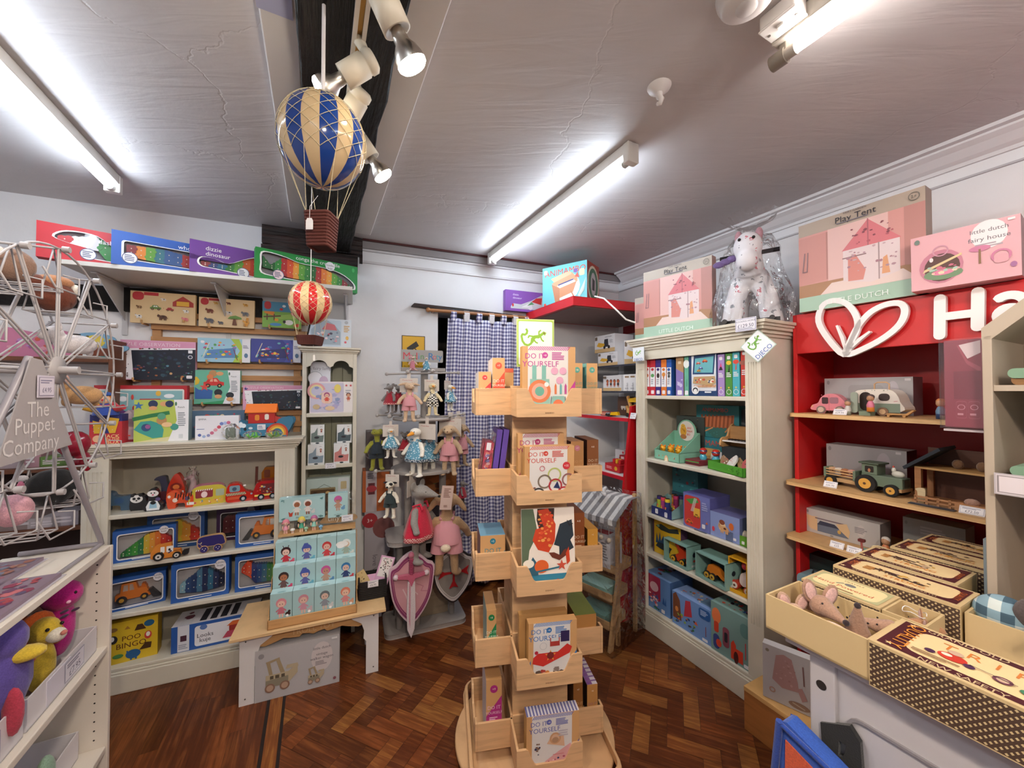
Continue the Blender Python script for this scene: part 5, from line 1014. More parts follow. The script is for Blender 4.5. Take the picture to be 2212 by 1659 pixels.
for i,(nm,cc) in enumerate(dolls):
    r,cn=divmod(i,4); BLc('pale blue box picturing a %s'%nm,L,x0+.008+bwid*(cn+.5),dr[r],zr[r],bwid-.002,.055,bh-.003,'a8cccf',('r 0 0 1 1 a4c5c7;d .5 .53 .62 %s;%s;l .3 .05 .7 .09 1 8aa0a4'%(cc,'e .28 .68 .2 .1 ece8e4;e .2 .62 .12 .08 f0ecea' if 'bouquet' in nm else ('n 3a1a1e .02 .42 .78 .36 .88;n 3a1a1e .02 .58 .78 .64 .88;p d8506a .1 .2 .3 .2 .26 .14 .14 .14' if 'ladybird' in nm else ('p 4a5aa8 .24 .7 .76 .7 .62 .75 .56 .88 .38 .88' if 'witch' in nm else 'e .78 .28 .04 .04 fff')))),grp=None,top='e .5 .2 .35 .12 8ab4b8',tc='b4d4d6',name='doll_box')
BLc('wide pale blue doll box with a bride and groom pair, standing above the display',L,L.hit(653,1120,dr[2]+.11)[0],dr[2]+.11,zlt+.055,.225,.05,.125,'a4c8ca','r 0 0 1 1 accfd0;d .38 .55 .7 e8e4e0,a86a4a,e0ddd8;d .62 .55 .7 e8e4e0,8a4a34,e4dcd8,d0d0d0;p b8402a .22 .2 .28 .2 .3 .4 .25 .34 .2 .42;t .5 .13 .08 3a5a5c Marguerite;e .5 .04 .06 .03 3a4a44;b .02 .8 .16 .98 5 .06 1 5a8a8c;b .84 .8 .98 .98 5 .06 2 5a8a8c;b .02 .02 .16 .2 5 .06 3 5a8a8c;b .84 .02 .98 .2 5 .06 4 5a8a8c',name='doll_box')
BLc('narrow pale blue doll box with a pink hatted doll, standing right of the wide one',L,L.hit(730,1110,dr[2]+.11)[0],dr[2]+.11,zlt+.048,.104,.05,.135,'a4c8ca','r 0 0 1 1 accfd0;d .5 .58 .66 c05a9a,c08a78,b8907a,6a9ac0;p c05a9a .3 .74 .7 .74 .6 .9 .42 .9;t .5 .12 .05 3a5a5c Lou Poppy;e .5 .05 .08 .03 3a4a44',name='doll_box')
TAG('price card hanging in front of the clear header of the doll box display',L,dr[2]+.09,750,1126,.06,.036,'£11.75',rx=0)
def figurine(label,px,hair,skin,dress,h,cat='doll figure'):
    x=L.hit(px,1150,dr[2]+.08)[0]; t=thing('doll_figurine',label,cat,L,x,dr[2]+.08,zlt)
    g=G(); g.cyl((-.005,0,0),(-.004,0,h*.35),.0045,skin+'p'); g.cyl((.005,0,0),(.004,0,h*.35),.0045,skin+'p'); g.lathe([(.014,h*.28),(.009,h*.45),(.005,h*.6)],dress+'p',n=14); g.ell((0,0,h*.75),(.0145,.0135,.015),skin+'p',12); g.ell((-.014,-.002,h*.42),(.004,.004,.012),skin+'p',6); g.ell((.014,-.002,h*.42),(.004,.004,.012),skin+'p',6); g.obj('doll',t)
    g=G(); g.ell((0,.004,h*.8),(.0175,.0165,.0165),hair+'p',12); g.ell((-.014,.003,h*.72),.006,hair+'p',8); g.ell((.014,.003,h*.72),.006,hair+'p',8); g.obj('hair',t)
    g=G(); g.ell((-.005,-.0135,h*.75),.0014,'1a1414g',6); g.ell((.005,-.0135,h*.75),.0014,'1a1414g',6); g.obj('eyes',t); return t
figurine('tiny pink haired doll figure at the left of the display ledge',617,'d8808f','e8b8a8','d890a0',.075)
figurine('tiny yellow haired doll figure in green in the middle of the display ledge',651,'d8c04a','e8c0a0','3f9a7c',.082)
figurine('tiny doll figure in a pink pointed hat and pale green dress on the display ledge',678,'b0608c','e8b8a0','8ac0b0',.082)
for lb,px,a,b in (('tiny white mushroom creature between the pink and yellow haired dolls',632,'e4ddd4','d89a8a'),('tiny green and white creature beside the yellow haired doll',661,'9ac0a0','e8dcc8'),('tiny blue creature at the right end of the display ledge',693,'7aa8c8','a8c8dc')):
    g=G(); g.lathe([(.007,0),(.007,.012),(.012,.014),(.01,.022),(0,.026)],a+'p',n=14); g.ell((0,-.006,.008),.004,b+'p',8); o=g.obj('creature_figurine'); tag(o,lb,'toy figure'); place(o,L,L.hit(px,1150,dr[2]+.075)[0],dr[2]+.075,zlt)
# basket with books
q0=L.hitz(776,1300,BZ); q1=L.hitz(836,1290,BZ); 
t=thing('basket','black woven basket of notebooks on the right end of the bench','basket',L,(q0[0]+q1[0])/2-.002,min(q0[1],q1[1])+.01,BZ); ww=.072
g=G()
for i in range(11):
    z=.005+i*.0092; g.tube([(p[0],p[1]+.07,z) for p in rrect(-ww,-.07,ww,.07,.01,2)],.005,'1f1b1bm',n=5,closed=True)
g.ring(rrect(-ww,-.07,ww,.07,.01),rrect(-ww+.003,-.067,ww-.003,.067,.01),0,.001,'1f1b1b'); g.box(-ww+.002,ww-.002,.002,.138,0,.004,'1a1717m')
g.obj('woven_body',t)
bk=t.location.copy()
tx,ty_=L.l(bk.x,bk.y)
TAG('price card on the front of the black basket',L,ty_-.008,806,1268,.055,.036,'£6.95',rx=0)
BLc('cream book with brown doodles leaning left in the black basket',L,tx-.03,ty_+.05,BZ+.03,.075,.01,.11,'d8be88','b .05 .05 .95 .95 14 .06 3 b08a58,5a3a2c,a8804a',rx=-.25,ry=-.5,name='book',cat='book')
BLc('tall pink notebook with rows of small pictures leaning right in the black basket',L,tx+.035,ty_+.05,BZ+.03,.08,.01,.17,'d4a4c4','r .1 .35 .9 .95 e4dcd8;b .12 .36 .88 .95 40 .035 3 3a3030,8a5a5a,5a6a5a;b .1 .04 .9 .3 8 .05 4 b48ac4,e8c0d8',rx=-.3,ry=.35,name='notebook',cat='book')
BLc('lilac notebook lying low between the other two in the black basket',L,tx-.002,ty_+.03,BZ+.03,.08,.01,.09,'c890b4','b .05 .05 .95 .95 12 .08 9 b48ac4,e4b0cc',rx=-.6,name='notebook',cat='book')
# boxes on the floor behind the soft toy stand
BLc('tall grey box reading love wood and play, on the floor behind the soft toy stand',L,L.hit(815,1200,-.14)[0],-.14,0,.16,.13,.70,'a59fa6','e .2 .92 .07 .07 9c2c34;t .2 .92 .035 e8d8d8 3+;e .75 .84 .1 .1 7a4a48;p 3a2c34 1 0 1 .62 .68 .5 .68 0;V .42 .35 .2 6a646c love wood & play...',name='cardboard_box')
BLc('orange and white box standing on the tall grey box',L,L.hit(813,1000,-.14)[0],-.14,.701,.17,.13,.27,'b8602c','r .12 .0 .52 1 b8b0b4;r .2 .42 .45 .7 6a2c34;e .33 .56 .12 .08 b8404a;l .18 .8 .48 .95 3 6a646c',name='cardboard_box')
BLc('dark brown box with a round emblem on top of the orange and white box',L,L.hit(821,900,-.14)[0],-.14,.972,.17,.13,.26,'4f4547','o .2 .45 .16 .02 8a8084;o .2 .45 .1 .015 8a8084;l .16 .4 .24 .5 2 8a8084',name='cardboard_box')
BLc('dark brown box at the back behind the geese, beside the curtain',L,-.60,-.14,.701,.22,.13,.42,'8a5020','b .1 .1 .9 .6 6 .12 4 a8602c,5a3018,6a7a4a',name='cardboard_box')
g=G(); g.box(-.14,.14,0,.12,0,.70,'3c3236'); o=g.obj('cardboard_box'); tag(o,'plain dark box behind the soft toy stand, beside the tall grey box','box'); place(o,L,-.64,-.145,0)
# ================= grey soft toy stand =================
MX=(L.hitz(840,1385,0)[0]+L.hitz(1005,1345,0)[0])/2; MY=-.42; GR='9b9592t'
t=thing('soft_toy_stand','grey painted wooden stand of discs and pegs hung with soft toys','display stand',L,MX,MY,0)
def rp(x0,x1,y0,y1,r): return rrect(x0,y0,x1,y1,r,5)
G().extz(rp(-.255,.245,0,.27,.04),0,.028,GR).obj('base',t,bev=.004)
for x,y in ((-.17,.06),(-.06,.06),(.17,.10),(-.17,.22),(.17,.22)): G().cyl((x,y,.028),(x,y,.56),.02,'8b8683t',n=14).obj('post',t)
g=G(); g.box(-.03,.15,.12,.13,.03,.26,'8a7a66w'); g.obj('panel',t)
G().extz(rp(-.245,.23,-.03,.27,.06),.56,.585,GR).obj('middle_shelf',t,bev=.003)
for x,y in ((-.12,.07),(.1,.07),(-.03,.18)): G().cyl((x,y,.585),(x,y,.985),.022,'8b8683t',n=14).obj('post',t)
g=G(); g.lathe([(0,.985),(.21,.985),(.21,1.005),(0,1.005)],GR,n=40); 
for p in g.v: p.y+=.13; p.x-=.01
g.obj('disc',t,bev=.002)
G().cyl((-.01,.13,1.005),(-.01,.13,1.63),.024,'8b8683t',n=16).obj('column',t)
g=G(); g.lathe([(0,1.315),(.2,1.315),(.2,1.33),(0,1.33)],GR,n=40)
for p in g.v: p.y+=.13; p.x-=.01
g.obj('disc',t)
def pegrod(a,b):
    g=G(); g.cyl(a,b,.006,'aaa5a2t',n=8); g.ell(b,.013,'aaa5a2t',10); g.ell(a,.011,'aaa5a2t',10); g.obj('peg',t)
def lp(px,py,dy): x,z=L.hit(px,py,MY+dy); return (x-MX,dy,z)
pegrod(lp(835,808,.08),lp(990,805,.08)); pegrod(lp(815,897,.05),lp(865,896,.12)); pegrod(lp(930,903,.12),lp(1002,894,.06)); pegrod(lp(850,1016,.1),lp(812,1018,.02)); pegrod(lp(960,1008,.1),lp(1014,1004,.02))
for px,py in ((881,803),(934,801),(841,899),(903,900),(972,898),(967,1019),(897,1024)): pegrod(lp(px+3,py,.1),lp(px,py,-.03))
g=G(); g.box(-.16,.13,.125,.14,1.63,1.655,GR); g.obj('top_board',t,bev=.003)
g=G(); s0=lp(867,781,.14); s1=lp(957,758,.14); g.ext(rrect(s0[0],s0[2],s1[0],s1[2],.008),.14,.148,'a5a29ft'); W_=s1[0]-s0[0]; H_=s1[2]-s0[2]
g.art('t .12 .5 .6 c83a4a M;t .22 .5 .5 d06a8a o;t .3 .5 .5 5a9a5a u;t .36 .5 .6 c83a4a l;t .41 .5 .5 4a8ac0 i;t .49 .5 .5 5a9a5a n;t .7 .5 .6 3a78b8 R;t .79 .5 .5 c8606a o;t .86 .5 .55 4aa0a8 t;t .93 .5 .5 3a78b8 y',W_,H_,(s0[0],.1396,s0[2])); g.obj('name_board',t)
FT=MY-.02
CM=(.30,.34,0,.72,'Moulin Roty'); CS=(.26,.32,.0,.78,'Moulin Roty')
plush('tiny pink rabbit soft toy sitting on the very top of the grey stand, left',L,891,803,768,MY+.06,'rabbit','c9a79c','shorts','c8808ff',sit=True)
plush('tiny duck soft toy in a dotted dress sitting on top of the grey stand',L,921,803,770,MY+.06,'duck','dcd8d2','dress','@dots',sit=True)
plush('grey mouse soft toy in a red pinafore, far left of the top row, turned aside',L,843,894,828,MY+.03,'mouse','7c7674','dress','a02434f',hem='@checkred',rz=-.8)
plush('grey mouse soft toy half hidden behind the pink dungaree rabbit, top row',L,861,892,830,MY+.08,'mouse','7c7674','dress','a02434f',hem='@checkred',rz=-.3)
plush('beige rabbit soft toy with spread ears in pink dungarees, front of the top row',L,884,912,822,FT-.03,'rabbit','c7a98c','shorts','@pinstripe',turn=.3,card=CM,arms=(.6,.6))
plush('yellow duck soft toy in black and white gingham dungarees, top row',L,934,899,824,FT,'duck','d8c8a0','shorts','@checkbw',card=CM,foot='d8b070')
plush('white goose soft toy in a blue dotted dress, far right of the top row',L,972,889,828,MY+.05,'goose','d6d2ca','dress','@dots',hem='@floralhem',rz=.7,card=CS)
plush('long legged olive green frog soft toy at the far left of the second row',L,814,1016,921,MY+.05,'frog','8a8a2c','shorts','26303af')
plush('small white duck soft toy in a blue dotted dress, left of the second row',L,844,990,922,FT,'duck','ddd8ce','dress','@dots',hem='@floralhem',card=(.34,.38,0,.68,'Moulin Roty'))
plush('grey mouse soft toy in a red dress in the shade behind the big goose',L,874,990,932,MY+.09,'mouse','6c6664','dress','a02434f',hem='@checkred')
plush('big white goose soft toy in a blue dotted dress, centre of the second row',L,899,1030,918,FT-.05,'goose','e2ded4','dress','@dots',hem='@floralhem',rz=-.9,card=(.3,.3,.12,.72,'Moulin Roty'),turn=0)
plush('white goose soft toy in a blue dotted dress hanging just behind the big goose',L,927,1027,922,MY+.03,'goose','dad6cc','dress','@dots',hem='@floralhem',rz=.2,card=CS)
plush('beige lop eared rabbit soft toy in pink dungarees, right of the second row, front one',L,970,1027,912,FT-.02,'rabbitlop','b59a7c','shorts','@pinstripe',rz=-.4,card=CM)
plush('beige lop eared rabbit soft toy in pink dungarees, far right of the second row, behind',L,996,1008,910,MY+.04,'rabbitlop','a88e70','shorts','@pinstripe',rz=.3,card=CS)
plush('white dog soft toy with a black eye patch and dark green shorts',L,843,1119,1035,FT,'dog','dfd8c8','shorts','2c3a3cf',card=CS,rz=-.5)
plush('large grey mouse soft toy in a bright red dress, centre of the third row',L,905,1212,1038,FT-.06,'mouse','8b8580','dress','c4203ef',hem='@checkred',rz=.9,card=(.14,.2,0,.8,''))
o=plush('large beige rabbit soft toy seen from behind, pink shorts and round tail, third row',L,965,1246,1054,FT-.07,'rabbitlop','b08e6a','shorts','@pinstripe',rz=math.pi-.3)
hh=.46
g=G(); g.ell((0,.075,.21),.022,'d8c4aaf',10); g.obj('tail',o)
x,z=L.hit(962,1100,FT-.16); g=G(); g.box(-.035,.035,0,.002,0,.14,'c8b0a8'); g.art('l .2 .5 .8 .9 6 8a6a60;l .3 .1 .7 .2 2 8a6a60',.07,.14); o=g.obj('swing_tag'); tag(o,'large paper swing tag hanging over the back of the large beige rabbit','tag'); place(o,L,L.hit(962,1100,FT-.17)[0],FT-.17,z,rx=-.0,ry=.12)
plush('small grey mouse soft toy in a red coat, far right of third row',L,999,1090,1037,MY+.06,'mouse','77716e','dress','a8243af',rz=.9)
# shields and sword
def shield(label,px0,px1,yt,yb,d,rim,rim2,face,extra,rz=0):
    a=L.hit(px0,yt,d)[0]; b=L.hit(px1,yt,d)[0]; zb=L.hit((px0+px1)/2,yb,d)[1]; zt=L.hit((px0+px1)/2,yt,d)[1]; w=b-a;h=zt-zb
    t=thing('toy_shield',label,'toy shield',L,(a+b)/2,d,zb,rz=rz)
    o=sub([(-.5,.78),(-.36,.84),(-.2,.94),(0,1),(.2,.94),(.36,.84),(.5,.78),(.48,.55),(.4,.32),(.22,.12),(0,0),(-.22,.12),(-.4,.32),(-.48,.55)],4)
    sc=lambda k:[(x*w*k,(z-.52)*h*k+.52*h) for x,z in o]
    g=G(); g.ext(sc(1),0,.025,rim); sb=g.obj('shield_board',t,bev=.003)
    g=G(); g.ring(sc(.93),sc(.86),-.004,0,rim2); g.ring(sc(.84),sc(.80),-.004,0,rim2); g.obj('raised_rim',sb)
    g=G(); g.ext(sc(.86),-.0015,.001,face); extra(g,w,h); g.obj('face',sb); return t
def uni(g,w,h): g.art('n dcc0c4 .015 .3 .5 .36 .42 .42 .3 .5 .36 .55 .45 .62 .4;n b87a88 .01 .6 .55 .75 .5 .7 .44 .85 .42;n c890a0 .01 .35 .62 .45 .68 .5 .6 .7 .64',w,h,(-w/2,-.0016,0))
shield('pink foam shield with a purple rim, hung low on the grey stand',841,938,1193,1347,FT-.08,'d6b9c4f','8a3a68t','cf9aa2t',uni)
def crs(g,w,h):
    c=(0,h*.56); r=w*.36
    for k in range(4):
        a=k*math.pi/2; P=[(-.04,.02),(.04,.02),(.08,.6),(.3,1.0),(0,.88),(-.3,1.0),(-.08,.6)]
        g.ext([(c[0]+r*(x*math.cos(a)-z*math.sin(a)),c[1]+r*(x*math.sin(a)+z*math.cos(a))) for x,z in P],-.008,0,'a81c24t')
shield('grey foam shield with a red cross, behind the large rabbit feet',934,1024,1184,1302,FT-.03,'2a2628t','c8c0c0t','8a8480t',crs)
d=FT-.11; x,zb=L.hit(886,1379,d); zt=L.hit(893,1193,d)[1]; h=zt-zb
t=thing('toy_sword','pink and white foam sword hanging point down over the pink shield','toy sword',L,L.hit(889,1250,d)[0],d,zb)
g=G(); g.ext([(-.02,h*.66),(.02,h*.66),(.024,h*.3),(.018,.05),(0,0),(-.022,.05),(-.026,h*.3)],0,.014,'d8ccd0f'); bl_=g.obj('blade',t,bev=.004)
g=G(); g.ext([(-.014,h*.64),(-.004,h*.64),(-.006,.06),(-.014,.1)],-.002,0,'c890a0f'); g.obj('blade_groove',bl_)
g=G(); g.ext(blob((-.095,.70),(-.05,.705),(0,.69),(.05,.705),(.095,.70),(.1,.73),(.05,.73),(0,.75),(-.05,.73),(-.1,.73),n=2),-.004,.018,'c05c78f') if False else None
g.ext([(a,b*h) for a,b in ((-.085,.715),(-.02,.69),(0,.6),(.02,.69),(.085,.715),(.085,.745),(.02,.745),(-.02,.745),(-.085,.745))],-.004,.018,'c05c78f'); [g.ell((s*.088,.006,.73*h),.016,'d8c4ccf',10) for s in (-1,1)]; g.obj('cross_guard',t,bev=.003)
g=G(); g.cyl((0,.006,.74*h),(0,.006,.93*h),.013,'b04468f',n=12); [g.tube([(.0145*math.cos(u),.006+.0145*math.sin(u),.75*h+.02*h*k+.012*h*u/6.28) for u in [6.28*j/10 for j in range(11)]],.002,'8a2c50f',n=4) for k in range(9)]; g.ell((0,.006,.965*h),(.02,.014,.02),'b86a80f',12); g.obj('grip',t)
# ================= hot air balloons =================
def balloon(label,cx,cy,Y,rpxl,c1,c2,bt,bb,bw_,net,stroke):
    s=F/Y; X,Z=ray(cx,cy); X*=Y; Z=CZ+Z*Y; r=rpxl/s
    t=thing('hanging_balloon',label,'balloon ornament',C,X,Y,Z)
    pr=[]
    for i in range(19):
        a=math.pi*i/18; pr.append((max(r*math.sin(a),.0008),r*1.04*math.cos(a)-(.12*r*(1-math.cos(a))**2*.3)))
    G().lathe(pr,c1,n=64,ks=lambda i,j:(c1 if (j//4)%2 else c2)).obj('envelope',t); env=[c for c in t.children if c.name.startswith('envelope')][0]
    zb=CZ+ray(cx,bt)[1]*Y-Z; zc=CZ+ray(cx,bb)[1]*Y-Z; n=16; g=G(); R2=r*1.012
    def pt(i,a): a=a; ph=math.pi*i; return (R2*math.sin(ph)*math.cos(a),R2*math.sin(ph)*math.sin(a),R2*1.04*math.cos(ph)-(.12*R2*(1-math.cos(ph))**2*.3))
    for k in range(n):
        for sgn in (1,-1):
            P=[]
            m=7
            for q in range(m*3+1):
                u=q/(m*3); z=abs(((q/3+ (0 if sgn>0 else 1))%2)-1); P.append(pt(.06+.62*u,2*math.pi*(k+z-.5*0)/n))
            g.tube(P,net,'d8c8a0f',n=4)
    for k in range(8):
        a=2*math.pi*k/8; s0=pt(.68,a); bx_=(.5*bw_/s)*(1 if math.cos(a)>0 else -1); by_=(.5*bw_/s)*(1 if math.sin(a+.01)>0 else -1)
        g.tube([s0,(bx_*.9,by_*.9,zb)],net*1.1,'d8c8a0f',n=4)
    g.obj('netting',env)
    w=bw_/s/2; hh=zb-zc; g=G(); nr=11
    for i in range(nr):
        u=i/(nr-1); q=w*(.84+.16*u); g.tube([(a,b,zc+hh*u) for a,b in rrect(-q,-q,q,q,q*.2,2)],hh/nr*.62,'5a2a22m',n=5,closed=True)
    g.box(-w*.82,w*.82,-w*.82,w*.82,zc,zc+.002,'3a1a16m')
    for i in range(-4,5): 
        for sx in (-1,1): g.cyl((i*w*.2,sx*w*.86,zc),(i*w*.23,sx*w*1.02,zb),net*1.6,'4a221cm',n=5); g.cyl((sx*w*.86,i*w*.2,zc),(sx*w*1.02,i*w*.23,zb),net*1.6,'4a221cm',n=5)
    g.obj('wicker_basket',t)
    g=G(); g.cyl((0,0,r*1.03),(0,0,2.42-Z),stroke,'e8e4e4p',n=8); g.obj('hanging_cord',t)
    return t,w,zb,zc
t,w,zb,zc=balloon('large blue and cream striped hot air balloon hanging from the black beam',697,302,.9,88,'1f3f86g','c8ae86g',468,535,50,.0007,.0045)
g=G(); g.ext([(-.008,0),(.008,0),(.008,.02),(.005,.026),(-.005,.026),(-.008,.02)],-w-.008,-w-.007,'e8e4e4'); 
for p in g.v: p.x-=.011; p.z+=zb-.045
g.obj('price_tag',t); g=G(); g.tube([(-.011,-w-.0075,zb-.02),(-.012,-w-.004,zb+.01),(-.01,0,zb+.05)],.0005,'e8e4e4'); g.obj('tag_string',t)
t,w,zb,zc=balloon('small red and cream striped hot air balloon hanging below the blue one',671,652,1.5,42,'c4262cg','d8bc90g',727,745,41,.0006,.0016)
g=G(); g.cyl((0,0,-.0775),(0,0,-.083),.012,'17140fm'); g.cyl((0,0,-.08),(-.012,0,zb),.003,'17140fm',n=6); g.obj('burner',t)
g=G(); g.box(.012,.02,-.001,0,zc-.062,zc-.04,'e0dcd6'); g.cyl((.016,0,zc-.04),(.012,0,zc),.0005,'e0dcd6',n=4); g.obj('price_tag',t)
# ================= curtain, rod, signs =================
import bmesh
cx0,cx1=L.hit(968,700,-.05)[0],.22; zt,zb=2.045,.05; NX=150; NZ=30
me=bpy.data.meshes.new('curtain'); vs=[];fs=[];uv=[]
arc_=0; pr_=None; U=[]
def cpt(u,v):
    fold=.022*math.sin(u*46+1.2*math.sin(u*9))+.012*math.sin(u*23+2); sq=.012*math.sin(v*3+u*20); x=cx0+(cx1-cx0)*u+.008*math.sin(u*46*2)*1+ (1-v)*0
    x+= -.03*math.sin(v*3.1)*(1-u)
    return (x+sq*.4,-.05+fold*(.35+.65*min(1,v*3+.2)),zt+(zb-zt)*v)
for j in range(NZ+1):
    for i in range(NX+1): vs.append(cpt(i/NX,j/NZ))
for i in range(NX+1):
    p=cpt(i/NX,.5); 
    if pr_: arc_+=math.dist(p,pr_)
    pr_=p; U.append(arc_)
for j in range(NZ):
    for i in range(NX): a=j*(NX+1)+i; fs.append((a,a+1,a+NX+2,a+NX+1))
me.from_pydata(vs,[],fs); ul=me.uv_layers.new(name='uv')
for lp_ in me.loops: v=lp_.vertex_index; j,i=divmod(v,NX+1); ul.data[lp_.index].uv=(U[i],vs[v][2])
me.materials.append(M('@gingham')); [setattr(p,'use_smooth',True) for p in me.polygons]
t=thing('curtain','blue and white gingham tab top curtain hanging in the doorway','curtain',L,0,0,0)
o=bpy.data.objects.new('curtain_cloth',me); COL.objects.link(o); o.parent=t; sm_=o.modifiers.new('s','SOLIDIFY'); sm_.thickness=.0015
for i in range(8):
    x=cx0+.02+i*.1; m2=bpy.data.meshes.new('tab'); vv=[(x+q,y,z) for y,z in ((-.06,zt-.02),(-.068,zt+.04),(-.05,zt+.062),(-.032,zt+.04),(-.04,zt-.02)) for q in (0,.042)]; m2.from_pydata(vv,[],[(k*2,k*2+1,k*2+3,k*2+2) for k in range(4)])
    if i%2==0:
        u2=m2.uv_layers.new(name='uv')
        for q in m2.loops: u2.data[q.index].uv=(vv[q.vertex_index][0],vv[q.vertex_index][2])
        m2.materials.append(M('@gingham'))
    else: m2.materials.append(M('e2dfe2f'))
    o=bpy.data.objects.new('tab',m2); COL.objects.link(o); o.parent=t
g=G(); a=L.hit(925,664,-.05)[0]; g.cyl((a,-.05,zt+.048),(cx1+.02,-.05,zt+.048),.012,'a8744aw'); g.ell((a,-.05,zt+.048),.018,'a8744aw',10); g.box(a+.03,a+.045,-.05,0,zt+.036,zt+.05,'8a5a34w'); o=g.obj('curtain_rod'); tag(o,'brown wooden curtain rod with a knob end above the gingham curtain','curtain rod'); place(o,L,0,0,0)
BX('yellow security camera warning sign on the white wall above the soft toy stand',L,-.004,0,868,918,724,.004,'d8a81e','r .0 .0 1 1 1e1a14;r .03 .02 .97 .98 dca91c;p 1c1812 .2 .62 .62 .84 .74 .7 .32 .5;n 1c1812 .03 .55 .62 .72 .5 .95 .5;r .93 .44 .96 .56 1c1812;t .5 .2 .1 1c1812 CCTV;t .5 .07 .06 1c1812 IN OPERATION',zpx=796,name='warning_sign',cat='sign')
for lb,px,ya,yb in (('small grey framed print inside the doorway, upper one',950,735,690),('small grey framed print inside the doorway, middle one',950,800,752),('small grey framed print inside the doorway, lower one',950,860,812)):
    x,z=L.hit(px,ya,.9); h=L.hit(px,yb,.9)[1]-z; g=G(); g.box(-.04,.04,0,.01,0,h,'a8acb4'); g.art('r .12 .1 .88 .9 c4c8ce;e .5 .5 .15 .2 7a808a',.08,h); o=g.obj('framed_print'); tag(o,lb,'picture'); place(o,L,DX0-.195,.9,z,rz=math.pi/2)
# ceiling note
x,y=R.hitz(588,-8,2.52); g=G(); g.box(-.05,.05,-.04,.045,-.0015,0,'a9abc8'); g.art('T .4 .35 .2 4a4c68 of',.1,.08,(-.05,-.04,-.0016),(1,0,0),(0,1,0),(0,0,-1)); o=g.obj('paper_note'); tag(o,'lilac paper note stuck to the ceiling board at the top edge of the photo','note'); place(o,R,x,y,2.52)
# ================= central rotating craft kit stand =================
PW='d2a87cw'
t=thing('rotating_display_stand','tall pale plywood rotating stand with five tiers of scooped trays of craft kits','display stand',S,0,0,0)
st_=t
g=G(); g.lathe([(0,.012),(.335,.012),(.34,.02),(.34,.032),(.335,.038),(0,.038)],PW,n=72); g.obj('base_disc',t)
g=G(); g.ring(rrect(-.29,-.29,.29,.29,.06),rrect(-.275,-.275,.275,.275,.05),0,.03,PW)
for i,p in enumerate(g.v): g.v[i]=Vector((p.x,p.z,p.y+.04))
g.obj('base_rail',t,bev=.006)
for a in range(4):
    g=G(); g.at(rz=a*math.pi/2+.78); g.cyl((.33,0,0),(.33,0,.012),.02,'3a3836g',n=12); g.obj('castor',t)
g=G(); g.ring(rrect(-.115,-.115,.115,.115,.003,1),rrect(-.103,-.103,.103,.103,.003,1),.04,1.52,PW)
g.v=[Vector((p.x,p.z,p.y)) for p in g.v]; g.obj('column',t,bev=.002)
def tray(a,z,W=.25,H=.108,Dp=.15,y0=.115):
    g=G(); g.at(rz=a,z=z); T=.009
    yf=-(y0+Dp)
    sc=.55
    P=[(-W/2,0),(W/2,0),(W/2,H),(W/2-.035,H)]
    for i in range(1,7): u=i/6; P.append((W/2-.035-.038*u-.0*u, H-H*sc*(.5-.5*math.cos(math.pi*u))))
    Q=[(-x,z_) for x,z_ in P[2:]][::-1]
    g.ext(P+Q,yf,yf+T,PW)
    for s in (-1,1): g.box(min(s*W/2,s*(W/2-T)),max(s*W/2,s*(W/2-T)),yf+T,-y0,0,H,PW)
    g.box(-W/2+T,W/2-T,-y0-T,-y0,0,H+.01,PW); g.box(-W/2+T,W/2-T,yf+T,-y0-T,0,.008,PW)
    if abs(a)<.1: g.art('t .5 .14 .05 6a4a2a BABABOO',W,H,(-W/2,yf-.0002,0))
    g.obj('tray',t,bev=.0012); return yf+T
TZ=[1.404,1.081,.748,.411,.086]
for i,z in enumerate(TZ):
    for k in range(4): tray(k*math.pi/2,z)
# gecko sign
g=G(); g.box(-.075,.085,0,.006,0,.20,'c2d08a'); g.art('q .02 .02 .98 .98 .04 9cc04a;q .05 .05 .95 .95 .03 e9e2dc;g .44 .60 .50 7fae2c',.16,.20,(-.075,0,0)); o=g.obj('brand_sign'); tag(o,'white card with a green gecko at the top of the central craft stand','sign'); place(o,S,-.02,-.10,1.60)
G().box(-.02,.02,-.10,-.095,1.50,1.62,PW).obj('sign_post',st_)
KR='cb9c68'
def kit(c,body,n1=.05,extra='',dark='d8d4d0'):
    return ('p %s .0 .0 .05 .0 .05 .4 .0 .3;p %s .88 .35 1 .5 1 0 .88 0;r .1 0 .86 1 %s;k .1 .94 .86 1 22 .8 %s;t .23 .86 .08 %s DO IT;t .34 .745 .085 %s YOURSELF;e .42 .87 .045 .045 %s;t .42 .87 .03 f0e8e4 +8;l .55 .8 .82 .92 5 %s;'%(c,c,dark,c,c,c,c,c))+body+extra
def S_(label,k,off,z,w,dep,h,col,art='',lean=0,ty=0,sc=None,tc=None,top='',name='craft_kit_box',side='',cat='craft kit box',back=0.0):
    "place a box in the tray on side k (0 front,1 right,2 back,3 left); off along the tray, back from the tray lip"
    f=Fr(st_.location.x,st_.location.y,S.deg+k*90)
    y=-(.115+.15)+.0095+back
    return BLc(label,f,off,y,z+.009,w,dep,h,col,art,sc=sc,tc=tc,top=top,name=name,side=side,cat=cat,rx=-lean,ry=ty)
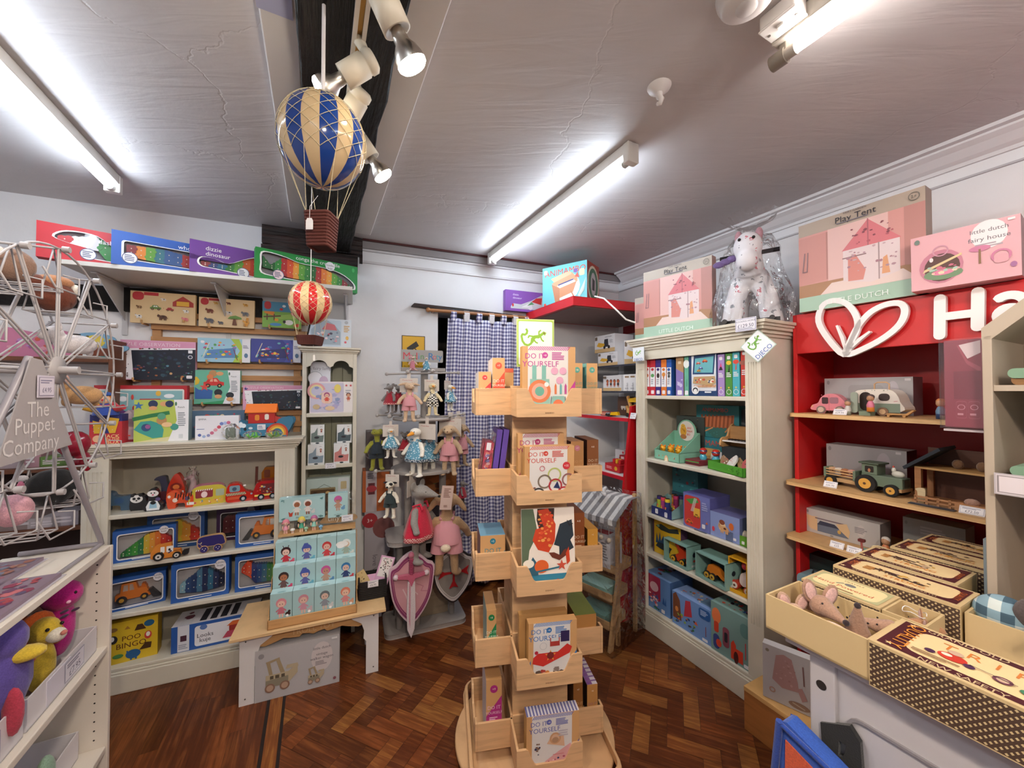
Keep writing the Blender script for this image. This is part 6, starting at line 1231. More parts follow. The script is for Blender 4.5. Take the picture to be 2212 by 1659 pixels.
tote='r .18 .5 .26 .72 7ab0a4;r .36 .5 .44 .72 7ab0a4;p 8ab4a8 .13 .14 .52 .14 .5 .52 .14 .52;e .32 .34 .17 .17 d8784a;e .32 .34 .12 .12 e0a08a;e .32 .34 .07 .07 6aa894;e .45 .44 .035 .035 e8e4e0;e .6 .64 .055 .055 d8a0b8;e .76 .64 .055 .055 d8a0b8;e .7 .5 .055 .055 d8a0b8;p d8784a .6 .3 .64 .3 .64 .42 .62 .46 .6 .42;p 6aa8a8 .7 .3 .74 .3 .74 .42 .72 .46 .7 .42;p b84a8a .79 .3 .83 .3 .83 .42 .81 .46 .79 .42;p 8ab4a8 .5 .02 .84 .02 .78 .27 .56 .27;e .67 .14 .08 .08 d8744a;r .12 0 .38 .12 c88070;n 55707a .01 .52 .06 .54 .26;n 55707a .01 .82 .06 .8 .26'
S_('large craft kit box showing a tie dyed tote bag, front tray of the top tier',0,.0,TZ[0],.205,.045,.255,KR,kit('b83c8e',tote),lean=-.02,sc='c09050')
brace='o .6 .48 .13 .03 b0b86a;o .4 .36 .13 .03 7a6a5a;o .62 .28 .13 .03 a83038;o .88 .38 .12 .03 8a5a5a;o .28 .12 .13 .03 3a3a3a;o .8 .12 .14 .03 a83038;p 24305a .58 .24 .66 .36 .72 .22;e .84 .64 .07 .07 c8303a;t .84 .64 .04 f0e0dc +35;o .35 .6 .05 .012 c86a72;b .12 .02 .24 .3 5 .05 2 2a2424,7a4a3a;n c83038 .02 .46 .04 .56 .1'
S_('craft kit box showing beaded bracelets, front tray of the second tier',0,.0,TZ[1],.19,.035,.205,KR,kit('c8402e',brace),lean=-.05,sc='c09050')
S_('craft kit box standing behind the bracelet kit, second tier front tray',0,-.015,TZ[1],.185,.035,.245,KR,kit('a83064','b .2 .3 .8 .6 5 .06 3 3a2a2a,6a3a3a'),back=.06,sc='c09050')
dino='r 0 0 1 .2 2f7f9c;r .0 .2 1 1 e9ddd0;p 5a6a52 .0 1 .22 1 .3 .7 .14 .5 .08 .2 0 .2;p 26323c .6 .55 .72 .8 .95 .85 .98 .65 .8 .5;p 26323c .7 .4 .98 .5 .9 .62 .7 .6;p 3a2622 .3 1 .62 1 .6 .8 .34 .72 .28 .86;p c8401e .3 .98 .5 1 .64 .8 .62 .6 .5 .46 .3 .5 .2 .62 .26 .75 .42 .78;b .28 .5 .62 .98 46 .035 3 d8502a,e07a3a,c83a20,e09a4a;p 6a3020 .5 .46 .56 .4 .7 .36 .84 .42 .84 .5 .78 .48 .72 .42 .6 .46;p c8401e .82 .44 .88 .52 .9 .34 .84 .3;p 2f5f74 .02 .2 .2 .42 .28 .34 .3 .2;e .12 .34 .07 .05 e8e0d0;e .36 .3 .09 .08 d8602a;n 2a6a80 .02 .28 .24 .7 .28;s .74 .3 .14 c8503a;n 241c1c .01 .86 .84 .9 .78 .96 .8;e .5 .08 .04 .04 e8e8e8;o .5 .08 .045 .008 e8e8e8;l .8 .03 .95 .16 4 dfe8ec;e .66 .09 .03 .05 c85040'
S_('dinosaur mosaic craft kit in orange red squares, front tray of the third tier',0,.0,TZ[2],.205,.012,.30,'e9ddd0',dino,lean=.06,cat='craft kit')
pen='p c8322c .08 .34 .3 .28 .85 .46 .9 .56 .8 .62 .6 .5 .2 .5 .1 .44;s .45 .45 .2 e0a040;e .45 .45 .06 .06 7a2a2a;r .44 .6 .64 .74 a83a34;r .46 .68 .62 .74 c8d0d0;r .66 .66 .84 .84 2c2450;b .12 .02 .84 .28 26 .07 4 8a7a74,a83a34,e8e0d8,5a4a44,c88040;e .16 .52 .03 .03 b82840;o .3 .62 .06 .006 b0b0b0'
S_('craft kit box with a red pencil case picture, front tray of the fourth tier',0,.012,TZ[3],.185,.035,.225,KR,kit('2a72b4',pen),lean=-.03,sc='c09050')
S_('brown craft kit box just behind the pencil case kit, fourth tier front tray',0,-.01,TZ[3],.19,.03,.228,'b88a54','',back=.05)
jew='p d8a0a0 .2 .0 .35 .2 .6 .34 .84 .46 .86 .0;b .3 .02 .85 .3 16 .03 6 a84a60,e8c8c8,3a4a7a;p d8b090 .38 .5 .72 .42 .7 .62 .5 .68;o .54 .58 .1 .03 c89870;e .54 .55 .06 .05 b08a6a;b .11 .3 .28 .55 8 .04 3 3a3a5a,7a5a4a;n c87070 .01 .5 .3 .7 .3;l .6 .6 .82 .72 3 b8b0b8'
S_('craft kit box with a pink jewellery pouch, front tray of the bottom tier',0,.012,TZ[4],.20,.045,.215,KR,kit('5a62a8',jew),lean=-.04,sc='c09050',tc='d8d4d8',top='k 0 0 1 1 16 0 6a6a9a')
def spine(c,c2='e8dcd0',num='+8'): return 'p %s 0 0 1 0 1 .75 0 .45;e .5 .86 .06 .06 %s;t .5 .86 .035 f0e4d8 %s;t .5 .58 .055 %s DO IT;t .5 .5 .04 %s YOURSELF;l .2 .25 .8 .44 7 %s;s .5 .12 .08 %s'%(c,c,num,c2,c2,c2,c2)
# end-on boxes in the left and right trays: width of the narrow face runs outwards
def E_(label,side,out,z,w,dep,h,col,art,ty=0,sc=None,tc=None,top='',cat='craft kit box',name='craft_kit_box',back=0,rx=0):
    x=(-1 if side=='L' else 1)*out; return BLc(label,S,x,-.115+back,z+.009,w,dep,h,col,art,sc=sc,tc=tc,top=top,ty=0,name=name,cat=cat,rx=rx,ry=ty) if 0 else BLc(label,S,x,-.115+back,z+.009,w,dep,h,col,art,sc=sc,tc=tc,top=top,name=name,cat=cat,rx=rx,ry=ty)
E_('short red and tan craft kit box, outermost in the left tray of the top tier','L',.228,TZ[0],.05,.16,.165,KR,spine('c82c34'),sc='d8d0cc',tc='c09858')
E_('tall orange red craft kit box in the left tray of the top tier','L',.172,TZ[0],.05,.16,.222,KR,spine('d8482c',num='+7'),sc='e0d4d0')
f=Fr(st_.location.x,st_.location.y,S.deg)
BLc('orange cornered kraft box standing in the back tray of the top tier',S,-.145,.13,TZ[0]+.009,.055,.1,.20,KR,'p d8552c 0 0 1 0 1 .3 0 .7;r .55 0 1 .9 c89a5c',name='craft_kit_box')
BLc('second kraft craft kit box in the back tray, half hidden by the tote bag kit',S,-.09,.135,TZ[0]+.009,.045,.1,.195,KR,'r .0 .9 1 1 d8644a',name='craft_kit_box')
E_('slim tan craft kit box with a teal badge, inner of two on the top tier','R',.16,TZ[0],.048,.16,.205,KR,spine('5aa090','5aa090').replace('p 5aa090 0 0 1 0 1 .75 0 .45;',''),sc='7ab0a8')
E_('slim tan craft kit box with a teal badge, outer of two on the top tier','R',.226,TZ[0],.048,.16,.205,KR,spine('5aa090','5aa090').replace('p 5aa090 0 0 1 0 1 .75 0 .45;',''),sc='7ab0a8')
E_('flat purple box leaning in the left tray of the second tier, inner one','L',.17,TZ[1],.022,.15,.255,'5a3f9c','',ty=.13,name='purple_kit_box',back=.01)
E_('flat purple box leaning in the left tray of the second tier, middle one','L',.197,TZ[1],.022,.15,.255,'5a3f9c','',ty=.13,name='purple_kit_box',back=.01)
g=G(); rd=random.Random(5)
g.box(-.018,.018,0,.14,0,.2,'c8425a'); g.art('b .05 .02 .95 .98 40 .06 3 d8506a,e8806a,8a7ab8,e8b0b0,a83a5a',.036,.2,(-.018,0,0)); g.art('b .02 .02 .98 .98 90 .07 4 d8506a,e8806a,8a7ab8,e8b0b0,a83a5a',.14,.2,(-.0185,.14,0),(0,-1,0),(0,0,1),(-1,0,0)); g.box(-.021,.021,-.003,.143,0,.24,'ffffffc'); g.box(-.012,.006,-.0035,-.003,.17,.2,'d8d4dc')
o=g.obj('bagged_craft_kit'); tag(o,'clear bag of red and lilac craft pieces leaning in a second tier tray','craft kit'); place(o,S,-.232,-.105,TZ[1]+.012,ry=.13)
E_('light brown craft kit box with a pink badge in the second tier right tray','R',.16,TZ[1],.055,.16,.20,'b88450',spine('c87a8a','c89a6a','+7').replace('p c87a8a 0 0 1 0 1 .75 0 .45;',''),sc='6a4440')
E_('dark brown craft kit box with white antlers in the second tier right tray','R',.228,TZ[1],.05,.16,.205,'8a5228',spine('8a5228','d8c0a0','4-8'),sc='5a3418')
E_('teal and kraft craft kit cube in the left tray of the third tier','L',.195,TZ[2],.10,.15,.165,KR,'p 1f7890 0 0 1 0 1 .62 0 .34;e .5 .86 .07 .07 1f7890;t .5 .86 .05 e0ecec +5;t .5 .64 .11 3a8a9a DO IT;t .5 .53 .07 3a8a9a YOURSELF;l .25 .28 .75 .46 6 bcd8dc',tc='6a98b4',sc='5a3a40')
E_('tall dark brown craft kit box with white antlers in the third tier right tray','R',.165,TZ[2],.05,.16,.235,'8a4a20',spine('8a4a20','d8c0a0','4-8'),sc='4a2a14')
E_('short mustard craft kit box, outer right tray of the third tier','R',.226,TZ[2],.045,.16,.165,'d0963c',spine('d0963c','e8d0a0','+5'),sc='8a5a24')
E_('slim green and kraft craft kit box, left tray of the fourth tier','L',.20,TZ[3],.038,.15,.205,KR,spine('1c7f4a','d8e8d8','+8'),sc='7a9a94',back=.0)
E_('wide kraft box with an olive green top, right tray of the fourth tier','R',.195,TZ[3],.09,.2,.15,'b07c44','t .5 .5 .14 c89a64 DO IT;t .5 .38 .08 c89a64 YOURSELF;l .3 .1 .7 .3 4 c89a64',tc='6f7a34',sc='6a4a24')
E_('magenta and kraft craft kit box, left tray of the bottom tier','L',.19,TZ[4],.062,.16,.255,KR,spine('a8287a','e8c0d8','+9'),sc='c8c0c4')
E_('small brown craft kit box, inner right tray of the bottom tier','R',.16,TZ[4],.04,.16,.20,'8a5a2c',spine('8a5a2c','c8a070','+7'),sc='5a3818')
E_('slim kraft craft kit box with a lilac striped top, bottom tier right tray','R',.222,TZ[4],.045,.16,.185,'b8844a',spine('b8844a','8a5a7a','+8'),tc='d8d0d8',top='k 0 0 1 1 1 0 8a5a9a;r 0 .1 1 .15 8a6aa0;r 0 .25 1 .3 8a6aa0;r 0 .4 1 .45 8a6aa0;r 0 .55 1 .6 8a6aa0;r 0 .7 1 .75 8a6aa0;r 0 .85 1 .9 8a6aa0',sc='4a3020')
# ================= red corner shelving (left of the tall bookcase) =================
xa=L.hit(1238,639,-.66)[0]
t=thing('corner_shelving','red trimmed corner shelving with an overhanging canopy above the curtain','shelving',R,-1.64,-.02,0)
f=R
# canopy: world polygon built in frame R from frame L corners
def LR(x,y): p=L.w(x,y); q=R.l(p.x,p.y); return (q[0]+1.64,q[1]+.02)
A=LR(xa,-.66); d_=A[1]; B=(LR(.9,-.66)); 
sl=(B[0]-A[0])/(B[1]-A[1]); Bx=A[0]+sl*(-.01-A[1])
x0w=(lambda y:LR(0,-.005)[0]+ (LR(1,-.005)[0]-LR(0,-.005)[0])/(LR(1,-.005)[1]-LR(0,-.005)[1])*(y-LR(0,-.005)[1]))
P=[(A[0],A[1]),(Bx,-.01),(x0w(-.01)+.01,-.01),(x0w(A[1])+.01,A[1])]
g=G(); g.extz(P,2.075,2.136,'c8202ap'); g.obj('canopy_edge',t,bev=.002)
Q=[(A[0]-.015,A[1]+.03),(Bx-.03,-.03),(x0w(-.03)+.05,-.03),(x0w(A[1]+.03)+.05,A[1]+.03)]
g=G(); g.extz(Q,2.070,2.075,'8a7470m'); g.obj('canopy_underside',t)
x0w_=.02; XS=.69
def fz(z): return -.565-(1.33-z)*.13
g=G(); P=[(0,0),(fz(.5),0),(fz(.5),.5),(fz(1.4),1.4),(-.45,1.42),(-.45,2.07),(0,2.07)]; NQ=len(P); g.add([(XS,y,z) for y,z in P]+[(XS+.02,y,z) for y,z in P],[tuple(range(NQ)),tuple(range(NQ,2*NQ))]+[(i,(i+1)%NQ,(i+1)%NQ+NQ,i+NQ) for i in range(NQ)],'b8161cg'); g.obj('side_panel',t)
G().box(.05,XS,-.005,.01,.05,2.07,'b4b2b6t').obj('back_panel',t)
g=G(); g.box(.05,XS,-.012,-.004,2.0,2.07,'8a1a24'); g.box(.30,.315,-.02,-.004,.05,2.07,'8a1a24'); g.obj('back_rail',t)
for z in (1.69,1.5): 
    G().box(.02,XS,-.50,-.005,z-.012,z,'3c3c44g').obj('shelf',t)
for z in (1.315,.93): 
    g=G(); g.box(.02,XS,fz(z),-.005,z-.006,z,'e0dedf'); g.box(.02,XS,fz(z)-.008,fz(z),z-.02,z+.003,'c0182a'); g.obj('shelf',t)
CR=Fr(*R.w(-1.64,-.02).xy,R.deg)
def cb(label,px0,px1,yb,yt,d,dep,col,art,**k): 
    return BX(label,CR,d,CR.hit(px0,yb,d)[1] if 'z' not in k else k.pop('z'),px0,px1,yt,dep,col,art,**k)
veh='r 0 0 1 1 d8d8dc;r 0 0 1 .22 c8a878;p 2c2c34 .45 .3 .7 .3 .68 .75 .5 .75;p d8a62c .1 .4 .3 .3 .5 .35 .5 .5 .2 .6;e .5 .28 .1 .1 1d1b1c;e .72 .28 .1 .1 1d1b1c;q .02 .74 .14 .94 .03 6a5a4a;l .74 .5 .95 .7 4 9a9aa0;t .7 .88 .08 5a5a60 %s'
cb('white box picturing a wooden wheel loader, upper shelf of the red corner unit',1285,1328,768,722,-.49,.18,'d8d8dc',veh%'wheel loader',z=1.795,top='',h=.13)
cb('white box picturing a wooden excavator, under the wheel loader box',1292,1334,800,762,-.49,.18,'d8d8dc',veh%'excavator',z=1.692,h=.10)
BLc('white tractor box beside the wheel loader box, turned towards the shop',CR,.60,-.42,1.692,.14,.3,.17,'d4d4d8',veh%'tractor',rz=.9)
cb('white box of small wooden people figures on the dark middle shelf of the corner unit',1303,1342,844,811,-.48,.16,'d8d8dc','r 0 0 1 .2 c8a878;d .25 .5 .5 6a3020,c86a3a,a84a2a;d .45 .5 .5 6a3020,c86a3a,3a2a2a;d .65 .5 .5 6a3020,c86a3a,a84a2a;d .85 .5 .5 6a3020,c86a3a,3a2a2a;r .02 .8 .2 .95 6a5a4a',z=1.502,h=.115)
for i in range(4):
    BLc('white card box with a printed edge, %s in the row on the dark middle shelf'%('first','second','third','last')[i],CR,.50+i*.055,-.45,1.502,.05,.16,.118,'dcdce0','v .5 .2 .3 6a6a74 wooden;r .2 .8 .8 .9 8a6a4a;l .2 .1 .8 .2 2 9a9aa4',rz=.6)
# crane toys etc on the z=1.315 shelf
z=1.318
BLc('dark brown box with white vehicle icons on the red edged shelf',CR,.42,-.36,z,.12,.05,.14,'5a3c2c','e .4 .35 .06 .06 d8d0c8;r .3 .38 .7 .5 d8d0c8;e .65 .35 .06 .06 d8d0c8')
BLc('brown picture box behind the yellow toy crane on the red edged shelf',CR,.58,-.30,z,.15,.05,.16,'8a6a4c','p d8a62c .5 .5 .95 .8 .9 .88 .4 .6;e .3 .3 .1 .1 3a2a20')
t2=thing('toy_crane','yellow and black wooden toy crane arm beside the bookcase stile','toy vehicle',CR,.60,-.47,z)
g=G(); g.box(-.03,.02,0,.04,.015,.06,'c8965aw'); g.cyl((-.02,-.004,.015),(-.02,.044,.015),.015,'1d1b1c',n=12); g.cyl((.015,-.004,.015),(.015,.044,.015),.015,'1d1b1c',n=12); g.obj('base',t2)
g=G(); g.ext([(-.045,.14),(-.03,.15),(.0,.07),(-.012,.06)],.012,.028,'c8965aw'); g.ext([(-.055,.07),(-.045,.08),(-.02,.05),(-.03,.04)],.012,.028,'c8965aw'); g.obj('wooden_arm',t2)
g=G(); g.ext([(-.02,.105),(-.015,.13),(.06,.14),(.06,.105)],.008,.032,'d8aa1eg'); g.obj('boom',t2); G().ext([(.055,.10),(.055,.15),(.075,.15),(.085,.07),(.07,.03),(.06,.03)],.008,.032,'1d1b1cg').obj('hook_arm',t2)
t2=thing('toy_digger','small yellow scoop toy digger lying on the red edged shelf','toy vehicle',CR,.50,-.53,z,rz=.3)
g=G(); g.ext([(-.03,.01),(.04,.01),(.03,.035),(-.02,.03)],0,.03,'d8aa1eg'); g.obj('scoop',t2); g=G(); g.box(-.06,-.03,0,.03,.008,.028,'8a8a90g'); [g.cyl((a,-.003,.01),(a,.033,.01),.01,'2a2a2ag',n=10) for a in (-.055,-.035)]; g.obj('chassis',t2)
BLc('flat red brick coloured toy box at the left end of the red edged shelf',CR,.40,-.52,z,.10,.06,.03,'a8483a','l .1 .2 .9 .8 2 d8a08a')
TAG('price card standing on the red edged shelf beside the bookcase',CR,-.585,1366,905,.05,.04,'£6.99',rx=-.3,z=z+.001)
# lower red shelf goods
z=.933
BLc('red flat toy tin on the lower shelf of the red corner unit',CR,.52,-.56,z,.15,.1,.05,'b81c24','l .1 .3 .5 .7 2 e8a0a0;e .75 .5 .3 .3 d8a62c')
BLc('second red toy box behind the flat red tin on the lower corner shelf',CR,.50,-.40,z,.16,.08,.09,'a81a22','q .5 .3 .9 .8 .1 d84a3a;r .1 .7 .3 .9 e8c8c8')
BLc('white picture box of a green vegetable toy on the lower corner shelf',CR,.38,-.36,z,.10,.05,.12,'d8d8dc','e .5 .35 .1 .12 d8703a;p 4a8a3a .4 .5 .7 .7 .5 .4;e .85 .85 .08 .08 c82a3a')
BLc('dark green box at the back of the lower corner shelf',CR,.42,-.25,z,.10,.06,.17,'1f4a34','p d8783a .3 .2 .5 .6 .6 .3')
g=G(); [g.rbox(-.05+q*.03,-.03+q*.03,0,.03,-.02,.02,.006,('c82a34','d8a62c','c82a34')[q]) for q in range(3)]; o=g.obj('toy_pieces'); tag(o,'row of red and yellow toy pieces on the red tin','toy'); place(o,CR,.53,-.50,.984)
g=G(); 
for i in range(8): g.box(.33,.72,-.014,-.012,1.0+i*.035,1.012+i*.035,'8f8f96t')
for i in range(6): g.box(.33,.72,-.014,-.012,.62+i*.035,.632+i*.035,'8f8f96t')
for p in g.v: pass
o=g.obj('back_slots',t)
# on top of the canopy
Z=2.138
o=BX('turquoise toy piano box with red lettering on top of the red canopy',CR,A[1]+.035,Z,1172,1290,553,.22,'6ac0c8','e .55 .45 .36 .34 e6e6ea;t .52 .84 .15 d84a3a ANIMAMBO;p c89a70 .22 .58 .3 .62 .3 .72 .68 .78 .72 .72 .8 .62 .8 .54 .36 .42;p d8b48c .2 .7 .62 .82 .68 .74 .28 .6;p e8e4e8 .34 .5 .7 .62 .76 .54 .4 .44;n 3a3a7a .03 .38 .52 .7 .6;p c88a60 .36 .42 .78 .54 .7 .3 .4 .2;p b87a54 .3 .1 .4 .08 .4 .44 .22 .56;n b87a54 .03 .66 .32 .74 .14;q .04 .82 .12 .93 .02 e4e8ec;e .06 .08 .035 .035 d84a3a;q .82 .06 .92 .15 .02 e4e8ec;e .76 .8 .05 .05 7a5ab0;p d8503a .74 .66 .84 .62 .8 .76;q .84 .66 .95 .82 .03 e0d8a8;p b8c8c0 .8 .2 .98 .6 .94 .3 .84 .16',rz=math.radians(28),side='e .5 .5 .34 .44 e0d8c0;e .5 .5 .28 .38 4a7a5c;e .5 .5 .15 .28 c8c4c8;p 3a3434 .4 .35 .6 .35 .62 .6 .42 .65;v .1 .55 .08 e0c8a8 Animambo',sc='a8402e',w=.37,h=.31)
BX('purple and white dinosaur puzzle box at the left end of the red canopy',L,-.06,Z,1092,1200,627,.05,'8a58b4','T .14 .8 .1 e8e0f0 dizzie;T .14 .64 .1 e8e0f0 dinosaur;p c8ccd4 .1 .2 .14 .36 .3 .34 .5 .56 .7 .86 1 .9 1 .12 .1 .12;p c83a3a .5 .5 .6 .7 .72 .74 .7 .4;p e4e8ec .3 .2 .5 .5 .52 .2;p 4a6a8a .74 .3 .8 .84 .9 .86 .88 .3;p 5a9a6a .42 .3 .5 .5 .56 .4;e .48 .22 .12 .12 dfe0ea;e .14 .28 .05 .08 c83a3a',h=.165)
g=G(); p0=CR.hit(1285,642,A[1]); pts=[(1285,640,A[1]),(1305,645,A[1]-.01),(1330,668,A[1]-.012),(1352,690,A[1]+.03),(1372,697,A[1]+.08)]
q=[CR.hit(a,b,c) for a,b,c in pts]; g.tube([(x,c,z) for (x,z),(a,b,c) in zip(q,pts)],.005,'e6e2e0p',n=8); o=g.obj('power_cable'); tag(o,'white cable drooping from the red canopy to the tall bookcase','cable'); place(o,CR,0,0,0)
# wrapped wooden market stall toy, on the floor
z0=0; MXs=CR.l(*R.w(-1.02,-.95).xy); 
t=thing('toy_market_stall','wooden toy market stall with a grey striped awning, wrapped in clear film on the floor','toy stall',R,-.905,-.90,0,rz=.28); t.scale=(.9,.9,.93); MSF=sub_fr(R,-.905,-.90,.28)
wd='c8a070w'
for x in (-.16,.16):
    G().ext([(x-.012,0),(x+.012,0),(x+.012,.80),(x-.012,.80)],.0,.02,wd).obj('upright',t,bev=.002); G().ext([(x-.012,0),(x+.012,0),(x+.012,.92),(x-.012,.92)],.22,.24,wd).obj('upright',t,bev=.002)
    g=G(); g.add([(x-.01,-.10,0),(x+.01,-.10,0),(x+.01,-.06,0),(x-.01,-.06,0),(x-.01,.02,.50),(x+.01,.02,.50),(x+.01,.06,.50),(x-.01,.06,.50)],[(0,1,2,3),(4,5,6,7),(0,1,5,4),(1,2,6,5),(2,3,7,6),(3,0,4,7)],wd); g.obj('slanted_leg',t)
for z,y in ((.12,-.08),(.28,-.05),(.44,.0)):
    g=G(); g.box(-.15,.15,y,y+.2,z,z+.01,wd); g.box(-.15,.15,y,y+.012,z,z+.05,wd); g.box(-.15,.15,y+.19,y+.2,z,z+.06,wd); g.obj('crate_shelf',t,bev=.002)
g=G(); n=12
for i in range(n):
    a=-.19+.38*i/n; g.add([(a,-.05,.80),(a+.38/n,-.05,.80),(a+.38/n,.14,.90),(a,.14,.90),(a,.25,.90),(a+.38/n,.25,.90),(a,-.052,.765),(a+.38/n,-.052,.765)],[(0,1,2,3),(3,2,5,4),(6,7,1,0)],'8f8d8ff' if i%2 else 'e2e0def')
g.obj('striped_awning',t)
g=G(); 
for i in range(5): g.ell((-.12+i*.06,-.03,.66+.006*(i%2)),.016,'d8c8b0w',10); g.cyl((-.12+i*.06,-.03,.67),(-.12+i*.06,-.03,.76),.002,'b0aca8',n=4)
g.obj('hanging_beads',t)
g=G(); g.lathe([(.0,.99),(.03,.97),(.025,.93),(.02,.915)],'ffffffc',n=9); P=[(-.21,-.13),(.21,-.13),(.21,.27),(-.21,.27)]
rd=random.Random(3); v=[];k=10
for j in range(8):
    zz=j/7*.93
    for a in range(k*4):
        e,u=divmod(a,k); u/=k; x=P[e][0]+(P[(e+1)%4][0]-P[e][0])*u; y=P[e][1]+(P[(e+1)%4][1]-P[e][1])*u; s=1+rd.uniform(-.035,.035); v.append((x*s,.07+(y-.07)*s*(1-.35*max(0,zz-.6)),zz))
g.add(v,[(j*40+a,j*40+(a+1)%40,j*40+40+(a+1)%40,j*40+40+a) for j in range(7) for a in range(40)],'ffffffc',True); g.obj('clear_film',t)
g=G(); [g.ell((rd.uniform(-.04,.04),rd.uniform(-.03,.03)+.06,.93+rd.uniform(0,.03)),(.03,.02,.012),'e4e4e8p',7,rot=Matrix.Rotation(rd.uniform(-1,1),3,'Y')) for _ in range(9)]; g.obj('white_bow',t)
BLc('white boxed toy with a red label standing inside the market stall',MSF,.02,.0,.43,.16,.13,.19,'d4d4d8','r .1 .1 .5 .5 c8ccd0;l .6 .2 .9 .8 7 8a8a90;p 3a3a44 .3 .06 .34 .2 .4 .06',top='r .2 .2 .8 .7 a02a34')
BLc('mint green toy crate on the middle ledge of the market stall',MSF,0,-.04,.275,.20,.13,.05,'8fc0b4','l .1 .2 .5 .6 2 b0d8d0',tc='a8d4cc')
BLc('mint green toy crate on the lower ledge of the market stall',MSF,0,-.06,.125,.20,.13,.05,'7fb0a8','')
# ================= tall right bookcase contents =================
BD=-.555
def rb(label,px0,px1,yt,z,d,dep,col,art='',**k): return BX(label,R,d,z,px0,px1,yt,dep,col,art,**k)
sp=lambda c,pic:'r .02 .24 .98 .78 e4e2e6;e .5 .86 .03 .06 %s;%s;l .2 .3 .8 .46 3 9a9aa8;q .2 .04 .8 .14 .02 e4e2e6;e .5 .72 .05 .04 %s'%(c,pic,c)
Zs=1.474
for lb,a,b,c,pic in (('first','1392','1403','c02838','e .5 .55 .06 .05 c86a3a'),('second','1404','1415','c02838','e .5 .55 .06 .05 5a9a5a'),('third','1416','1427','3c2a7a','e .5 .55 .05 .07 3a2a2a'),('fourth','1428','1439','d8742a','e .5 .58 .06 .06 d88a3a;r .4 .46 .6 .54 c86a2a'),('fifth','1440','1450','2a58a8','d .5 .56 .2 2a2a2a,6a6a6a,2a2a2a')):
    rb('slim game box, %s from the left on the top shelf of the tall bookcase'%lb,int(a),int(b),777,Zs,BD,.2,c,sp(c,pic),sc=c,name='game_box',cat='game',grp=None)
rb('wide brown and lilac spine game box next to the five slim ones',1460,1476,758,Zs,BD,.22,'b08a60','p 8a78b8 0 0 1 0 1 .5 0 .6;b 0 .1 1 .4 8 .05 2 b0a8d0,c8c0e0;q .2 .02 .8 .12 .02 e4e2e6;r .3 .7 .7 .76 d8c0a0',name='game_box',cat='game',sc='8a6a48')
rb('mint green spine game box beside the brown and lilac one',1478,1487,764,Zs,BD,.2,'6ab49a','e .5 .75 .08 .1 e4e8e4;q .1 .02 .9 .12 .02 e4e2e6;v .5 .3 .4 3a7a6a memo',name='game_box',cat='game')
rb('dark blue magnetic vehicles box facing forward on the top shelf of the tall bookcase',1488,1548,767,Zs,BD-.005,.03,'24406c','q .1 .12 .98 .98 .02 d8dce4;p 24406c .14 .52 .2 .98 .96 .98 .9 .5;p 6ab0b8 .2 .56 .24 .9 .9 .92 .86 .54;c .36 .78 .12 c84a3a,e8e0d8;c .6 .82 .14 c84a3a,e8c84a;c .45 .66 .12 4a6ab0,e8e8e8;c .38 .6 .1 d89a3a,3a3a3a;p b89a70 .16 .3 .2 .46 .95 .46 .98 .3 .8 .24;b .2 .26 .95 .44 14 .05 2 c8503a,e8e0d0,3a4a6a;k .18 .2 .98 .26 14 .5 d88a3a;e .26 .14 .1 .1 e4e4e8;e .26 .14 .07 .06 1d1b1c;e .26 .12 .05 .05 e8e8e8;l .6 .06 .96 .12 1 dfe4ec',name='game_box',cat='game')
for lb,a,b,yt,c,pic in (('lilac spine puzzle box with a pink volcano',1550,1564,766,'a488c4','p d84a7a .2 .62 .8 .62 .5 .8;p 2a2434 .2 .62 .8 .62 .6 .7 .4 .7'),('green spine puzzle box with a toucan',1567,1581,764,'4a8a3a','e .5 .78 .06 .05 e8c03a;p 1d1b24 .4 .56 .65 .56 .6 .74'),('turquoise spine puzzle box with a red seahorse',1582,1597,761,'4aaab8','e .5 .78 .07 .05 d84a3a;p d84a3a .4 .6 .6 .6 .55 .78'),('red spine puzzle box at the right end',1600,1613,753,'c83a2c','e .5 .7 .1 .05 a05a4a')):
    rb(lb+' on the top shelf of the tall bookcase',a,b,yt,Zs,BD,.2,c,pic+';q .25 .86 .75 .94 .02 e4e2e6;l .15 .44 .85 .56 3 e4e2e6;o .5 .1 .06 .01 e4e2e6;s .5 .2 .06 e8c84a',name='puzzle_box',cat='puzzle',sc=c)
# shelf 2
Z=1.0765
def mbox(label,px,zz,dd,w,h,dep,col,art,**k):
    x=R.hit(px,900,dd)[0]; return BLc(label,R,x,dd,zz,w,dep,h,col,art,**k)
t=thing('squeaker_display','mint green counter display box holding yellow spotted leopard toys','display box',R,R.hit(1440,985,BD+.01)[0],BD+.01,Z,rz=-.1)
g=G(); mc='7fb8a0'; g.box(-.105,.10,0,.004,0,.055,mc); g.box(-.105,.10,.16,.164,0,.17,mc); g.box(-.105,-.101,0,.16,0,.06,mc); g.box(.096,.10,0,.16,0,.06,mc); g.box(-.105,.1,0,.16,0,.003,mc); g.art('e .5 .1 .3 .5 e0b890;e .5 .1 .15 .25 e8e0c8;e .2 .4 .05 .1 d84a3a;e .82 .4 .05 .1 d84a3a;e .36 .5 .04 .08 d8a03a',.205,.055,(-.105,-.0002,0))
for a,b in ((-.105,-.101),(.096,.1)): g.add([(a,0,.055),(a,.16,.17),(a,.16,.055),(b,0,.055),(b,.16,.17),(b,.16,.055)],[(0,1,2),(3,4,5),(0,1,4,3)],mc)
g.obj('tray',t)
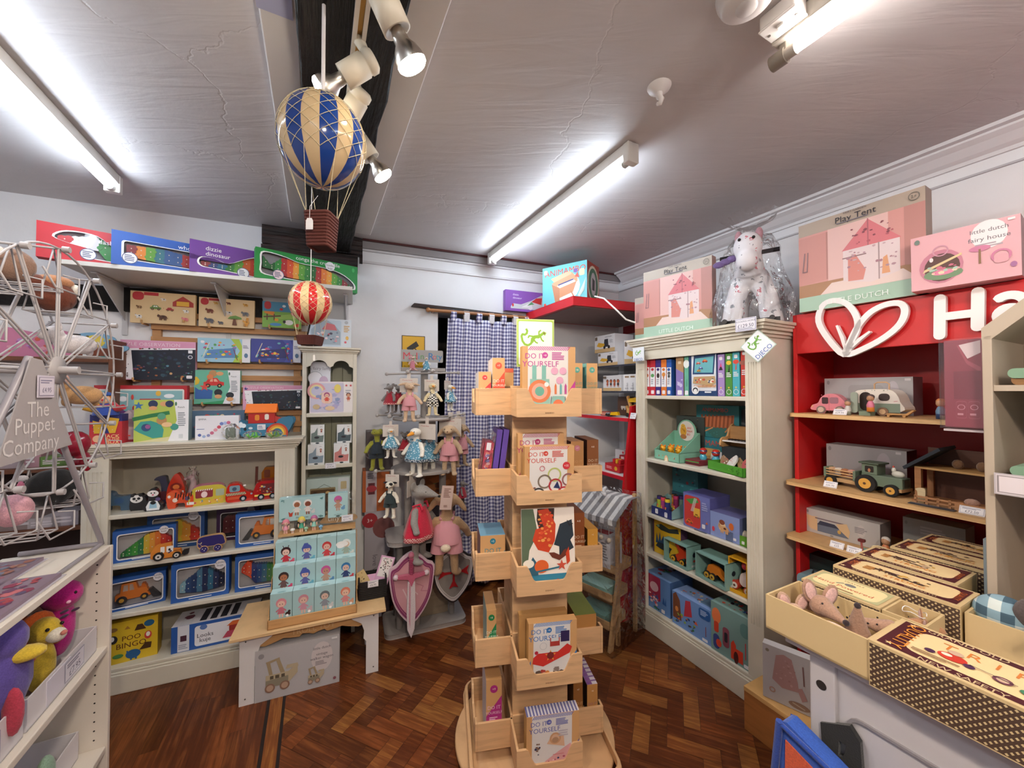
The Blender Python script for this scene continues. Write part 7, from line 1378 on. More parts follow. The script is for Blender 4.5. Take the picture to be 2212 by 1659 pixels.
g=G(); P=[(.075*math.cos(a*math.pi/14),.17+.075*math.sin(a*math.pi/14)) for a in range(15)]; g.ext([(x,z) for x,z in P],.16,.164,mc); n=24; g.ext([(.062*math.cos(6.283*i/n),.175+.062*math.sin(6.283*i/n)) for i in range(n)],.158,.16,'e4e0dc'); g.art('e .32 .48 .2 .3 e0a83a;e .3 .72 .14 .12 e8b84a;e .32 .2 .2 .12 b87a4a;T .56 .66 .11 d84a3a ANI;T .56 .5 .11 d84a3a MAM;T .56 .34 .11 d84a3a BO;b .2 .3 .44 .8 14 .03 2 7a4a20',.124,.124,(-.062,.1576,.113)); g.obj('header_card',t)
for i in range(6):
    r_,c_=divmod(i,3); q=G(); q.lathe([(.014,0),(.018,.02),(.013,.04),(.010,.05)],'e0a022g',n=14); q.ell((0,-.003,.062),(.019,.016,.017),'e0a022g',12); [q.ell((s*.014,0,.078),.007,'d87a2ag',8) for s in (-1,1)]; q.art('b 0 0 1 1 12 .06 %d 6a3a18;e .35 .8 .04 .04 1a1414;e .65 .8 .04 .04 1a1414'%i,.03,.08,(-.015,-.0185,0)); o=q.obj('leopard_toy'); tag(o,'%s yellow leopard toy in the %s row of the mint display box'%(('left','middle','right')[c_],('front','back')[r_]),'toy figure'); p=t.matrix_basis@Vector((-.065+c_*.062,.035+r_*.07,.004)); o.location=p; o.rotation_euler=(0,0,R.a-.1)
mbox('dark picture box behind the leopard display, upper one',1490,Z+.115,-.36,.20,.15,.1,'3c4644','o .3 .5 .3 .06 8a8a80;b .05 .05 .95 .95 16 .1 3 5a5248,7a6a54,2a3230')
mbox('dark picture box behind the leopard display, lower one',1490,Z,-.36,.20,.115,.1,'363c3c','o .3 .5 .3 .06 7a7a70;b .05 .05 .95 .95 12 .1 4 4a4a44,6a5a48')
mbox('xylophone box with red arched lettering at the back of shelf two',1548,Z+.15,-.35,.27,.19,.08,'2f7a80','e .5 .45 .4 .46 386a64;t .46 .86 .12 c84a3a ANIMAMBO;p b86a44 .1 .3 .12 .62 .9 .72 .88 .34;k .1 .3 .9 .7 9 .1 8a4a2c;n c88a5a .04 .2 .16 .4 .3;n c88a5a .04 .7 .2 .8 .36;b .02 .02 .98 .2 14 .03 3 4a9aa0',tc='225a60')
mbox('keyboard box below the xylophone box at the back of shelf two',1546,Z,-.355,.27,.148,.09,'2f7a88','t .4 .78 .22 c84a3a ANIMAMBO;q .08 .1 .6 .56 .06 c8a060;p dcdce0 .35 0 .4 .45 .95 .5 .95 0;n 2a2a6a .06 .48 .44 .46 .14;n 2a2a6a .06 .58 .44 .56 .14;n 2a2a6a .06 .7 .46 .69 .14;n 2a2a6a .06 .82 .46 .82 .14;e .14 .4 .08 .08 d8b88a')
mbox('dark box with a grey circle, far right back of shelf two',1608,Z,-.33,.12,.32,.08,'1e2226','o .4 .62 .16 .04 4a5054;o .4 .2 .14 .04 4a5054')
# toy piano + insects + green trays
t=thing('toy_piano','small wooden toy piano at the right end of shelf two','toy instrument',R,R.hit(1597,940,BD+.1)[0],BD+.1,Z+.12)
g=G(); sid=blob((0,0),(.11,0),(.12,.03),(.10,.05),(.06,.055),(.04,.10),(.0,.115),n=3)
for x in (-.10,.09): g.add([(x+q,.1-a,b) for q in (0,.01) for a,b in sid],[tuple(range(len(sid))),tuple(range(len(sid),2*len(sid)))]+[(i,(i+1)%len(sid),(i+1)%len(sid)+len(sid),i+len(sid)) for i in range(len(sid))],'c89a64w')
g.box(-.09,.09,.06,.1,.0,.11,'b88a58w'); g.obj('case',t)
g=G(); g.box(-.09,.09,-.01,.06,.03,.036,'e8e4e4g'); [g.box(-.08+i*.018,-.073+i*.018,.025,.06,.036,.042,'1c1a24g') for i in range(10)]; g.obj('keys',t)
g=G(); g.box(-.1,.1,0,.1,-.115,0,'24282cm'); g.obj('stand_box',t)
g=G(); gg='4f9a30'; g.box(-.12,.12,0,.004,0,.045,gg); g.box(-.12,.12,.176,.18,0,.045,gg); g.box(-.12,-.116,0,.18,0,.045,gg); g.box(.116,.12,0,.18,0,.045,gg); g.box(-.12,.12,0,.18,0,.003,gg); g.art('b .5 .1 .98 .9 12 .2 3 6aae40,3a7a24',.24,.045,(-.12,-.0002,0)); g.add([(-.0,.178,.045),(.12,.178,.045),(.12,.17,.12),(.02,.17,.12)],[(0,1,2,3)],gg)
o=g.obj('green_tray'); tag(o,'bright green open tray of castanet toys on the right of shelf two','tray'); place(o,R,R.hit(1560,1018,BD)[0]+.015,BD-.005,Z,rz=-.25); tr=o
for i,(cx_,cy_,a,b,k) in enumerate(((-.06,.06,.5,'8a6a50','red and white'),(-.02,.04,-.4,'e4e0dc','black and white spotted'),(.03,.09,.8,'c8a878','tan patterned'),(.07,.07,.2,'b83a34','dark red'),(.0,.13,1.2,'5a8a3a','leaf green'))):
    g=G(); g.ext(blob((-.02,0),(.02,0),(.03,.05),(0,.085),(-.03,.05)),0,.008,b); g.art('b .1 .1 .9 .9 16 .06 %d 1d1b1c,e8e4e0,c82a34'%i,.05,.07,(-.025,-.0002,.005)); o=g.obj('castanet_toy'); tag(o,'%s castanet toy in the green tray'%k,'toy'); p=tr.matrix_basis@Vector((cx_,cy_,.02)); o.location=p; o.rotation_euler=(-.7,a*.4,R.a+a)
for i,px in enumerate((1519,1546)):
    t=thing('painted_whistle','%s red and blue painted wooden whistle figure at the back of the green tray'%('left','right')[i],'toy figure',R,R.hit(px,960,-.46)[0],-.46,Z)
    G().lathe([(.0,0),(.018,0),(.016,.03),(.02,.045),(.012,.06)],'4aa0b8g',n=18).obj('body',t); G().ell((0,0,.078),(.021,.021,.02),'b82c24g',14).obj('head',t); G().lathe([(.0215,.078),(.0205,.082),(.019,.086)],'24486ag',n=18).obj('band',t)
o=BLc('flat dark red and green boxes pile left of the green tray',R,R.hit(1495,1000,BD+.03)[0],BD+.03,Z,.09,.12,.03,'7a2430','r 0 .55 1 .75 3f8a40;r 0 .2 1 .35 1d1b1c')
# shelf 3
Z=.7285
mbox('teal box with dark creatures at the back of shelf three',1478,Z+.12,-.36,.19,.19,.09,'2c6a74','b .05 .05 .95 .95 20 .08 4 3f8a94,1c4a54,8a3a44;l .1 .8 .6 .92 3 8ab0b4')
BLc('long dark box low at the back left of shelf three',R,R.hit(1478,1060,-.36)[0],-.36,Z,.19,.09,.118,'24485a','b .05 .05 .95 .95 10 .1 6 2f6a7a,1c3a4a')
t=thing('kaleidoscope_display','dark blue and pale display tray holding paper tube toys, left of shelf three','display box',R,R.hit(1432,1112,BD+.0)[0],BD,Z,rz=.0)
g=G(); g.box(-.09,.065,0,.003,0,.05,'28306c'); g.box(-.09,.065,.15,.153,0,.1,'8ab0b0'); g.box(-.09,.065,0,.15,0,.003,'28306c'); g.add([(.065,0,0),(.065,.15,0),(.065,.15,.11),(.065,0,.05),(-.09,0,0),(-.09,.15,0),(-.09,.15,.11),(-.09,0,.05)],[(0,1,2,3),(4,5,6,7)],'8ab0b0'); g.art('q .2 .2 .34 .8 .1 e4e4e8;q .66 .1 .8 .7 .1 e4e4e8;b .05 .1 .95 .9 8 .08 3 3f4a9a',.155,.05,(-.09,-.0002,0)); g.obj('tray',t)
tubes=(('dark purple topped','3a2a6c','a8b83a',-.07,.05),('coral pink','d84a5a','a03a7a',-.035,.045),('brown and gold','8a5a2c','c88a3a',.0,.1),('crimson','a8305a','7a2450',.03,.08),('yellow topped','d8b82c','2c3470',.005,.035),('violet','4a3a7c','7a9a8a',.045,.11))
for k,c1,c2,x_,y_ in tubes:
    g=G(); hh=.105+ (.0 if y_<.06 else .02); g.cyl((0,0,.0),(0,0,hh),.0155,c2,n=18); g.cyl((0,0,hh-.02),(0,0,hh),.0162,c1,n=18); g.cyl((0,0,hh),(0,0,hh+.001),.012,'1d1b2a',n=18); g.art('b 0 0 1 .7 8 .1 4 e8c84a,e86a5a,3a3a8a',.02,hh*.8,(-.01,-.0165,.0)); o=g.obj('paper_tube_toy'); tag(o,k+' paper tube toy in the dark blue display tray','toy tube'); o.location=t.matrix_basis@Vector((x_,y_,.004)); o.rotation_euler=(0,0,R.a)
BX('lilac blue box with a red garage and orange cars on shelf three',R,BD-.0,Z,1476,1533,1062,.17,'7078b8','q .04 .04 .66 .94 .1 c8403a;p 4a9a4a .1 .8 .5 .92 .6 .8 .3 .7;r .4 .4 .64 .62 e8b84a;c .24 .18 .24 e0703a,7a2a20;c .52 .4 .2 d8a03a,3a2a20;k .3 .5 .42 .9 6 .3 e8e4e0;l .72 .6 .95 .85 4 a8b0dc;q .72 .1 .84 .22 .02 e4e4ea;p d8703a .85 .25 .9 .32 .95 .25',sc='5a5a94',tc='5c5c98')
BX('pale blue box with a leopard and an orange cup on shelf three',R,BD-.0,Z,1534,1597,1092,.16,'8a9cd0','e .42 .5 .16 .2 e8c898;e .42 .66 .12 .1 8a4a34;a .5 .4 .5 d8a878,6a3a28;e .12 .3 .06 .1 d84a5a;e .74 .6 .1 .14 e0743a;q .8 .1 .9 .2 .02 e4e4ea',sc='6a74a4',tc='6a6a9c',h=.13)
o=BLc('blue grey price card lying flat on shelf three',R,R.hit(1512,1128,BD-.01)[0],BD-.012,Z+.0005,.075,.035,.0015,'5a6478','',top='l .1 .1 .9 .9 4 9aa4b8')
g=G(); g.box(-.07,.07,0,.003,0,.05,'5f9a2c'); g.box(-.07,.07,.11,.113,0,.09,'5f9a2c'); g.box(-.07,.07,0,.11,0,.003,'5f9a2c'); g.box(-.07,-.067,0,.11,0,.07,'8a6a44'); g.box(.067,.07,0,.11,0,.07,'5f9a2c'); g.art('q .6 .2 .7 .5 .05 e4e4e8',.14,.05,(-.07,-.0002,0)); o=g.obj('green_tray'); tag(o,'small green box of egg shakers at the right end of shelf three','tray'); place(o,R,R.hit(1605,1170,BD)[0]-.02,BD-.0,Z); e_=o
for i in range(3): g=G(); g.ell((0,0,.024),(.019,.019,.024),'e4d8c4g',14); g.art('b .1 .1 .9 .9 7 .1 %d d88a8a,8ab07a'%i,.02,.03,(-.01,-.0195,.01)); o=g.obj('egg_shaker'); tag(o,'%s cream egg shaker in the small green box'%('left','middle','right')[i],'egg shaker'); o.location=e_.matrix_basis@Vector((-.042+i*.042,.04,.02)); o.rotation_euler=(0,0,R.a)
# shelf 4
Z=.4815
BX('yellow box picturing black and blue dinosaurs, left end of shelf four',R,BD+.03,Z,1411,1470,1118,.06,'d8ae22','r 0 0 .04 1 5a3a5a;p 2a3430 .1 .8 .3 .9 .6 .84 .9 .92 .95 .8 .6 .72 .3 .72;e .2 .82 .05 .04 7aa07a;p 24486a .1 .3 .14 .6 .2 .36 .26 .66 .3 .4 .4 .6 .42 .3;p 2a6a6a .35 .2 .4 .45 .5 .2;p 3a2a24 .5 .15 .56 .4 .64 .15;p 1c2a34 .1 .2 .3 .16 .6 .14 .7 .3 .5 .34 .2 .34',sc='5a3a5a')
def openbox(label,px0,px1,yt,dd,col,kind,rz=0,zz=Z,inner='1c2430',hh=None):
    f_,w,h=geom(R,dd,zz,px0,px1,yt,rz,None,hh)
    t=thing('boxed_pull_along_toy',label,'boxed toy',f_,w/2,0,zz); dp=.11
    g=G(); g.box(-w/2,w/2,dp-.002,dp,0,h,inner); g.box(-w/2,-w/2+.003,0,dp,0,h,col); g.box(w/2-.003,w/2,0,dp,0,h,col); g.box(-w/2,w/2,0,dp,0,.003,col); g.box(-w/2,w/2,0,dp,h-.003,h,col); g.box(-w/2,w/2,0,.002,0,.018,col); g.ring(rrect(-w/2,0,w/2,h,.001,1),rrect(-w/2+.006,.018,w/2-.006,h-.006,.001,1),-.001,0,col); g.art('e .5 .6 .1 .1 1c2430;q .3 .1 .6 .2 .02 c8d0d0;e .5 .35 .08 .05 c8503a',dp,h,(w/2+.0003,0,0),(0,1,0),(0,0,1),(1,0,0)); g.obj('carton',t)
    g=G(); s=min(w,h)
    if kind=='dog':
        g.ext(blob((-.03,.02),(-.02,.05),(.0,.07),(-.03,.11),(-.02,.125),(.02,.09),(.05,.085),(.06,.06),(.04,.04),(.05,.02)),.03,.055,'c8401eg'); g.ext(blob((.02,.03),(.04,.02),(.045,.05)),.025,.03,'2a5a4ag'); wh=((-.035,.022),(.03,.02)); wk='d8a02c'
    elif kind=='deer':
        g.ext(blob((-.045,.03),(-.04,.07),(-.02,.085),(.02,.08),(.045,.06),(.07,.035),(.05,.03),(.02,.045),(.0,.03)),.03,.055,'d8802ag'); wh=((-.04,.024),(-.005,.024)); wk='c8a03c'
    elif kind=='bunny':
        g.ext(blob((-.01,.05),(-.005,.09),(.015,.105),(.035,.09),(.035,.05),(.01,.035)),.03,.05,'d8c8c4g'); g.ell((.01,.04,.135),(.014,.012,.018),'c83a44g',12); [g.ell((.01+q,.04,.155),(.004,.004,.01),'c83a44g',8) for q in (-.008,.008)]; wh=((-.03,.03),(.035,.022)); wk='b8402c'
    g.obj('animal',t)
    for x_,z_ in wh: g=G(); g.cyl((x_,.02,z_),(x_,.06,z_),.02,'1d1b1c' if kind!='bunny' else wk,n=16); g.cyl((x_,.018,z_),(x_,.02,z_),.015,wk if kind!='bunny' else 'e0d8d0',n=14); g.cyl((x_,.0165,z_),(x_,.018,z_),.006,'5a3a2a',n=8); g.obj('wheel',t)
    return t
openbox('teal open fronted box with a red orange toy dog on yellow wheels, shelf four',1434,1484,1160,BD-.01,'7fa8a0','dog',rz=-.05)
openbox('teal open fronted box with an orange deer on wheels, middle of shelf four',1502,1567,1185,BD-.015,'82aaa2','deer',rz=-.1,hh=.135)
openbox('yellow open fronted box with a white bodied toy, right end of shelf four',1573,1614,1192,BD-.005,'d8a022','bunny',rz=0,hh=.175)
# bottom
Z=.1375
BX('large blue box with a maroon play house picture, bottom left of the tall bookcase',R,BD-.0,Z,1395,1447,1232,.2,'5f86bc','q .04 .3 .62 .98 .05 a02a4a;e .36 .66 .16 .14 d8b0b8;b .08 .1 .6 .5 24 .07 3 8a2a44,c85a6a,3a5a9a,e8c0c0;p 2c5a9a .7 .3 .74 .5 .8 .34 .84 .5 .86 .28;q .66 .04 .8 .14 .02 e4e4ea;b .3 .02 .62 .14 8 .05 4 3a8a5a,2a5a4a',tc='7a9ccc',top='b .1 .1 .6 .9 14 .12 3 a03a4a,3a7a4a,3a2a3a;q .2 .7 .4 .95 .04 e8e8ec',sc='4a6a9c')
BX('blue box with a castle and tree picture, bottom middle of the tall bookcase',R,BD-.01,Z,1452,1542,1274,.13,'6f94cc','p 7a4a34 .02 .2 .02 .9 .1 1 .2 .8 .24 .2;e .12 .5 .06 .08 d88a4a;p b83a4a .3 .4 .34 .9 .46 .95 .5 .5;b .04 .04 .6 .5 24 .06 5 3a7a3a,8ab04a,5a3a2c,d8703a,2a4a7a;q .66 .66 .92 .95 .08 2a5a9a;p d8603a .55 .36 .6 .46 .64 .36;n 8a3a3a .02 .82 .2 .82 .46;q .74 .04 .86 .12 .02 e4e4ea;l .7 .74 .88 .9 4 a8c0e4',tc='8aa8dc',top='b .1 .1 .8 .9 22 .1 6 8a3a44,3a6a3a,d8704a,e8d8b0;q .6 .2 .9 .8 .1 6a8aac',sc='5a7aac')
BX('grey green box with coral toy houses, bottom right of the tall bookcase',R,BD-.015,Z,1536,1626,1350,.13,'7a9c98','e .14 .74 .1 .16 e07a4a;q .08 .4 .2 .62 .04 c8442c;q .06 .06 .22 .36 .08 3a4a8c;e .2 .2 .06 .08 d84a34;q .3 .2 .46 .6 .06 8a4a5a;q .34 .3 .42 .5 .03 2a2a34;p d8442c .5 .06 .5 .36 .56 .44 .62 .36 .62 .3 .78 .3 .78 .06;e .62 .12 .05 .12 4a1a1a;q .72 .6 .94 .88 .1 5f8884;n c84a4a .02 .84 .2 .84 .5;q .8 .03 .92 .1 .02 e4e4ea',tc='8aaca8',top='b .1 .1 .9 .9 26 .1 2 d8503a,c83a4a,3a2a3a,e8d0b0,2a5a9a',sc='5a7c7c',h=.25)
# ---- gecko cards on the bookcase ----
gk='q .03 .03 .97 .97 .04 e6eaf0;g .5 .6 .52 6aa83a;t .5 .12 .2 3a6ab4 DJECO'
BX('square gecko brand card on the upper left stile of the tall bookcase',R,-.63,0,1367,1391,752,.003,'dfe4ea',gk,zpx=781,name='brand_card',cat='sign')
g=G(); g.at(ry=math.radians(45)); g.box(-.055,.055,0,.003,-.055,.055,'bcd0c4'); g.art('q .03 .03 .97 .97 .04 e6eaf0',.11,.11,(-.055,-.0003,-.055)); g.m=Matrix.Rotation(math.radians(-42),4,'Y'); g.art('g .5 .66 .6 6aa83a;t .5 .16 .19 3a6ab4 DJECO',.11,.11,(-.055,-.0006,-.055)); o=g.obj('brand_card'); tag(o,'diamond turned gecko brand card on the upper right corner of the tall bookcase','sign'); x,z=R.hit(1637,747,-.62); place(o,R,x,-.62,z,rz=.12)
x,z=R.hit(1612,715,-.635); BLc('price card reading one hundred and twenty nine pounds on the bookcase cornice',R,x,-.64,z,.10,.002,.062,'dcdae4','r .03 .06 .97 .94 8a8ab0;r .05 .09 .95 .91 e4e2ea;t .5 .76 .14 5a5a70 ROCKING HORSE;t .5 .42 .28 5a5a70 £129.50;l .1 .12 .9 .24 2 9a9ab0',name='price_card',cat='price card')
# ---- play tents, rocking horse on top ----
def tent(pre=''):
    return 'r 0 0 1 .16 a3c0ac;r 0 .16 1 .86 cf938c;r 0 .16 1 .3 a87a58;p c98c84 0 .3 .26 .32 .26 .84 0 .84;r .255 .32 .27 .84 b07a72;p dcb4ae .27 .3 .75 .3 .75 .86 .27 .86;p b8817a .86 .3 1 .28 1 .86 .86 .86;p e0c8c0 .2 .16 .3 .27 .85 .27 .95 .16;p d0747a .6 .85 .39 .58 .84 .58;n a86068 .01 .6 .85 .6 .58;p dcc8c8 .4 .58 .83 .58 .83 .26 .62 .2 .4 .26;p d0847a .44 .25 .44 .5 .5 .52 .58 .34 .56 .24;n 8a6a6a .012 .4 .5 .58 .5;n a08888 .01 .68 .58 .68 .22;p d89a70 .7 .26 .71 .42 .74 .44 .76 .26;b .42 .3 .82 .58 26 .02 4 b08a94,c0a0a4,a87a84;b .44 .6 .8 .8 18 .02 4 b05a64,8a4a54;n 8a6a70 .01 .06 .66 .04 .45 .08 .45 .09 .66;t .5 .93 .065 2c2a34 Play Tent;t .5 .985 .02 5a545c FAIRY GARDEN;l .35 .88 .65 .9 1 7a747c;o .93 .93 .04 .006 6a645c;t .93 .93 .03 6a645c 2+;t .5 .07 .055 e8f0ea LITTLE DUTCH'
ct=1.837
BX('pink play tent box standing on the tall bookcase, front one',R,-.60,ct,1390,1538,590,.05,'b7aa9c',tent(),rz=math.radians(12),sc='c0958c',h=None)
BX('pink play tent box tucked behind the first one on the tall bookcase',R,-.50,ct,1371,1420,592,.05,'b7aa9c',tent(),rz=math.radians(12),w=.33,sc='c0958c',h=.30)
BX('large pink play tent box on the red shelving unit, next to the wrapped rocking horse',R,-.40,1.874,1725,2000,490,.07,'b09f90',tent(),rz=math.radians(2),sc='8a7468')
BX('pink fairy house toy box with a white cloud title, far right on the red unit',R,-.455,1.874,1967,2206,517,.12,'dba6ac','e .74 .78 .2 .24 e6dede;t .74 .86 .07 6a6268 little dutch;t .74 .72 .075 6a6268 fairy house;l .62 .56 .86 .64 2 a89aa0;e .3 .38 .27 .3 c07a8c;e .31 .36 .22 .25 5a3a34;p d8c090 .12 .3 .14 .36 .5 .56 .5 .52;e .32 .24 .24 .1 6f8a68;e .32 .27 .14 .05 d8809c;b .14 .22 .5 .42 18 .05 4 d8a0a0,e8c8a8,c86a80,a8c0b0;o .3 .66 .1 .02 c890a0;e .21 .52 .025 .04 e8d8d8;e .66 .56 .12 .05 c87a98;r .65 .3 .67 .55 8a6a4a;o .84 .38 .11 .03 c87a98;q .78 .26 .9 .4 .04 d8a0a8;e .07 .9 .035 .045 6a7a70;e .94 .2 .035 .045 a06a94;r .9 .93 .96 .97 e4dcdc',rz=math.radians(5),sc='8a6464')
t=thing('rocking_horse','floral fabric rocking horse wrapped in clear cellophane on top of the tall bookcase','rocking horse',R,R.hit(1622,690,-.44)[0]-.0,-.44,ct,rz=.45)
xh=t.location
g=G(); H_=.50
for x,y,s in ((-.085,-.03,1),(.095,-.03,1),(-.075,.13,.9),(.085,.13,.9)): g.tube([(x*.45,y*.5,.23),(x*.8,y*.9,.13),(x,y,.0)],[.05,.045,.052],'@floral',n=12)
g.ell((0,.04,.25),(.085,.13,.075),'@floral',16); g.tube([(0,-.04,.27),(0,-.08,.33),(0,-.09,.38)],[.07,.06,.055],'@floral',n=12)
g.ell((0,-.10,.385),(.065,.07,.075),'@floral',16); g.ell((0,-.135,.31),(.05,.05,.055),'@floral',14)
o=g.obj('stuffed_body',t); rem(o,.008)
g=G(); [g.ell((s*.045,-.06,.455),(.018,.01,.035),'b88a94f',8) for s in (-1,1)]; g.obj('ears',t)
g=G(); [g.ell((s*.03,-.16,.41),.008,'1a1618g',8) for s in (-1,1)]; g.obj('eyes',t)
g=G(); g.cyl((-.13,-.06,.36),(.13,-.06,.36),.011,'1d1b20g',n=12); g.obj('handle',t)
g=G(); [g.tube([(x,-.15,.0),(x,-.08,-.0),(x,.2,.0)],.012,'2a2628w',n=8) for x in (-.1,.1)]; 
for p in g.v: p.z+=.014
g.box(-.13,.13,-.12,-.09,.0,.02,'2a2628w'); g.box(-.13,.13,.12,.15,.0,.02,'2a2628w'); g.obj('rocker_base',t)
g=G(); [g.ell((s*.03-.10,-.10,.33+s*.01),(.03,.012,.018),'6f5a8cf',8) for s in (-1,0,1)]; g.obj('purple_ribbon',t)
g=G(); rd=random.Random(9); v=[]; m=26; lv=[(.0,.19),(.08,.185),(.18,.17),(.28,.15),(.38,.135),(.45,.10),(.48,.05),(.52,.04),(.56,.10),(.585,.13)]
for z,r in lv:
    for j in range(m): a=2*math.pi*j/m; q=r*(1+rd.uniform(-.13,.13)); v.append((q*math.cos(a),.03+q*.95*math.sin(a),min(z+rd.uniform(-.006,.006)+.003,.62)))
for i in range(m): v[i]=(v[i][0],v[i][1],.002)
g.add(v,[(i*m+j,i*m+(j+1)%m,(i+1)*m+(j+1)%m,(i+1)*m+j) for i in range(len(lv)-1) for j in range(m)],'ffffffc'); 
for p in g.v: p.z=min(p.z,.61)
g.obj('cellophane_wrap',t)
# ================= red shelving contents =================
SD=RD
def rr(label,x0,x1,yt,z,d,dep,col,art,**k): return BX(label,R,d,z,x0,x1,yt,dep,col,art,**k)
Z=1.396
rr('long grey caravan toy box at the back of the upper red unit shelf',1781,1972,818,Z,-.22,.11,'aaa7aa','e .05 .88 .035 .06 8a878a;r .92 .9 .98 .96 d4d0d4;e .8 .6 .12 .3 bdb6bc;l .86 .3 .97 .6 4 8f8a90;q .3 .1 .7 .8 .1 a09d9e',sc='6a5058',rz=.03)
t=thing('toy_car','pink wooden toy car on the upper red unit shelf','toy vehicle',R,R.hit(1791,884,-.33)[0],-.33,Z,rz=.1); w=.135
o=blob((0,.12),(.02,.38),(.18,.5),(.28,.82),(.45,1),(.68,.98),(.85,.75),(.97,.45),(1,.14),(.5,.1),n=5); P=[(a*w-w/2,b*.085+.006) for a,b in o]
g=G(); g.ext(P,0,.06,'d8808cp'); g.art('q .3 .5 .48 .84 .06 3a1a20;q .52 .52 .76 .84 .08 9a6a78;o .28 .16 .2 .03 b86878;o .8 .16 .2 .03 b86878;e .02 .36 .03 .06 d8a070;n b86070 .012 .5 .1 .5 .95;e .3 .95 .02 .02 c86a78',w,.09,(-w/2,-.0002,.0)); g.obj('body',t,bev=.003)
for x in (-.03,.04): g=G(); g.cyl((x,-.005,.018),(x,.065,.018),.0175,'7a6a64w',n=18); g.cyl((x,-.0065,.018),(x,-.005,.018),.012,'c8b0a0',n=14); g.obj('wheel',t)
t=thing('toy_caravan','white and sage green wooden toy caravan with an open door','toy vehicle',R,R.hit(1892,886,-.33)[0],-.33,Z,rz=-.1); w=.17
o=blob((.02,.1),(.0,.5),(.06,.85),(.2,.97),(.7,.99),(.88,.85),(.97,.5),(.99,.12),n=4); P=[(a*w-w/2,b*.105+.008) for a,b in o]
g=G(); g.ext(P,0,.075,'e0d8cep'); g.art('r .03 .08 .97 .42 7f8f7e;q .17 .12 .42 .86 .2 2a1c1a;q .56 .52 .78 .8 .12 3a2c2a;b .1 .88 .86 .95 7 .03 3 b88a6a,6a7a6a;n c87a84 .02 .86 .5 .92 .52;o .66 .12 .16 .03 6f7f6e;e .04 .45 .02 .06 c8b8a8',w,.11,(-w/2,-.0002,.006)); g.obj('body',t,bev=.003)
g=G(); g.cyl((.025,-.006,.018),(.025,.08,.018),.018,'8a6a54w',n=16); g.cyl((.025,-.0075,.018),(.025,-.006,.018),.011,'d8b890',n=12); g.obj('wheel',t); g=G(); g.tube([(-.02,.035,.112),(-.02,.035,.135),(-.01,.035,.142),(.02,.035,.142),(.03,.035,.135),(.03,.035,.112)],.003,'c8a078w',n=6); g.obj('roof_handle',t)
g=G(); g.ext(rrect(-.075,.01,-.05,.10,.01),-.03,-.025,'9aa496'); g.obj('open_door',t); g=G(); g.box(-.04,.0,-.04,-.005,0,.018,'7c8c78w'); g.obj('step',t)
def peg(label,fr,x,y,z,hair,c1,c2,s=1):
    t=thing('peg_doll',label,'peg doll',fr,x,y,z); G().lathe([(0,0),(.0125*s,0),(.0125*s,.018*s)],c2,n=18).obj('lower_body',t); G().lathe([(.0125*s,.018*s),(.013*s,.028*s),(.009*s,.04*s),(.006*s,.045*s)],c1,n=18).obj('upper_body',t); G().ell((0,0,.056*s),(.0125*s,.0125*s,.0135*s),'b88a6aw',14).obj('head',t); G().ell((0,.003*s,.062*s),(.0135*s,.012*s,.0115*s),hair,12).obj('hair',t); return t
x=R.hit(1884,860,-.37)[0]; peg('peg doll in a pink top on the sage step of the toy caravan',R,x-.004,-.375,Z+.0181,'5a4a4a','d87a94','e08a3a')
x=R.hit(1830,880,-.375)[0]; peg('small peg doll in pale stripes standing by the pink toy car',R,x,-.37,Z,'7a6a64','c8c4c0','8a9088',.9)
x=R.hit(2032,880,-.37)[0]; peg('peg doll in blue at the right end of the upper red unit shelf',R,x,-.37,Z,'c8804a','6a8aa8','2c4470',1.05)
t=thing('toy_deck_chair','tan wooden toy sun lounger on the front of the upper red unit shelf','toy furniture',R,R.hit(1938,886,-.38)[0],-.385,Z,rz=.1)
g=G(); g.ext([(-.03,.014),(.025,.014),(.045,.03),(.05,.028),(.03,.008),(-.03,.008)],0,.03,'c8965aw'); g.ext([(-.028,0),(-.022,0),(-.02,.01),(-.03,.01)],0,.03,'c8965aw'); g.ext([(.018,0),(.024,0),(.026,.01),(.014,.01)],0,.03,'c8965aw'); g.obj('lounger',t)
def pc(label,px,py,d,z,txt='£',fr=R,w=.05,rz=0): return TAG(label,fr,d,px,py,w,.028,txt,rx=-.5,z=z,rz=rz)
pc('white price card in front of the pink toy car on the upper red unit shelf',1813,886,-.392,Z,'£29.95')
Z=1.073
rr('long grey tractor toy box at the back of the middle red unit shelf',1785,1958,958,Z,-.22,.11,'9c999c','e .05 .88 .035 .06 7c797c;r .88 .9 .94 .96 c4c0c4;e .74 .6 .14 .3 aea6ae;l .66 .5 .84 .7 3 8a8490',sc='3a2024',rz=.02)
t=thing('toy_tractor','sage green wooden toy tractor with yellow hubbed black wheels','toy vehicle',R,R.hit(1898,1052,-.36)[0],-.37,Z,rz=-.1); sg='6f7f6c'
g=G(); g.box(-.06,.075,.01,.07,.03,.075,sg); g.box(-.058,-.005,.008,.072,.075,.118,sg); g.art('q .2 .2 .8 .85 .1 2a2420;e .5 .4 .12 .2 b87a5a',.05,.04,(-.056,.0077,.076)); g.obj('body',t,bev=.002)
G().box(-.066,.004,.0,.08,.118,.125,'4c5a4a').obj('roof',t,bev=.002); g=G(); g.box(.04,.0765,.0,.08,.022,.034,'b8946a'); g.box(.0755,.077,.02,.06,.04,.07,'3a4038'); g.obj('front_grille',t)
for x,r in ((-.04,.036),(.045,.024)):
    for y in (-.008,.072): g=G(); g.cyl((x,y,r),(x,y+.016,r),r,'1d1b1cm',n=26); g.cyl((x,y-.0015,r),(x,y+.0175,r),r*.6,'d8a24a',n=20); g.cyl((x,y-.003,r),(x,y,r),r*.15,'5a4030',n=8); g.obj('wheel',t)
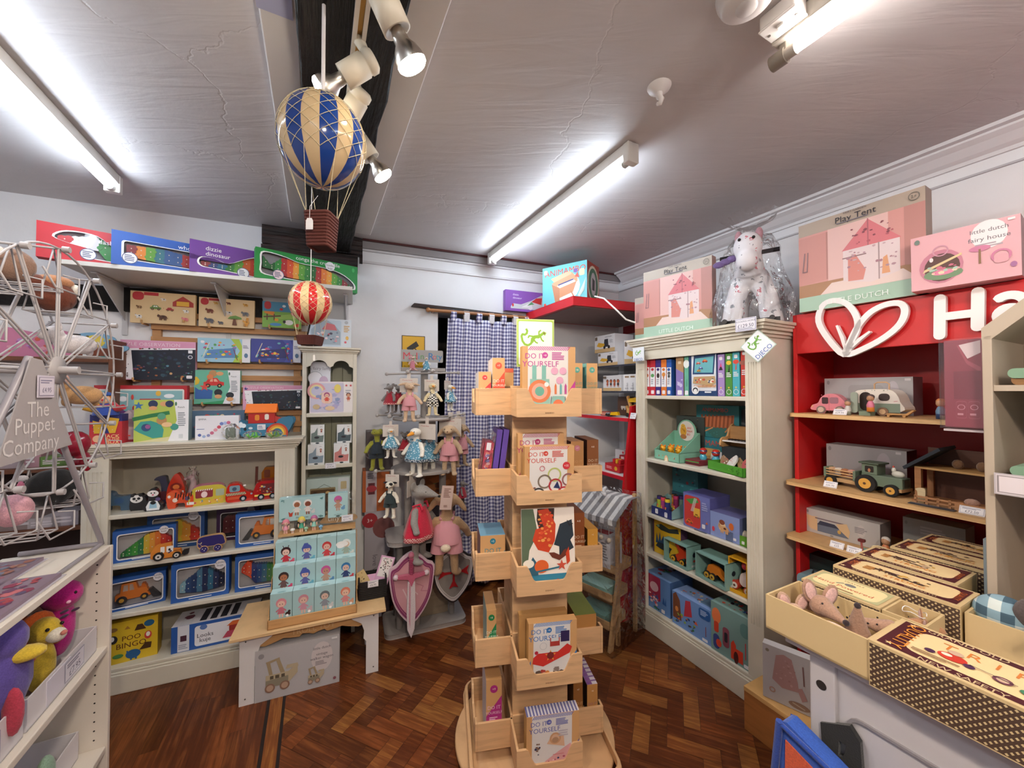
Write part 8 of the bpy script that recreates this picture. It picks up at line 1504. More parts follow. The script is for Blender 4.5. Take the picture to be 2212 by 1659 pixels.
g=G(); g.ell((.02,.04,.088),(.022,.012,.014),'d8d4c8p',12); g.ell((.006,.04,.103),(.008,.007,.012),'d8d4c8p',10); g.ell((.005,.04,.116),(.004,.003,.006),'b84a3ap',8); o=g.obj('toy_hen'); tag(o,'white toy hen riding on the sage tractor bonnet','toy animal'); o.location=t.matrix_basis@Vector((.03,0,-.001)); o.rotation_euler=t.rotation_euler; 
t=thing('toy_trailer','wooden toy trailer with slatted sides behind the tractor','toy vehicle',R,R.hit(1812,1030,-.35)[0],-.36,Z,rz=-.1)
g=G(); g.box(-.06,.06,.01,.065,.018,.034,'b8946aw'); g.obj('bed',t,bev=.002)
for z in (.046,.058,.07): G().cyl((-.055,.012,z),(.055,.012,z),.0025,'c8a070w',n=8).obj('side_rail',t)
for x in (-.062,.052): G().box(x,x+.01,.008,.067,.034,.078,sg).obj('end_board',t,bev=.002)
g=G(); g.cyl((-.03,-.004,.022),(-.03,.078,.022),.022,'1d1b1cm',n=22); g.cyl((-.03,-.006,.022),(-.03,.08,.022),.013,'d8a24a',n=16); g.obj('wheel',t)
rd=random.Random(2)
for i,(k,nm) in enumerate((('c8a080','tan toy cow'),('dcd0c4','white toy sheep'),('a87050','brown toy horse'),('c89080','pink toy pig'))):
    g=G(); g.ext(blob((-.012,0),(.012,0),(.014,.02),(.004,.03),(-.014,.024)),0,.012,k+'w'); g.art('e .3 .7 .08 .08 2a2020;b .1 .1 .9 .8 3 .16 %d e8e0d4,6a4030'%i,.024,.026,(-.012,-.0002,0)); o=g.obj('toy_farm_animal'); tag(o,nm+' riding in the slatted wooden trailer','toy animal'); o.location=t.matrix_basis@Vector((-.04+i*.025,.03,.048)); o.rotation_euler=t.rotation_euler
pc('white price card in front of the slatted toy trailer',1792,1044,-.415,Z,'£66.95')
t=thing('toy_barn','wooden toy barn with a dark roof at the right of the middle red unit shelf','toy barn',R,R.hit(2060,1075,-.36)[0],-.37,Z)
wk='a8744aw'
[G().box(a_,b_,c_,d2_,0,.13,wk).obj('post',t) for a_,b_,c_,d2_ in ((-.10,-.082,0,.02),(-.10,-.082,.12,.14),(.14,.158,0,.14))]; G().box(-.10,.158,0,.14,.128,.135,'b8905aw').obj('loft_floor',t); G().box(-.10,.158,.136,.14,.0,.2,'5a3424w').obj('back_wall',t); G().box(-.11,.16,-.0,.14,0,.006,wk).obj('base_board',t)
g=G(); g.add([(-.13,-.015,.13),(-.03,-.015,.215),(-.03,.15,.215),(-.13,.15,.13),(-.125,-.015,.12),(-.025,-.015,.205),(-.025,.15,.205),(-.125,.15,.12)],[(0,1,2,3),(4,5,6,7),(0,1,5,4),(1,2,6,5),(2,3,7,6),(3,0,4,7)],'2a3038m'); g.obj('roof',t)
[G().ell((q,.06,.153),(.016,.012,.018),'7a5a40f',8).obj('hay_bundle',t) for q in (0,.06,.1)]
g=G(); g.ext(blob((-.012,0),(.004,0),(.008,.05),(-.004,.056),(-.02,.05),(-.014,.04)),0,.01,'d8c49cw'); o=g.obj('toy_horse'); tag(o,'pale wooden toy horse head standing at the barn post','toy animal'); place(o,R,R.hit(1992,1050,-.385)[0],-.385,Z)
g=G()
for i in range(6): g.box(-.07+i*.03,-.063+i*.03,0,.006,0,.03,'b8845aw')
g.box(-.07,.09,.0,.006,.022,.028,'b8845aw'); g.box(-.07,.09,.0,.006,.008,.014,'b8845aw'); o=g.obj('toy_fence'); tag(o,'wooden toy fence lying in front of the toy barn','toy fence'); place(o,R,R.hit(2030,1075,-.41)[0],-.405,Z+.001)
g=G(); g.box(-.04,.04,0,.03,0,.028,'b8845aw'); g.ell((0,.012,.035),(.02,.012,.014),'b08a7af',10); o=g.obj('toy_trough'); tag(o,'small wooden toy trough with hay at the right of the toy barn','toy trough'); place(o,R,R.hit(2098,1085,-.41)[0],-.41,Z)
BLc('dark leaflet lying flat in front of the toy barn',R,R.hit(2010,1080,-.43)[0],-.438,Z+.0005,.12,.03,.0015,'3a3e48','',top='l .05 .1 .95 .9 3 6a7080')
pc('white price card at the front right of the middle red unit shelf',2098,1098,-.43,Z,'£72.50',w=.06)
Z=.816
rr('white and grey toolbox toy box with a white bubble, lower red unit shelf',1736,1900,1095,Z,-.30,.11,'bcb8b8','e .06 .88 .04 .06 8a868a;p d8b890 .06 .3 .04 .75 .12 .7 .2 .72 .2 .12 .1 .16;p 6a7488 .2 .12 .2 .45 .62 .45 .62 .12;n 7a6a74 .05 .18 .66 .55 .66;p d8b890 .46 .6 .6 .7 .64 .4 .62 .14 .5 .4;e .5 .3 .06 .08 c8a05a;p 3a3e54 .2 .4 .24 .58 .44 .56 .5 .42;e .78 .56 .13 .24 c8c0c0;l .7 .45 .86 .7 4 8f8a90;e .4 .06 .06 .03 8a8684',rz=.02,sc='8a8486',w=None)
rr('grey box with a dark shape at the back right of the lower red unit shelf',1950,2085,1115,Z,-.20,.1,'8f8f8e','l .3 .6 .8 .85 3 a8a4a8;e .2 .25 .1 .14 2a2c30;e .06 .85 .03 .05 7a7a7a')
for lb,px,py,dd,tx in (('left white price card on the lower red unit shelf',1806,1172,-.425,'£25'),('right white price card on the lower red unit shelf',1843,1182,-.428,'£21.95')): pc(lb,px,py,dd,Z,tx)
t=thing('toy_tool_set','pale green and cream toy tool shapes on the lower red unit shelf','toy',R,R.hit(1890,1175,-.39)[0],-.40,Z)
g=G(); g.box(-.05,.06,0,.03,0,.02,'8fb8ac'); g.obj('tray',t,bev=.003); g=G(); g.ell((.02,.01,.035),(.035,.01,.016),'d8c8a0w',12); g.cyl((-.035,-.005,0),(-.04,-.002,.05),.004,'a85a54w',n=8); g.rbox(-.05,-.028,.05,.062,-.008,.006,.003,'6a2c2c'); g.obj('wooden_tools',t)
peg('peg doll with an orange body beside the toy tools, lower red unit shelf',R,R.hit(1914,1160,-.34)[0],-.345,Z,'e0dcd8','c8794a','c8794a',1.1)
Z=.501
t=thing('lunch_box','pale blue leaf patterned lunch case on the bottom red unit shelf','case',R,R.hit(1765,1230,-.38)[0],-.40,Z)
G().rbox(-.075,.075,0,.14,0,.09,.025,'7a9cac').art('b .15 .2 .85 .8 12 .05 3 5a7a8a,d8e0e0',.15,.14,(-.075,-.0003,0)).obj('case_body',t,bev=.004); g=G(); g.tube([(-.03,.045,.14),(-.025,.045,.158),(.025,.045,.158),(.03,.045,.14)],.005,'2c3438'); g.obj('handle',t)
BLc('dark green boxed case behind the pale blue lunch case',R,R.hit(1790,1200,-.28)[0],-.28,Z,.18,.08,.20,'1c2a2a','')
BLc('grey white box picturing a pink satin bag, standing on the low wood shelf',R,.07,-.70,.1925,.17,.04,.225,'b4afb0','e .1 .9 .03 .03 7a7060;p a88280 .2 .4 .28 .86 .44 .92 .6 .88 .72 .5 .74 .34 .4 .3;b .24 .36 .7 .84 20 .03 3 9a7472,b89694;n 7a5a58 .02 .82 .82 .84 .5;o .2 .2 .05 .02 b08a78;e .74 .1 .16 .06 8a7060;n b0a090 .02 .62 .12 .84 .08;p a88280 .7 .4 .8 .2 .9 .26 .8 .44',tc='d4d2d4',rz=.35)
# ================= matchbox boxes on the table =================
TZ_=.8505; CM2='cbb184'
GL='r .01 .02 .99 .98 4a1c24;q .09 .14 .93 .86 .16 e3c795;'
def sleeve(label,x0,x1,y0,y1,h,lab,text='#',cat='matchbox style box',open_=0,tray_label=None):
    t=thing('matchbox_style_box',label,cat,R,(x0+x1)/2,y0,TZ_); w=x1-x0; d=y1-y0
    g=G(); T=.005
    g.box(-w/2,w/2,0,d,h-T,h,CM2); g.box(-w/2,w/2,0,d,0,T,CM2); g.box(-w/2,w/2,0,T,T,h-T,CM2); g.box(-w/2,w/2,d-T,d,T,h-T,CM2)
    g.art('r .004 .03 .996 .94 @striker',w,h,(-w/2,0,0))
    g.art(lab,w-.012,d-.012,(-w/2+.006,.006,h),(1,0,0),(0,1,0),(0,0,1)); g.obj('sleeve',t,bev=.002)
    if not open_:
        g=G(); g.box(-w/2+.001,w/2-.001,T,d-T,T,h-T,'bfa574'); g.obj('drawer',t)
    return t
def opentray(label,x0,x1,y0,y1,h):
    w=x1-x0; d=y1-y0; g=G(); T=.005; g.box(-w/2,w/2,0,T,0,h,CM2); g.box(-w/2,w/2,d-T,d,0,h,CM2); g.box(-w/2,-w/2+T,T,d-T,0,h,CM2); g.box(w/2-T,w/2,T,d-T,0,h,CM2); g.box(-w/2,w/2,0,d,0,T,CM2)
    return g,w,d
triple=GL+'t .30 .06 .09 c8b088 NEW SAFETY;t .66 .06 .09 c8b088 MATCHES;t .24 .94 .09 c8b088 GRAND OLD;t .6 .94 .09 c8b088 MATCHES;T .18 .68 .17 d07a3a T;T .27 .68 .17 d07a3a R;T .36 .68 .17 d07a3a I;T .42 .68 .17 d07a3a P;T .51 .68 .17 d07a3a L;T .60 .68 .17 d07a3a E;s .05 .9 .1 e3c795;s .05 .1 .1 e3c795;V .075 .5 .06 d88a3a QUALITY;e .24 .42 .13 .1 c23a2c;e .22 .44 .05 .04 e8dcc8;e .17 .36 .05 .05 4a2a4a;e .3 .36 .05 .05 4a2a4a;e .24 .56 .07 .06 c8a890;e .4 .36 .08 .08 6a3a4a;e .4 .36 .05 .05 c8a890;e .5 .3 .13 .08 3f7a5a;e .5 .46 .06 .06 c8a890;e .48 .54 .04 .05 c8a890;e .6 .22 .05 .05 4a2a4a;e .7 .3 .12 .08 3a5a9a;e .7 .45 .06 .06 c8a890;n 5a4a4a .012 .3 .4 .44 .36;l .12 .18 .3 .26 2 8a6a4a'
tA=sleeve('large matchbox style box showing racing cars and the word triple, front of the table',.586,1.02,-1.356,-1.183,.10,triple,open_=1)
g,w,d=opentray('',.363,.584,-1.351,-1.188,.09); g.obj('drawer',tA).location=((.363+.586)/2-(.586+1.02)/2,.005,.005)
g=G(); g.box(-.215,.215,.006,.167,.008,.09,'bfa574'); 
matlab=lambda s:GL+'s .04 .88 .12 e3c795;s .04 .12 .12 e3c795;V .075 .5 .07 c86a34 BEST;V .955 .5 .05 c86a34 QUALITY;t .3 .93 .07 c8b088 GRAND OLD MATCHES;t .34 .07 .07 c8b088 SAFETY MATCHES;t .72 .07 .07 c8b088 ON EARTH;p 4a3030 .24 .5 .34 .62 .5 .6 .44 .52;n 3a2020 .04 .3 .62 .5 .44 .66 .42;t .34 .52 .16 5a3a30 THE;b .3 .3 .75 .7 16 .07 %d c89a60,d8a84a,4a3434,c8a890;t .56 .3 .12 d88a3a STRONG;l .18 .34 .3 .6 3 c88a4a'%s
C_=[('matchbox style box with a dark red label, nearest of the four in the row',.385,.646,-1.04,-.90),('matchbox style box with a dark red label, second of the four from the front',.378,.604,-.888,-.735),('matchbox style box with a dark red label, third of the four from the front',.402,.646,-.70,-.555),('matchbox style box with a dark red label, rearmost of the four in the row',.42,.66,-.54,-.41)]
for i,(lb,a,b,c,e) in enumerate(C_): sleeve(lb,a,b,c,e,.12,matlab(i+2))
tB=sleeve('small matchbox style box with a pale green edged label and red script',.36,.538,-1.165,-1.045,.095,'r .01 .02 .99 .98 b4b084;q .05 .08 .95 .92 .2 e4d4a0;t .5 .8 .08 8a5a3a TRAVELS;t .45 .38 .15 c8503a Hand Powered;e .5 .6 .12 .09 7a7a7a;n 7a7a7a .04 .4 .6 .34 .5;l .3 .1 .7 .2 1 8a6a4a',open_=1)
g,w,d=opentray('',.54,.622,-1.16,-1.05,.088); g.obj('drawer',tB).location=((.54+.622)/2-(.36+.538)/2,.005,.004)
g,w,d=opentray('',.65,.98,-1.03,-.89,.108); o=g.obj('open_box_drawer'); tag(o,'open cream box drawer holding a large grey mouse, right edge of the table','box drawer'); place(o,R,(.65+.98)/2,-1.03,TZ_)
def mousey(label,x,y,z,k,s,pose,fr=R,ears=True):
    "head and shoulders of a cloth mouse; pose = rotation (rx,ry,rz)"
    t=thing('cloth_mouse',label,'soft toy',fr,x,y,z); t.rotation_euler=(pose[0],pose[1],fr.a+pose[2])
    g=G(); g.ell((0,0,0),(.028*s,.03*s,.028*s),k,12); g.cyl((0,-.01*s,0),(0,-.085*s,-.008*s),.024*s,k,.006*s,n=14); g.ell((0,.05*s,-.01*s),(.024*s,.04*s,.02*s),k,10); 
    b=g.obj('body',t); rem(b,.0022*max(s,.7))
    g=G(); g.ell((0,-.087*s,-.008*s),.0075*s,'2a1c20f',10); g.obj('nose',b)
    g=G(); [g.ell((q*.02*s,-.03*s,.013*s),.0028*s,'1a1416g',6) for q in (-1,1)]; g.obj('eyes',b)
    if ears:
        g=G(); [g.ell((q*.027*s,.012*s,.03*s),(.02*s,.004*s,.032*s),k,10,rot=Matrix.Rotation(q*.35,3,'Y')) for q in (-1,1)]; er=g.obj('ears',b)
        for q in (-1,1): G().ell((q*.027*s,.0075*s,.03*s),(.014*s,.002*s,.024*s),'d0a8a0f',10,rot=Matrix.Rotation(q*.35,3,'Y')).obj('ear_lining',b)
    return t
mk='a5806af'
mousey('beige cloth mouse with pink lined ears lying at the back of the front box drawer',.455,-1.262,.935,mk,.95,(-.15,.2,1.0))
mousey('beige cloth mouse with its nose pointing straight up in the front box drawer',.535,-1.275,.91,mk,.95,(-1.35,0,.4),ears=False)
mousey('beige cloth mouse lying with its nose to the left in the front box drawer',.575,-1.215,.925,mk,.8,(-.1,.1,-1.25),ears=False)
mousey('beige cloth mouse tucked low at the front left of the front box drawer',.41,-1.30,.905,'b8967ef',.8,(0,0,.9))
for lb,x,y,s in (('pale pink cloth blanket rolled along the left of the front box drawer',.42,-1.325,.9),('pale pink cloth blanket rolled at the right of the front box drawer',.51,-1.318,1.)):
    g=G(); g.ell((0,0,0),(.05*s,.02,.028),'d8bcaef',14); o=g.obj('pink_blanket'); rem(o,.004); tag(o,lb,'blanket'); place(o,R,x,y,.905,rz=-.1)
mousey('sleeping tan cloth mouse in the small box drawer',.59,-1.10,.915,'b0805cf',.55,(0,.3,-1.0))
g=G(); g.tube([(.022*math.cos(a/3),.018*math.sin(a/3),.012+.004*math.sin(a)) for a in range(19)],.0011,'e4e0dc',n=4,closed=False); o=g.obj('elastic_loop'); tag(o,'thin white elastic loop across the sleeping mouse in the small drawer','elastic'); place(o,R,.582,-1.10,.93)
mousey('large grey brown cloth mouse with its head resting over the right hand drawer',.80,-.97,.985,'9a7c6cf',1.5,(-.1,.2,-.15))
g=G(); g.ell((0,0,0),(.055,.04,.05),'8aa0a8f',14); o=g.obj('tartan_blanket'); rem(o,.004); tag(o,'pale blue and grey tartan blanket bunched beside the large grey mouse','blanket'); place(o,R,.70,-.965,.955)
@spec
def tartan():
    n=N('blue_grey_tartan'); s=n('SeparateXYZ',{0:n.co()})
    a=n('Math',{0:n('Math',{0:s[0],1:150.},operation='MULTIPLY')[0]},operation='SINE')[0]; b=n('Math',{0:n('Math',{0:s[2],1:150.},operation='MULTIPLY')[0]},operation='SINE')[0]
    c=n('Math',{0:n('Math',{0:a,1:0.},operation='GREATER_THAN')[0],1:n('Math',{0:b,1:0.},operation='GREATER_THAN')[0]},operation='ADD')[0]
    n.set('Base Color',n.ramp(n('Math',{0:c,1:.5},operation='MULTIPLY')[0],[(0,lin('c4ccc8')),(.5,lin('7f9aa6')),(1,lin('3f5664'))],'CONSTANT')); n.set('Roughness',.95); return n.m
o.data.materials[0]=M('@tartan')
g=G(); g.ell((0,0,0),(.03,.014,.036),'5a4e4cf',12); o=g.obj('grey_ear'); rem(o,.003); tag(o,'dark grey felt ear of another toy beside the tartan blanket','toy part'); place(o,R,.745,-.99,.99,ry=.3)
BLc('small red box with tiny print in the right hand box drawer',R,.90,-1.02,.858,.10,.07,.07,'a83a30','l .1 .1 .9 .9 5 e0a890',tc='c87a58',name='small_box')
# ---------- house shaped display on the table ----------
t=thing('display_house','tall beige house shaped display with slanted roof at the right edge of the table','display',R,.645,-.84,TZ_); HK='b5a592t'
g=G(); g.box(0,.018,0,.30,0,.80,HK); g.obj('side_panel',t,bev=.002); g=G(); g.box(.42,.438,0,.30,0,.80,HK); g.obj('side_panel',t,bev=.002)
g=G(); g.ext([(0,.79),(.018,.79),(.219,.985),(.42,.79),(.438,.80),(.438,.815),(.219,1.025),(0,.82)],0,.30,HK); g.obj('roof',t,bev=.002)
g=G(); g.ext([(.01,0),(.43,0),(.43,.80),(.219,1.0),(.01,.80)],.29,.30,'8a7a6at'); g.obj('back_panel',t)
zs1=R.hit(2160,832,-.84)[1]-TZ_; zs2=R.hit(2160,1040,-.84)[1]-TZ_
for z in (zs1,zs2,.012): G().box(.018,.42,.004,.29,z-.016,z+.0,HK).obj('shelf',t,bev=.001)
for lb,zz in (('round green lidded wooden tin on the upper shelf of the beige display house',zs1),('round green lidded wooden tin on the lower shelf of the beige display house',zs2)):
    q=thing('lidded_tin',lb,'tin',R,.80,-.76,TZ_+zz); b=G().rbox(-.11,.09,.0,.034,-.06,.08,.012,'8a6238w').obj('wooden_base',q); g=G(); g.rbox(-.115,.095,.018,.044,-.065,.085,.012,'7a9a80'); g.obj('green_lid',q,bev=.004)
a=R.hit(2148,1020,-.85); b=R.hit(2212,1075,-.85)
BLc('framed paper shelf label in capitals under the lower green tin',R,a[0]+.085,-.855,b[1]+.0,.17,.002,a[1]-b[1],'b8b0b4','r .02 .06 .98 .94 d4cace;r .03 .1 .97 .9 8f8688;r .05 .14 .95 .86 d8ced2;t .45 .72 .13 5a5458 MAILEG;t .45 .5 .15 5a5458 SMALL;t .45 .26 .15 5a5458 LARGE',name='shelf_label',cat='sign')
a=R.hit(2036,928,-.80); b=R.hit(2122,735,-.80)
t2=thing('acrylic_box_holder','maroon pink flat box in a clear acrylic holder beside the beige display house','box holder',R,(a[0]+b[0])/2,-.80,a[1]+.006)
w=b[0]-a[0]; h=b[1]-a[1]
g=G(); g.box(-w/2+.006,w/2,0,.03,.004,h,'8e3446'); g.art('p e0c8cc .4 .94 .95 .98 .95 .84 .62 .78;p a84a5c .34 .94 .4 .94 .62 .76 .95 .68 .95 .62 .6 .72;r .25 .32 .95 .64 7c2c3e;q .3 .1 .58 .3 .02 a04a5c;q .62 .1 .92 .3 .02 a04a5c;q .31 .11 .57 .29 .02 8e3446;q .63 .11 .91 .29 .02 8e3446;o .44 .23 .03 .006 c88a98;o .77 .23 .03 .006 c88a98;l .34 .13 .54 .17 1 c88a98;l .66 .13 .88 .17 1 c88a98',w-.006,h-.004,(-w/2+.006,0,.004)); g.obj('flat_box',t2)
g=G(); g.box(-w/2-.004,w/2,-.004,-.003,0,h+.004,'ffffffa'); g.box(-w/2-.004,-w/2-.002,-.004,.034,0,h+.004,'ffffffa'); g.box(-w/2+.004,w/2,-.006,.034,-.008,-.002,'b8aaaet'); g.obj('clear_holder',t2)
BLc('thin blue grey panel standing left of the beige display house',R,.637,-.80,TZ_,.012,.12,.24,'8a9aa4','')
for i,(z,k) in enumerate(((.8165,'4a5668'),(.878,'2c2c3e'))):
    BLc(('lower slate blue','upper dark striped')[i]+' flat box stacked on the lower red unit shelf behind the matchboxes',R,.59,-.44,z,.15,.12,.06,k,'l .1 .3 .8 .7 2 8a8488' if i else 'e .2 .5 .1 .08 7a8698')
BLc('white open carton behind the rearmost matchbox style box',R,.50,-.415,.817,.20,.06,.10,'d4d0d4','',name='carton')
# ---------- felt bag standing by the table ----------
d=-1.40; p=R.hit(1686,1556,d); p2=R.hit(1795,1659,d)
t=thing('felt_bag','tall blue and orange felt bag standing on the floor before the table leg','bag',R,p[0]+.10,d,0,rz=.0); bz=p[1]-.30
g=G(); o_=[(-.10,.30),(-.085,.305),(.0,.275),(.10,.235),(.10,-bz),(-.12,-bz)]
o_=[(a_,b_+bz) for a_,b_ in o_]
g.ext(o_,0,.045,'2450a8f'); g.obj('felt_body',t,bev=.008)
g=G(); g.ext([(-.088,.262+bz),(.10,.20+bz),(.10,.04),(-.10,.04)],-.003,0,'c8502af'); g.art('p e8e0e0 .2 .3 .3 .5 .36 .48 .3 .2;p e8e0e0 .45 .3 .55 .56 .66 .5 .6 .2;p 2450a8 .33 .1 .42 .5 .44 .4 .4 .1',.2,.2,(-.1,-.0032,bz)); g.obj('orange_panel',t)
g=G(); g.tube([(-.10,-.004,.30+bz),(-.115,-.004,.15+bz),(-.12,-.004,.009)],.009,'1f3f90f'); g.tube([(-.1,-.004,.295+bz),(0,-.004,.27+bz),(.10,-.004,.228+bz)],.006,'1f3f90f'); g.obj('edging',t)
a=[R.hit(x,y,-1.326) for x,y in ((1772,1560),(1835,1568),(1858,1605),(1862,1659),(1800,1659),(1776,1620))]; hq=[R.hit(x,y,-1.326) for x,y in ((1812,1600),(1828,1610),(1826,1622),(1820,1632),(1810,1630),(1806,1615))]
zb=min(q[1] for q in a)-.12
a=a[:4]+[(a[3][0]+.01,zb),(a[4][0],zb),a[5]]; hq=hq[:3]+[hq[3],hq[4],hq[4],hq[5]]
hq=[hq[0],hq[1],hq[2],(hq[3][0]+.001,hq[3][1]-.002),(hq[3][0],hq[3][1]-.004),(hq[4][0],hq[4][1]-.002),hq[5]]
g=G(); g.ring([(x-a[0][0],z-zb) for x,z in a],[(x-a[0][0],z-zb) for x,z in hq],0,.012,'131214f'); o=g.obj('black_strap'); tag(o,'black felt shape with a small slot on the table front beside the blue bag','strap'); place(o,R,a[0][0],-1.326,zb)
# ================= left open unit: bins, plush, puppet wheel =================
UZ=.601
def bin_(label,x0,x1,y0,y1,h,z=UZ,txt=True):
    w=x1-x0;d=y1-y0; g=G(); T=.004; K='dcd8dc'
    g.box(-w/2,w/2,0,T,0,h,K); g.box(-w/2,w/2,d-T,d,0,h,K); g.box(-w/2,-w/2+T,T,d-T,0,h,K); g.box(w/2-T,w/2,T,d-T,0,h,K); g.box(-w/2,w/2,0,d,0,T,K)
    if txt:
        g.box(w/2-.20,w/2-.08,d,d+.0015,.008,h-.008,'d8d4e0') ; g.art('r .05 .08 .95 .92 9a98b0;r .07 .12 .93 .88 e2dee8;l .15 .6 .85 .8 2 7a7890;t .5 .35 .3 5a5870 £7.95',.12,h-.016,(-w/2+.20,d+.0016,.008),(-1,0,0),(0,0,1),(0,1,0))
    o=g.obj('storage_bin'); tag(o,label,'bin'); return place(o,R,(x0+x1)/2,y0,z)
YB0,YB1=-3.33,-3.125
bin_('long white bin of bright hand puppets on the middle shelf of the white unit',-.86,-.50,YB0,YB1,.085)
bin_('second white bin with a flower marked card, nearer the camera on the middle shelf',-.485,-.18,YB0,YB1,.10)
bin_('third white bin at the far end of the lowest shelf of the white unit',-.86,-.72,YB0,YB1-.04,.09,z=.2515,txt=False)
def finger(label,x,y,z,h,parts,eyes=None,lean=0,rz=0,name='hand_puppet'):
    t=thing(name,label,'hand puppet',R,x,y,z,rz=rz,ry=lean); b=None
    for i,(nm,k,els) in enumerate(parts):
        g=G()
        for e in els:
            if len(e)==6: g.ell(e[:3],e[3:],k,12)
            else: g.cyl(e[0:3],e[3:6],e[6],k,e[7],n=12)
        o=g.obj(nm,t if (b is None) else b)
        if b is None: rem(o,.005); b=o
    return t
# y+ is toward the aisle for this unit (camera sees the +y side)
finger('purple hand puppet with a yellow beak, largest in the bins at the left edge',-.475,-3.17,.62,.3,[('body','5a4a96f',[(0,0,.14,.075,.06,.10),(0,.0,.24,.055,.055,.06),(.0,0,.05,.05,.05,.06)]),('beak','d8b83af',[(.0,.05,.20,.03,.04,.018)]),('wing','b83a50f',[(.04,.05,.08,.014,.02,.06)])])
finger('yellow lion hand puppet with an orange mane and pale muzzle in the white bin',-.685,-3.185,.62,.2,[('body','c8a82cf',[(0,0,.06,.035,.035,.08),(0,.01,.16,.036,.042,.04)]),('mane','d8641ef',[(0,-.015,.16,.052,.022,.055),(.035,0,.11,.02,.03,.03),(-.035,0,.13,.02,.03,.03)]),('muzzle','e4dcccf',[(0,.05,.15,.022,.024,.02)]),('nose','c87a6af',[(0,.074,.158,.009,.006,.007)]),('eyes','1a1416g',[(-.018,.045,.175,.005,.005,.005),(.018,.045,.175,.005,.005,.005)])],rz=-.5)
finger('bright magenta cat hand puppet with stitched whiskers in the white bin',-.775,-3.185,.63,.3,[('body','b8147cf',[(0,0,.12,.04,.04,.10),(0,.01,.215,.05,.05,.045)]),('stripes','3a1a3af',[(.02,.045,.16,.012,.006,.004),(.02,.045,.175,.012,.006,.004),(-.01,.045,.165,.012,.006,.004)]),('nose','e8b0c8f',[(.02,.058,.205,.006,.005,.005)]),('eyes','1a1416g',[(0,.055,.225,.005,.005,.005)])],rz=-.5)
finger('orange and black tiger striped hand puppet at the back of the white bin',-.80,-3.28,.62,.3,[('body','c8602cf',[(0,0,.08,.03,.03,.10),(0,0,.21,.035,.035,.03)]),('stripes','201418f',[(0,.028,.06+i*.035,.028,.006,.005) for i in range(6)]),('ears','e8e0d8f',[(.03,0,.24,.012,.006,.014)])])
finger('blue and white hand puppet head behind the purple one in the white bin',-.60,-3.25,.62,.3,[('body','1f6a9cf',[(0,0,.10,.04,.04,.09),(0,0,.20,.045,.045,.04)]),('white_patch','e4e4e8f',[(0.02,.02,.235,.03,.03,.02)])])
finger('dark maroon hand puppet at the very back of the white bin',-.66,-3.28,.62,.3,[('body','7a1c50f',[(0,0,.10,.04,.035,.10),(0,0,.22,.035,.03,.03)])])
finger('small grey and red tailed soft toys at the left end of the white bin',-.35,-3.20,.62,.2,[('body','4a3a50f',[(0,0,.05,.04,.05,.05)]),('red_sleeve','b82c44f',[(-.02,.04,.06,.012,.014,.055)])])
for lb,x,y,z,r in (('large mint green soft toy lying on the lowest shelf of the white unit, left one',-.56,-3.2,.33,.075),('mint green soft toy head on the lowest shelf of the white unit, right one',-.70,-3.19,.36,.05)):
    pass
finger('pale mint green soft toy slumped on the lowest shelf of the white unit',-.60,-3.20,.2515,.2,[('body','8fae98f',[(0,0,.06,.09,.06,.06),(-.08,.02,.05,.05,.05,.045),(.04,.02,.13,.045,.045,.05),(-.09,.03,.1,.03,.02,.05)])],name='soft_toy')
# flat wrapped packs on the top board
UT=.9515
for lb,x,y,w,dp,ks,s in (('flat wrapped pack of pink and brown puppets on the white unit, far one',-.66,-3.335,.30,.10,'8a5a44k,a86a5ak,9a5a6ak,8a8aa0k,b08a7ak',1),('flat wrapped pack of red and purple puppets on the white unit, near one',-.45,-3.225,.36,.105,'8a2a4ak,6a3a5ck,c86a70k,5a4a6ak,a8404ak',2)):
    g=G(); g.box(-w/2,w/2,0,dp,0,.012,'8a7484k'); g.art('b 0 0 1 1 34 .22 %d %s;b 0 0 1 1 16 .16 %d %s'%(s,ks,s+4,ks),w,dp,(-w/2,0,.012),(1,0,0),(0,1,0),(0,0,1)); g.box(-w/2-.012,w/2+.012,-.006,dp+.006,.0,.002,'c8c4ccg'); o=g.obj('wrapped_pack'); tag(o,lb,'pack'); place(o,R,x,y,UT)
# ---- puppet wheel ----
CXW,CZW,RW=-.69,1.565,.375; WK='b3adadt'
YN,YFAR=-3.165,-3.315
t=thing('puppet_wheel_stand','grey wire ferris wheel stand of puppets with a lettered company sign','display stand',R,CXW,YN,UT); zc=CZW-UT
def wheel(y,nm):
    g=G(); w=.0032
    g.tube([(RW*math.cos(2*math.pi*i/48),y,zc+RW*math.sin(2*math.pi*i/48)) for i in range(48)],w,WK,n=6,closed=True)
    for k in range(12):
        a=math.pi/6*k; d=Vector((math.cos(a),0,math.sin(a))); e=Vector((-math.sin(a),0,math.cos(a)))
        for s in (-1,1): g.cyl(Vector((0,y,zc))+d*.03+e*s*.007,Vector((0,y,zc))+d*RW+e*s*.007*.6,w*.9,WK,n=6)
    g.lathe([(0,-.006),(.042,-.006),(.042,.006),(0,.006)],WK,n=26)
    n=26*4
    for q in range(len(g.v)-n,len(g.v)): p=g.v[q]; g.v[q]=Vector((p.x,y+p.z,zc+p.y))
    return g.obj(nm,t)
wn=wheel(0,'front_wheel'); wf=wheel(YFAR-YN,'rear_wheel')
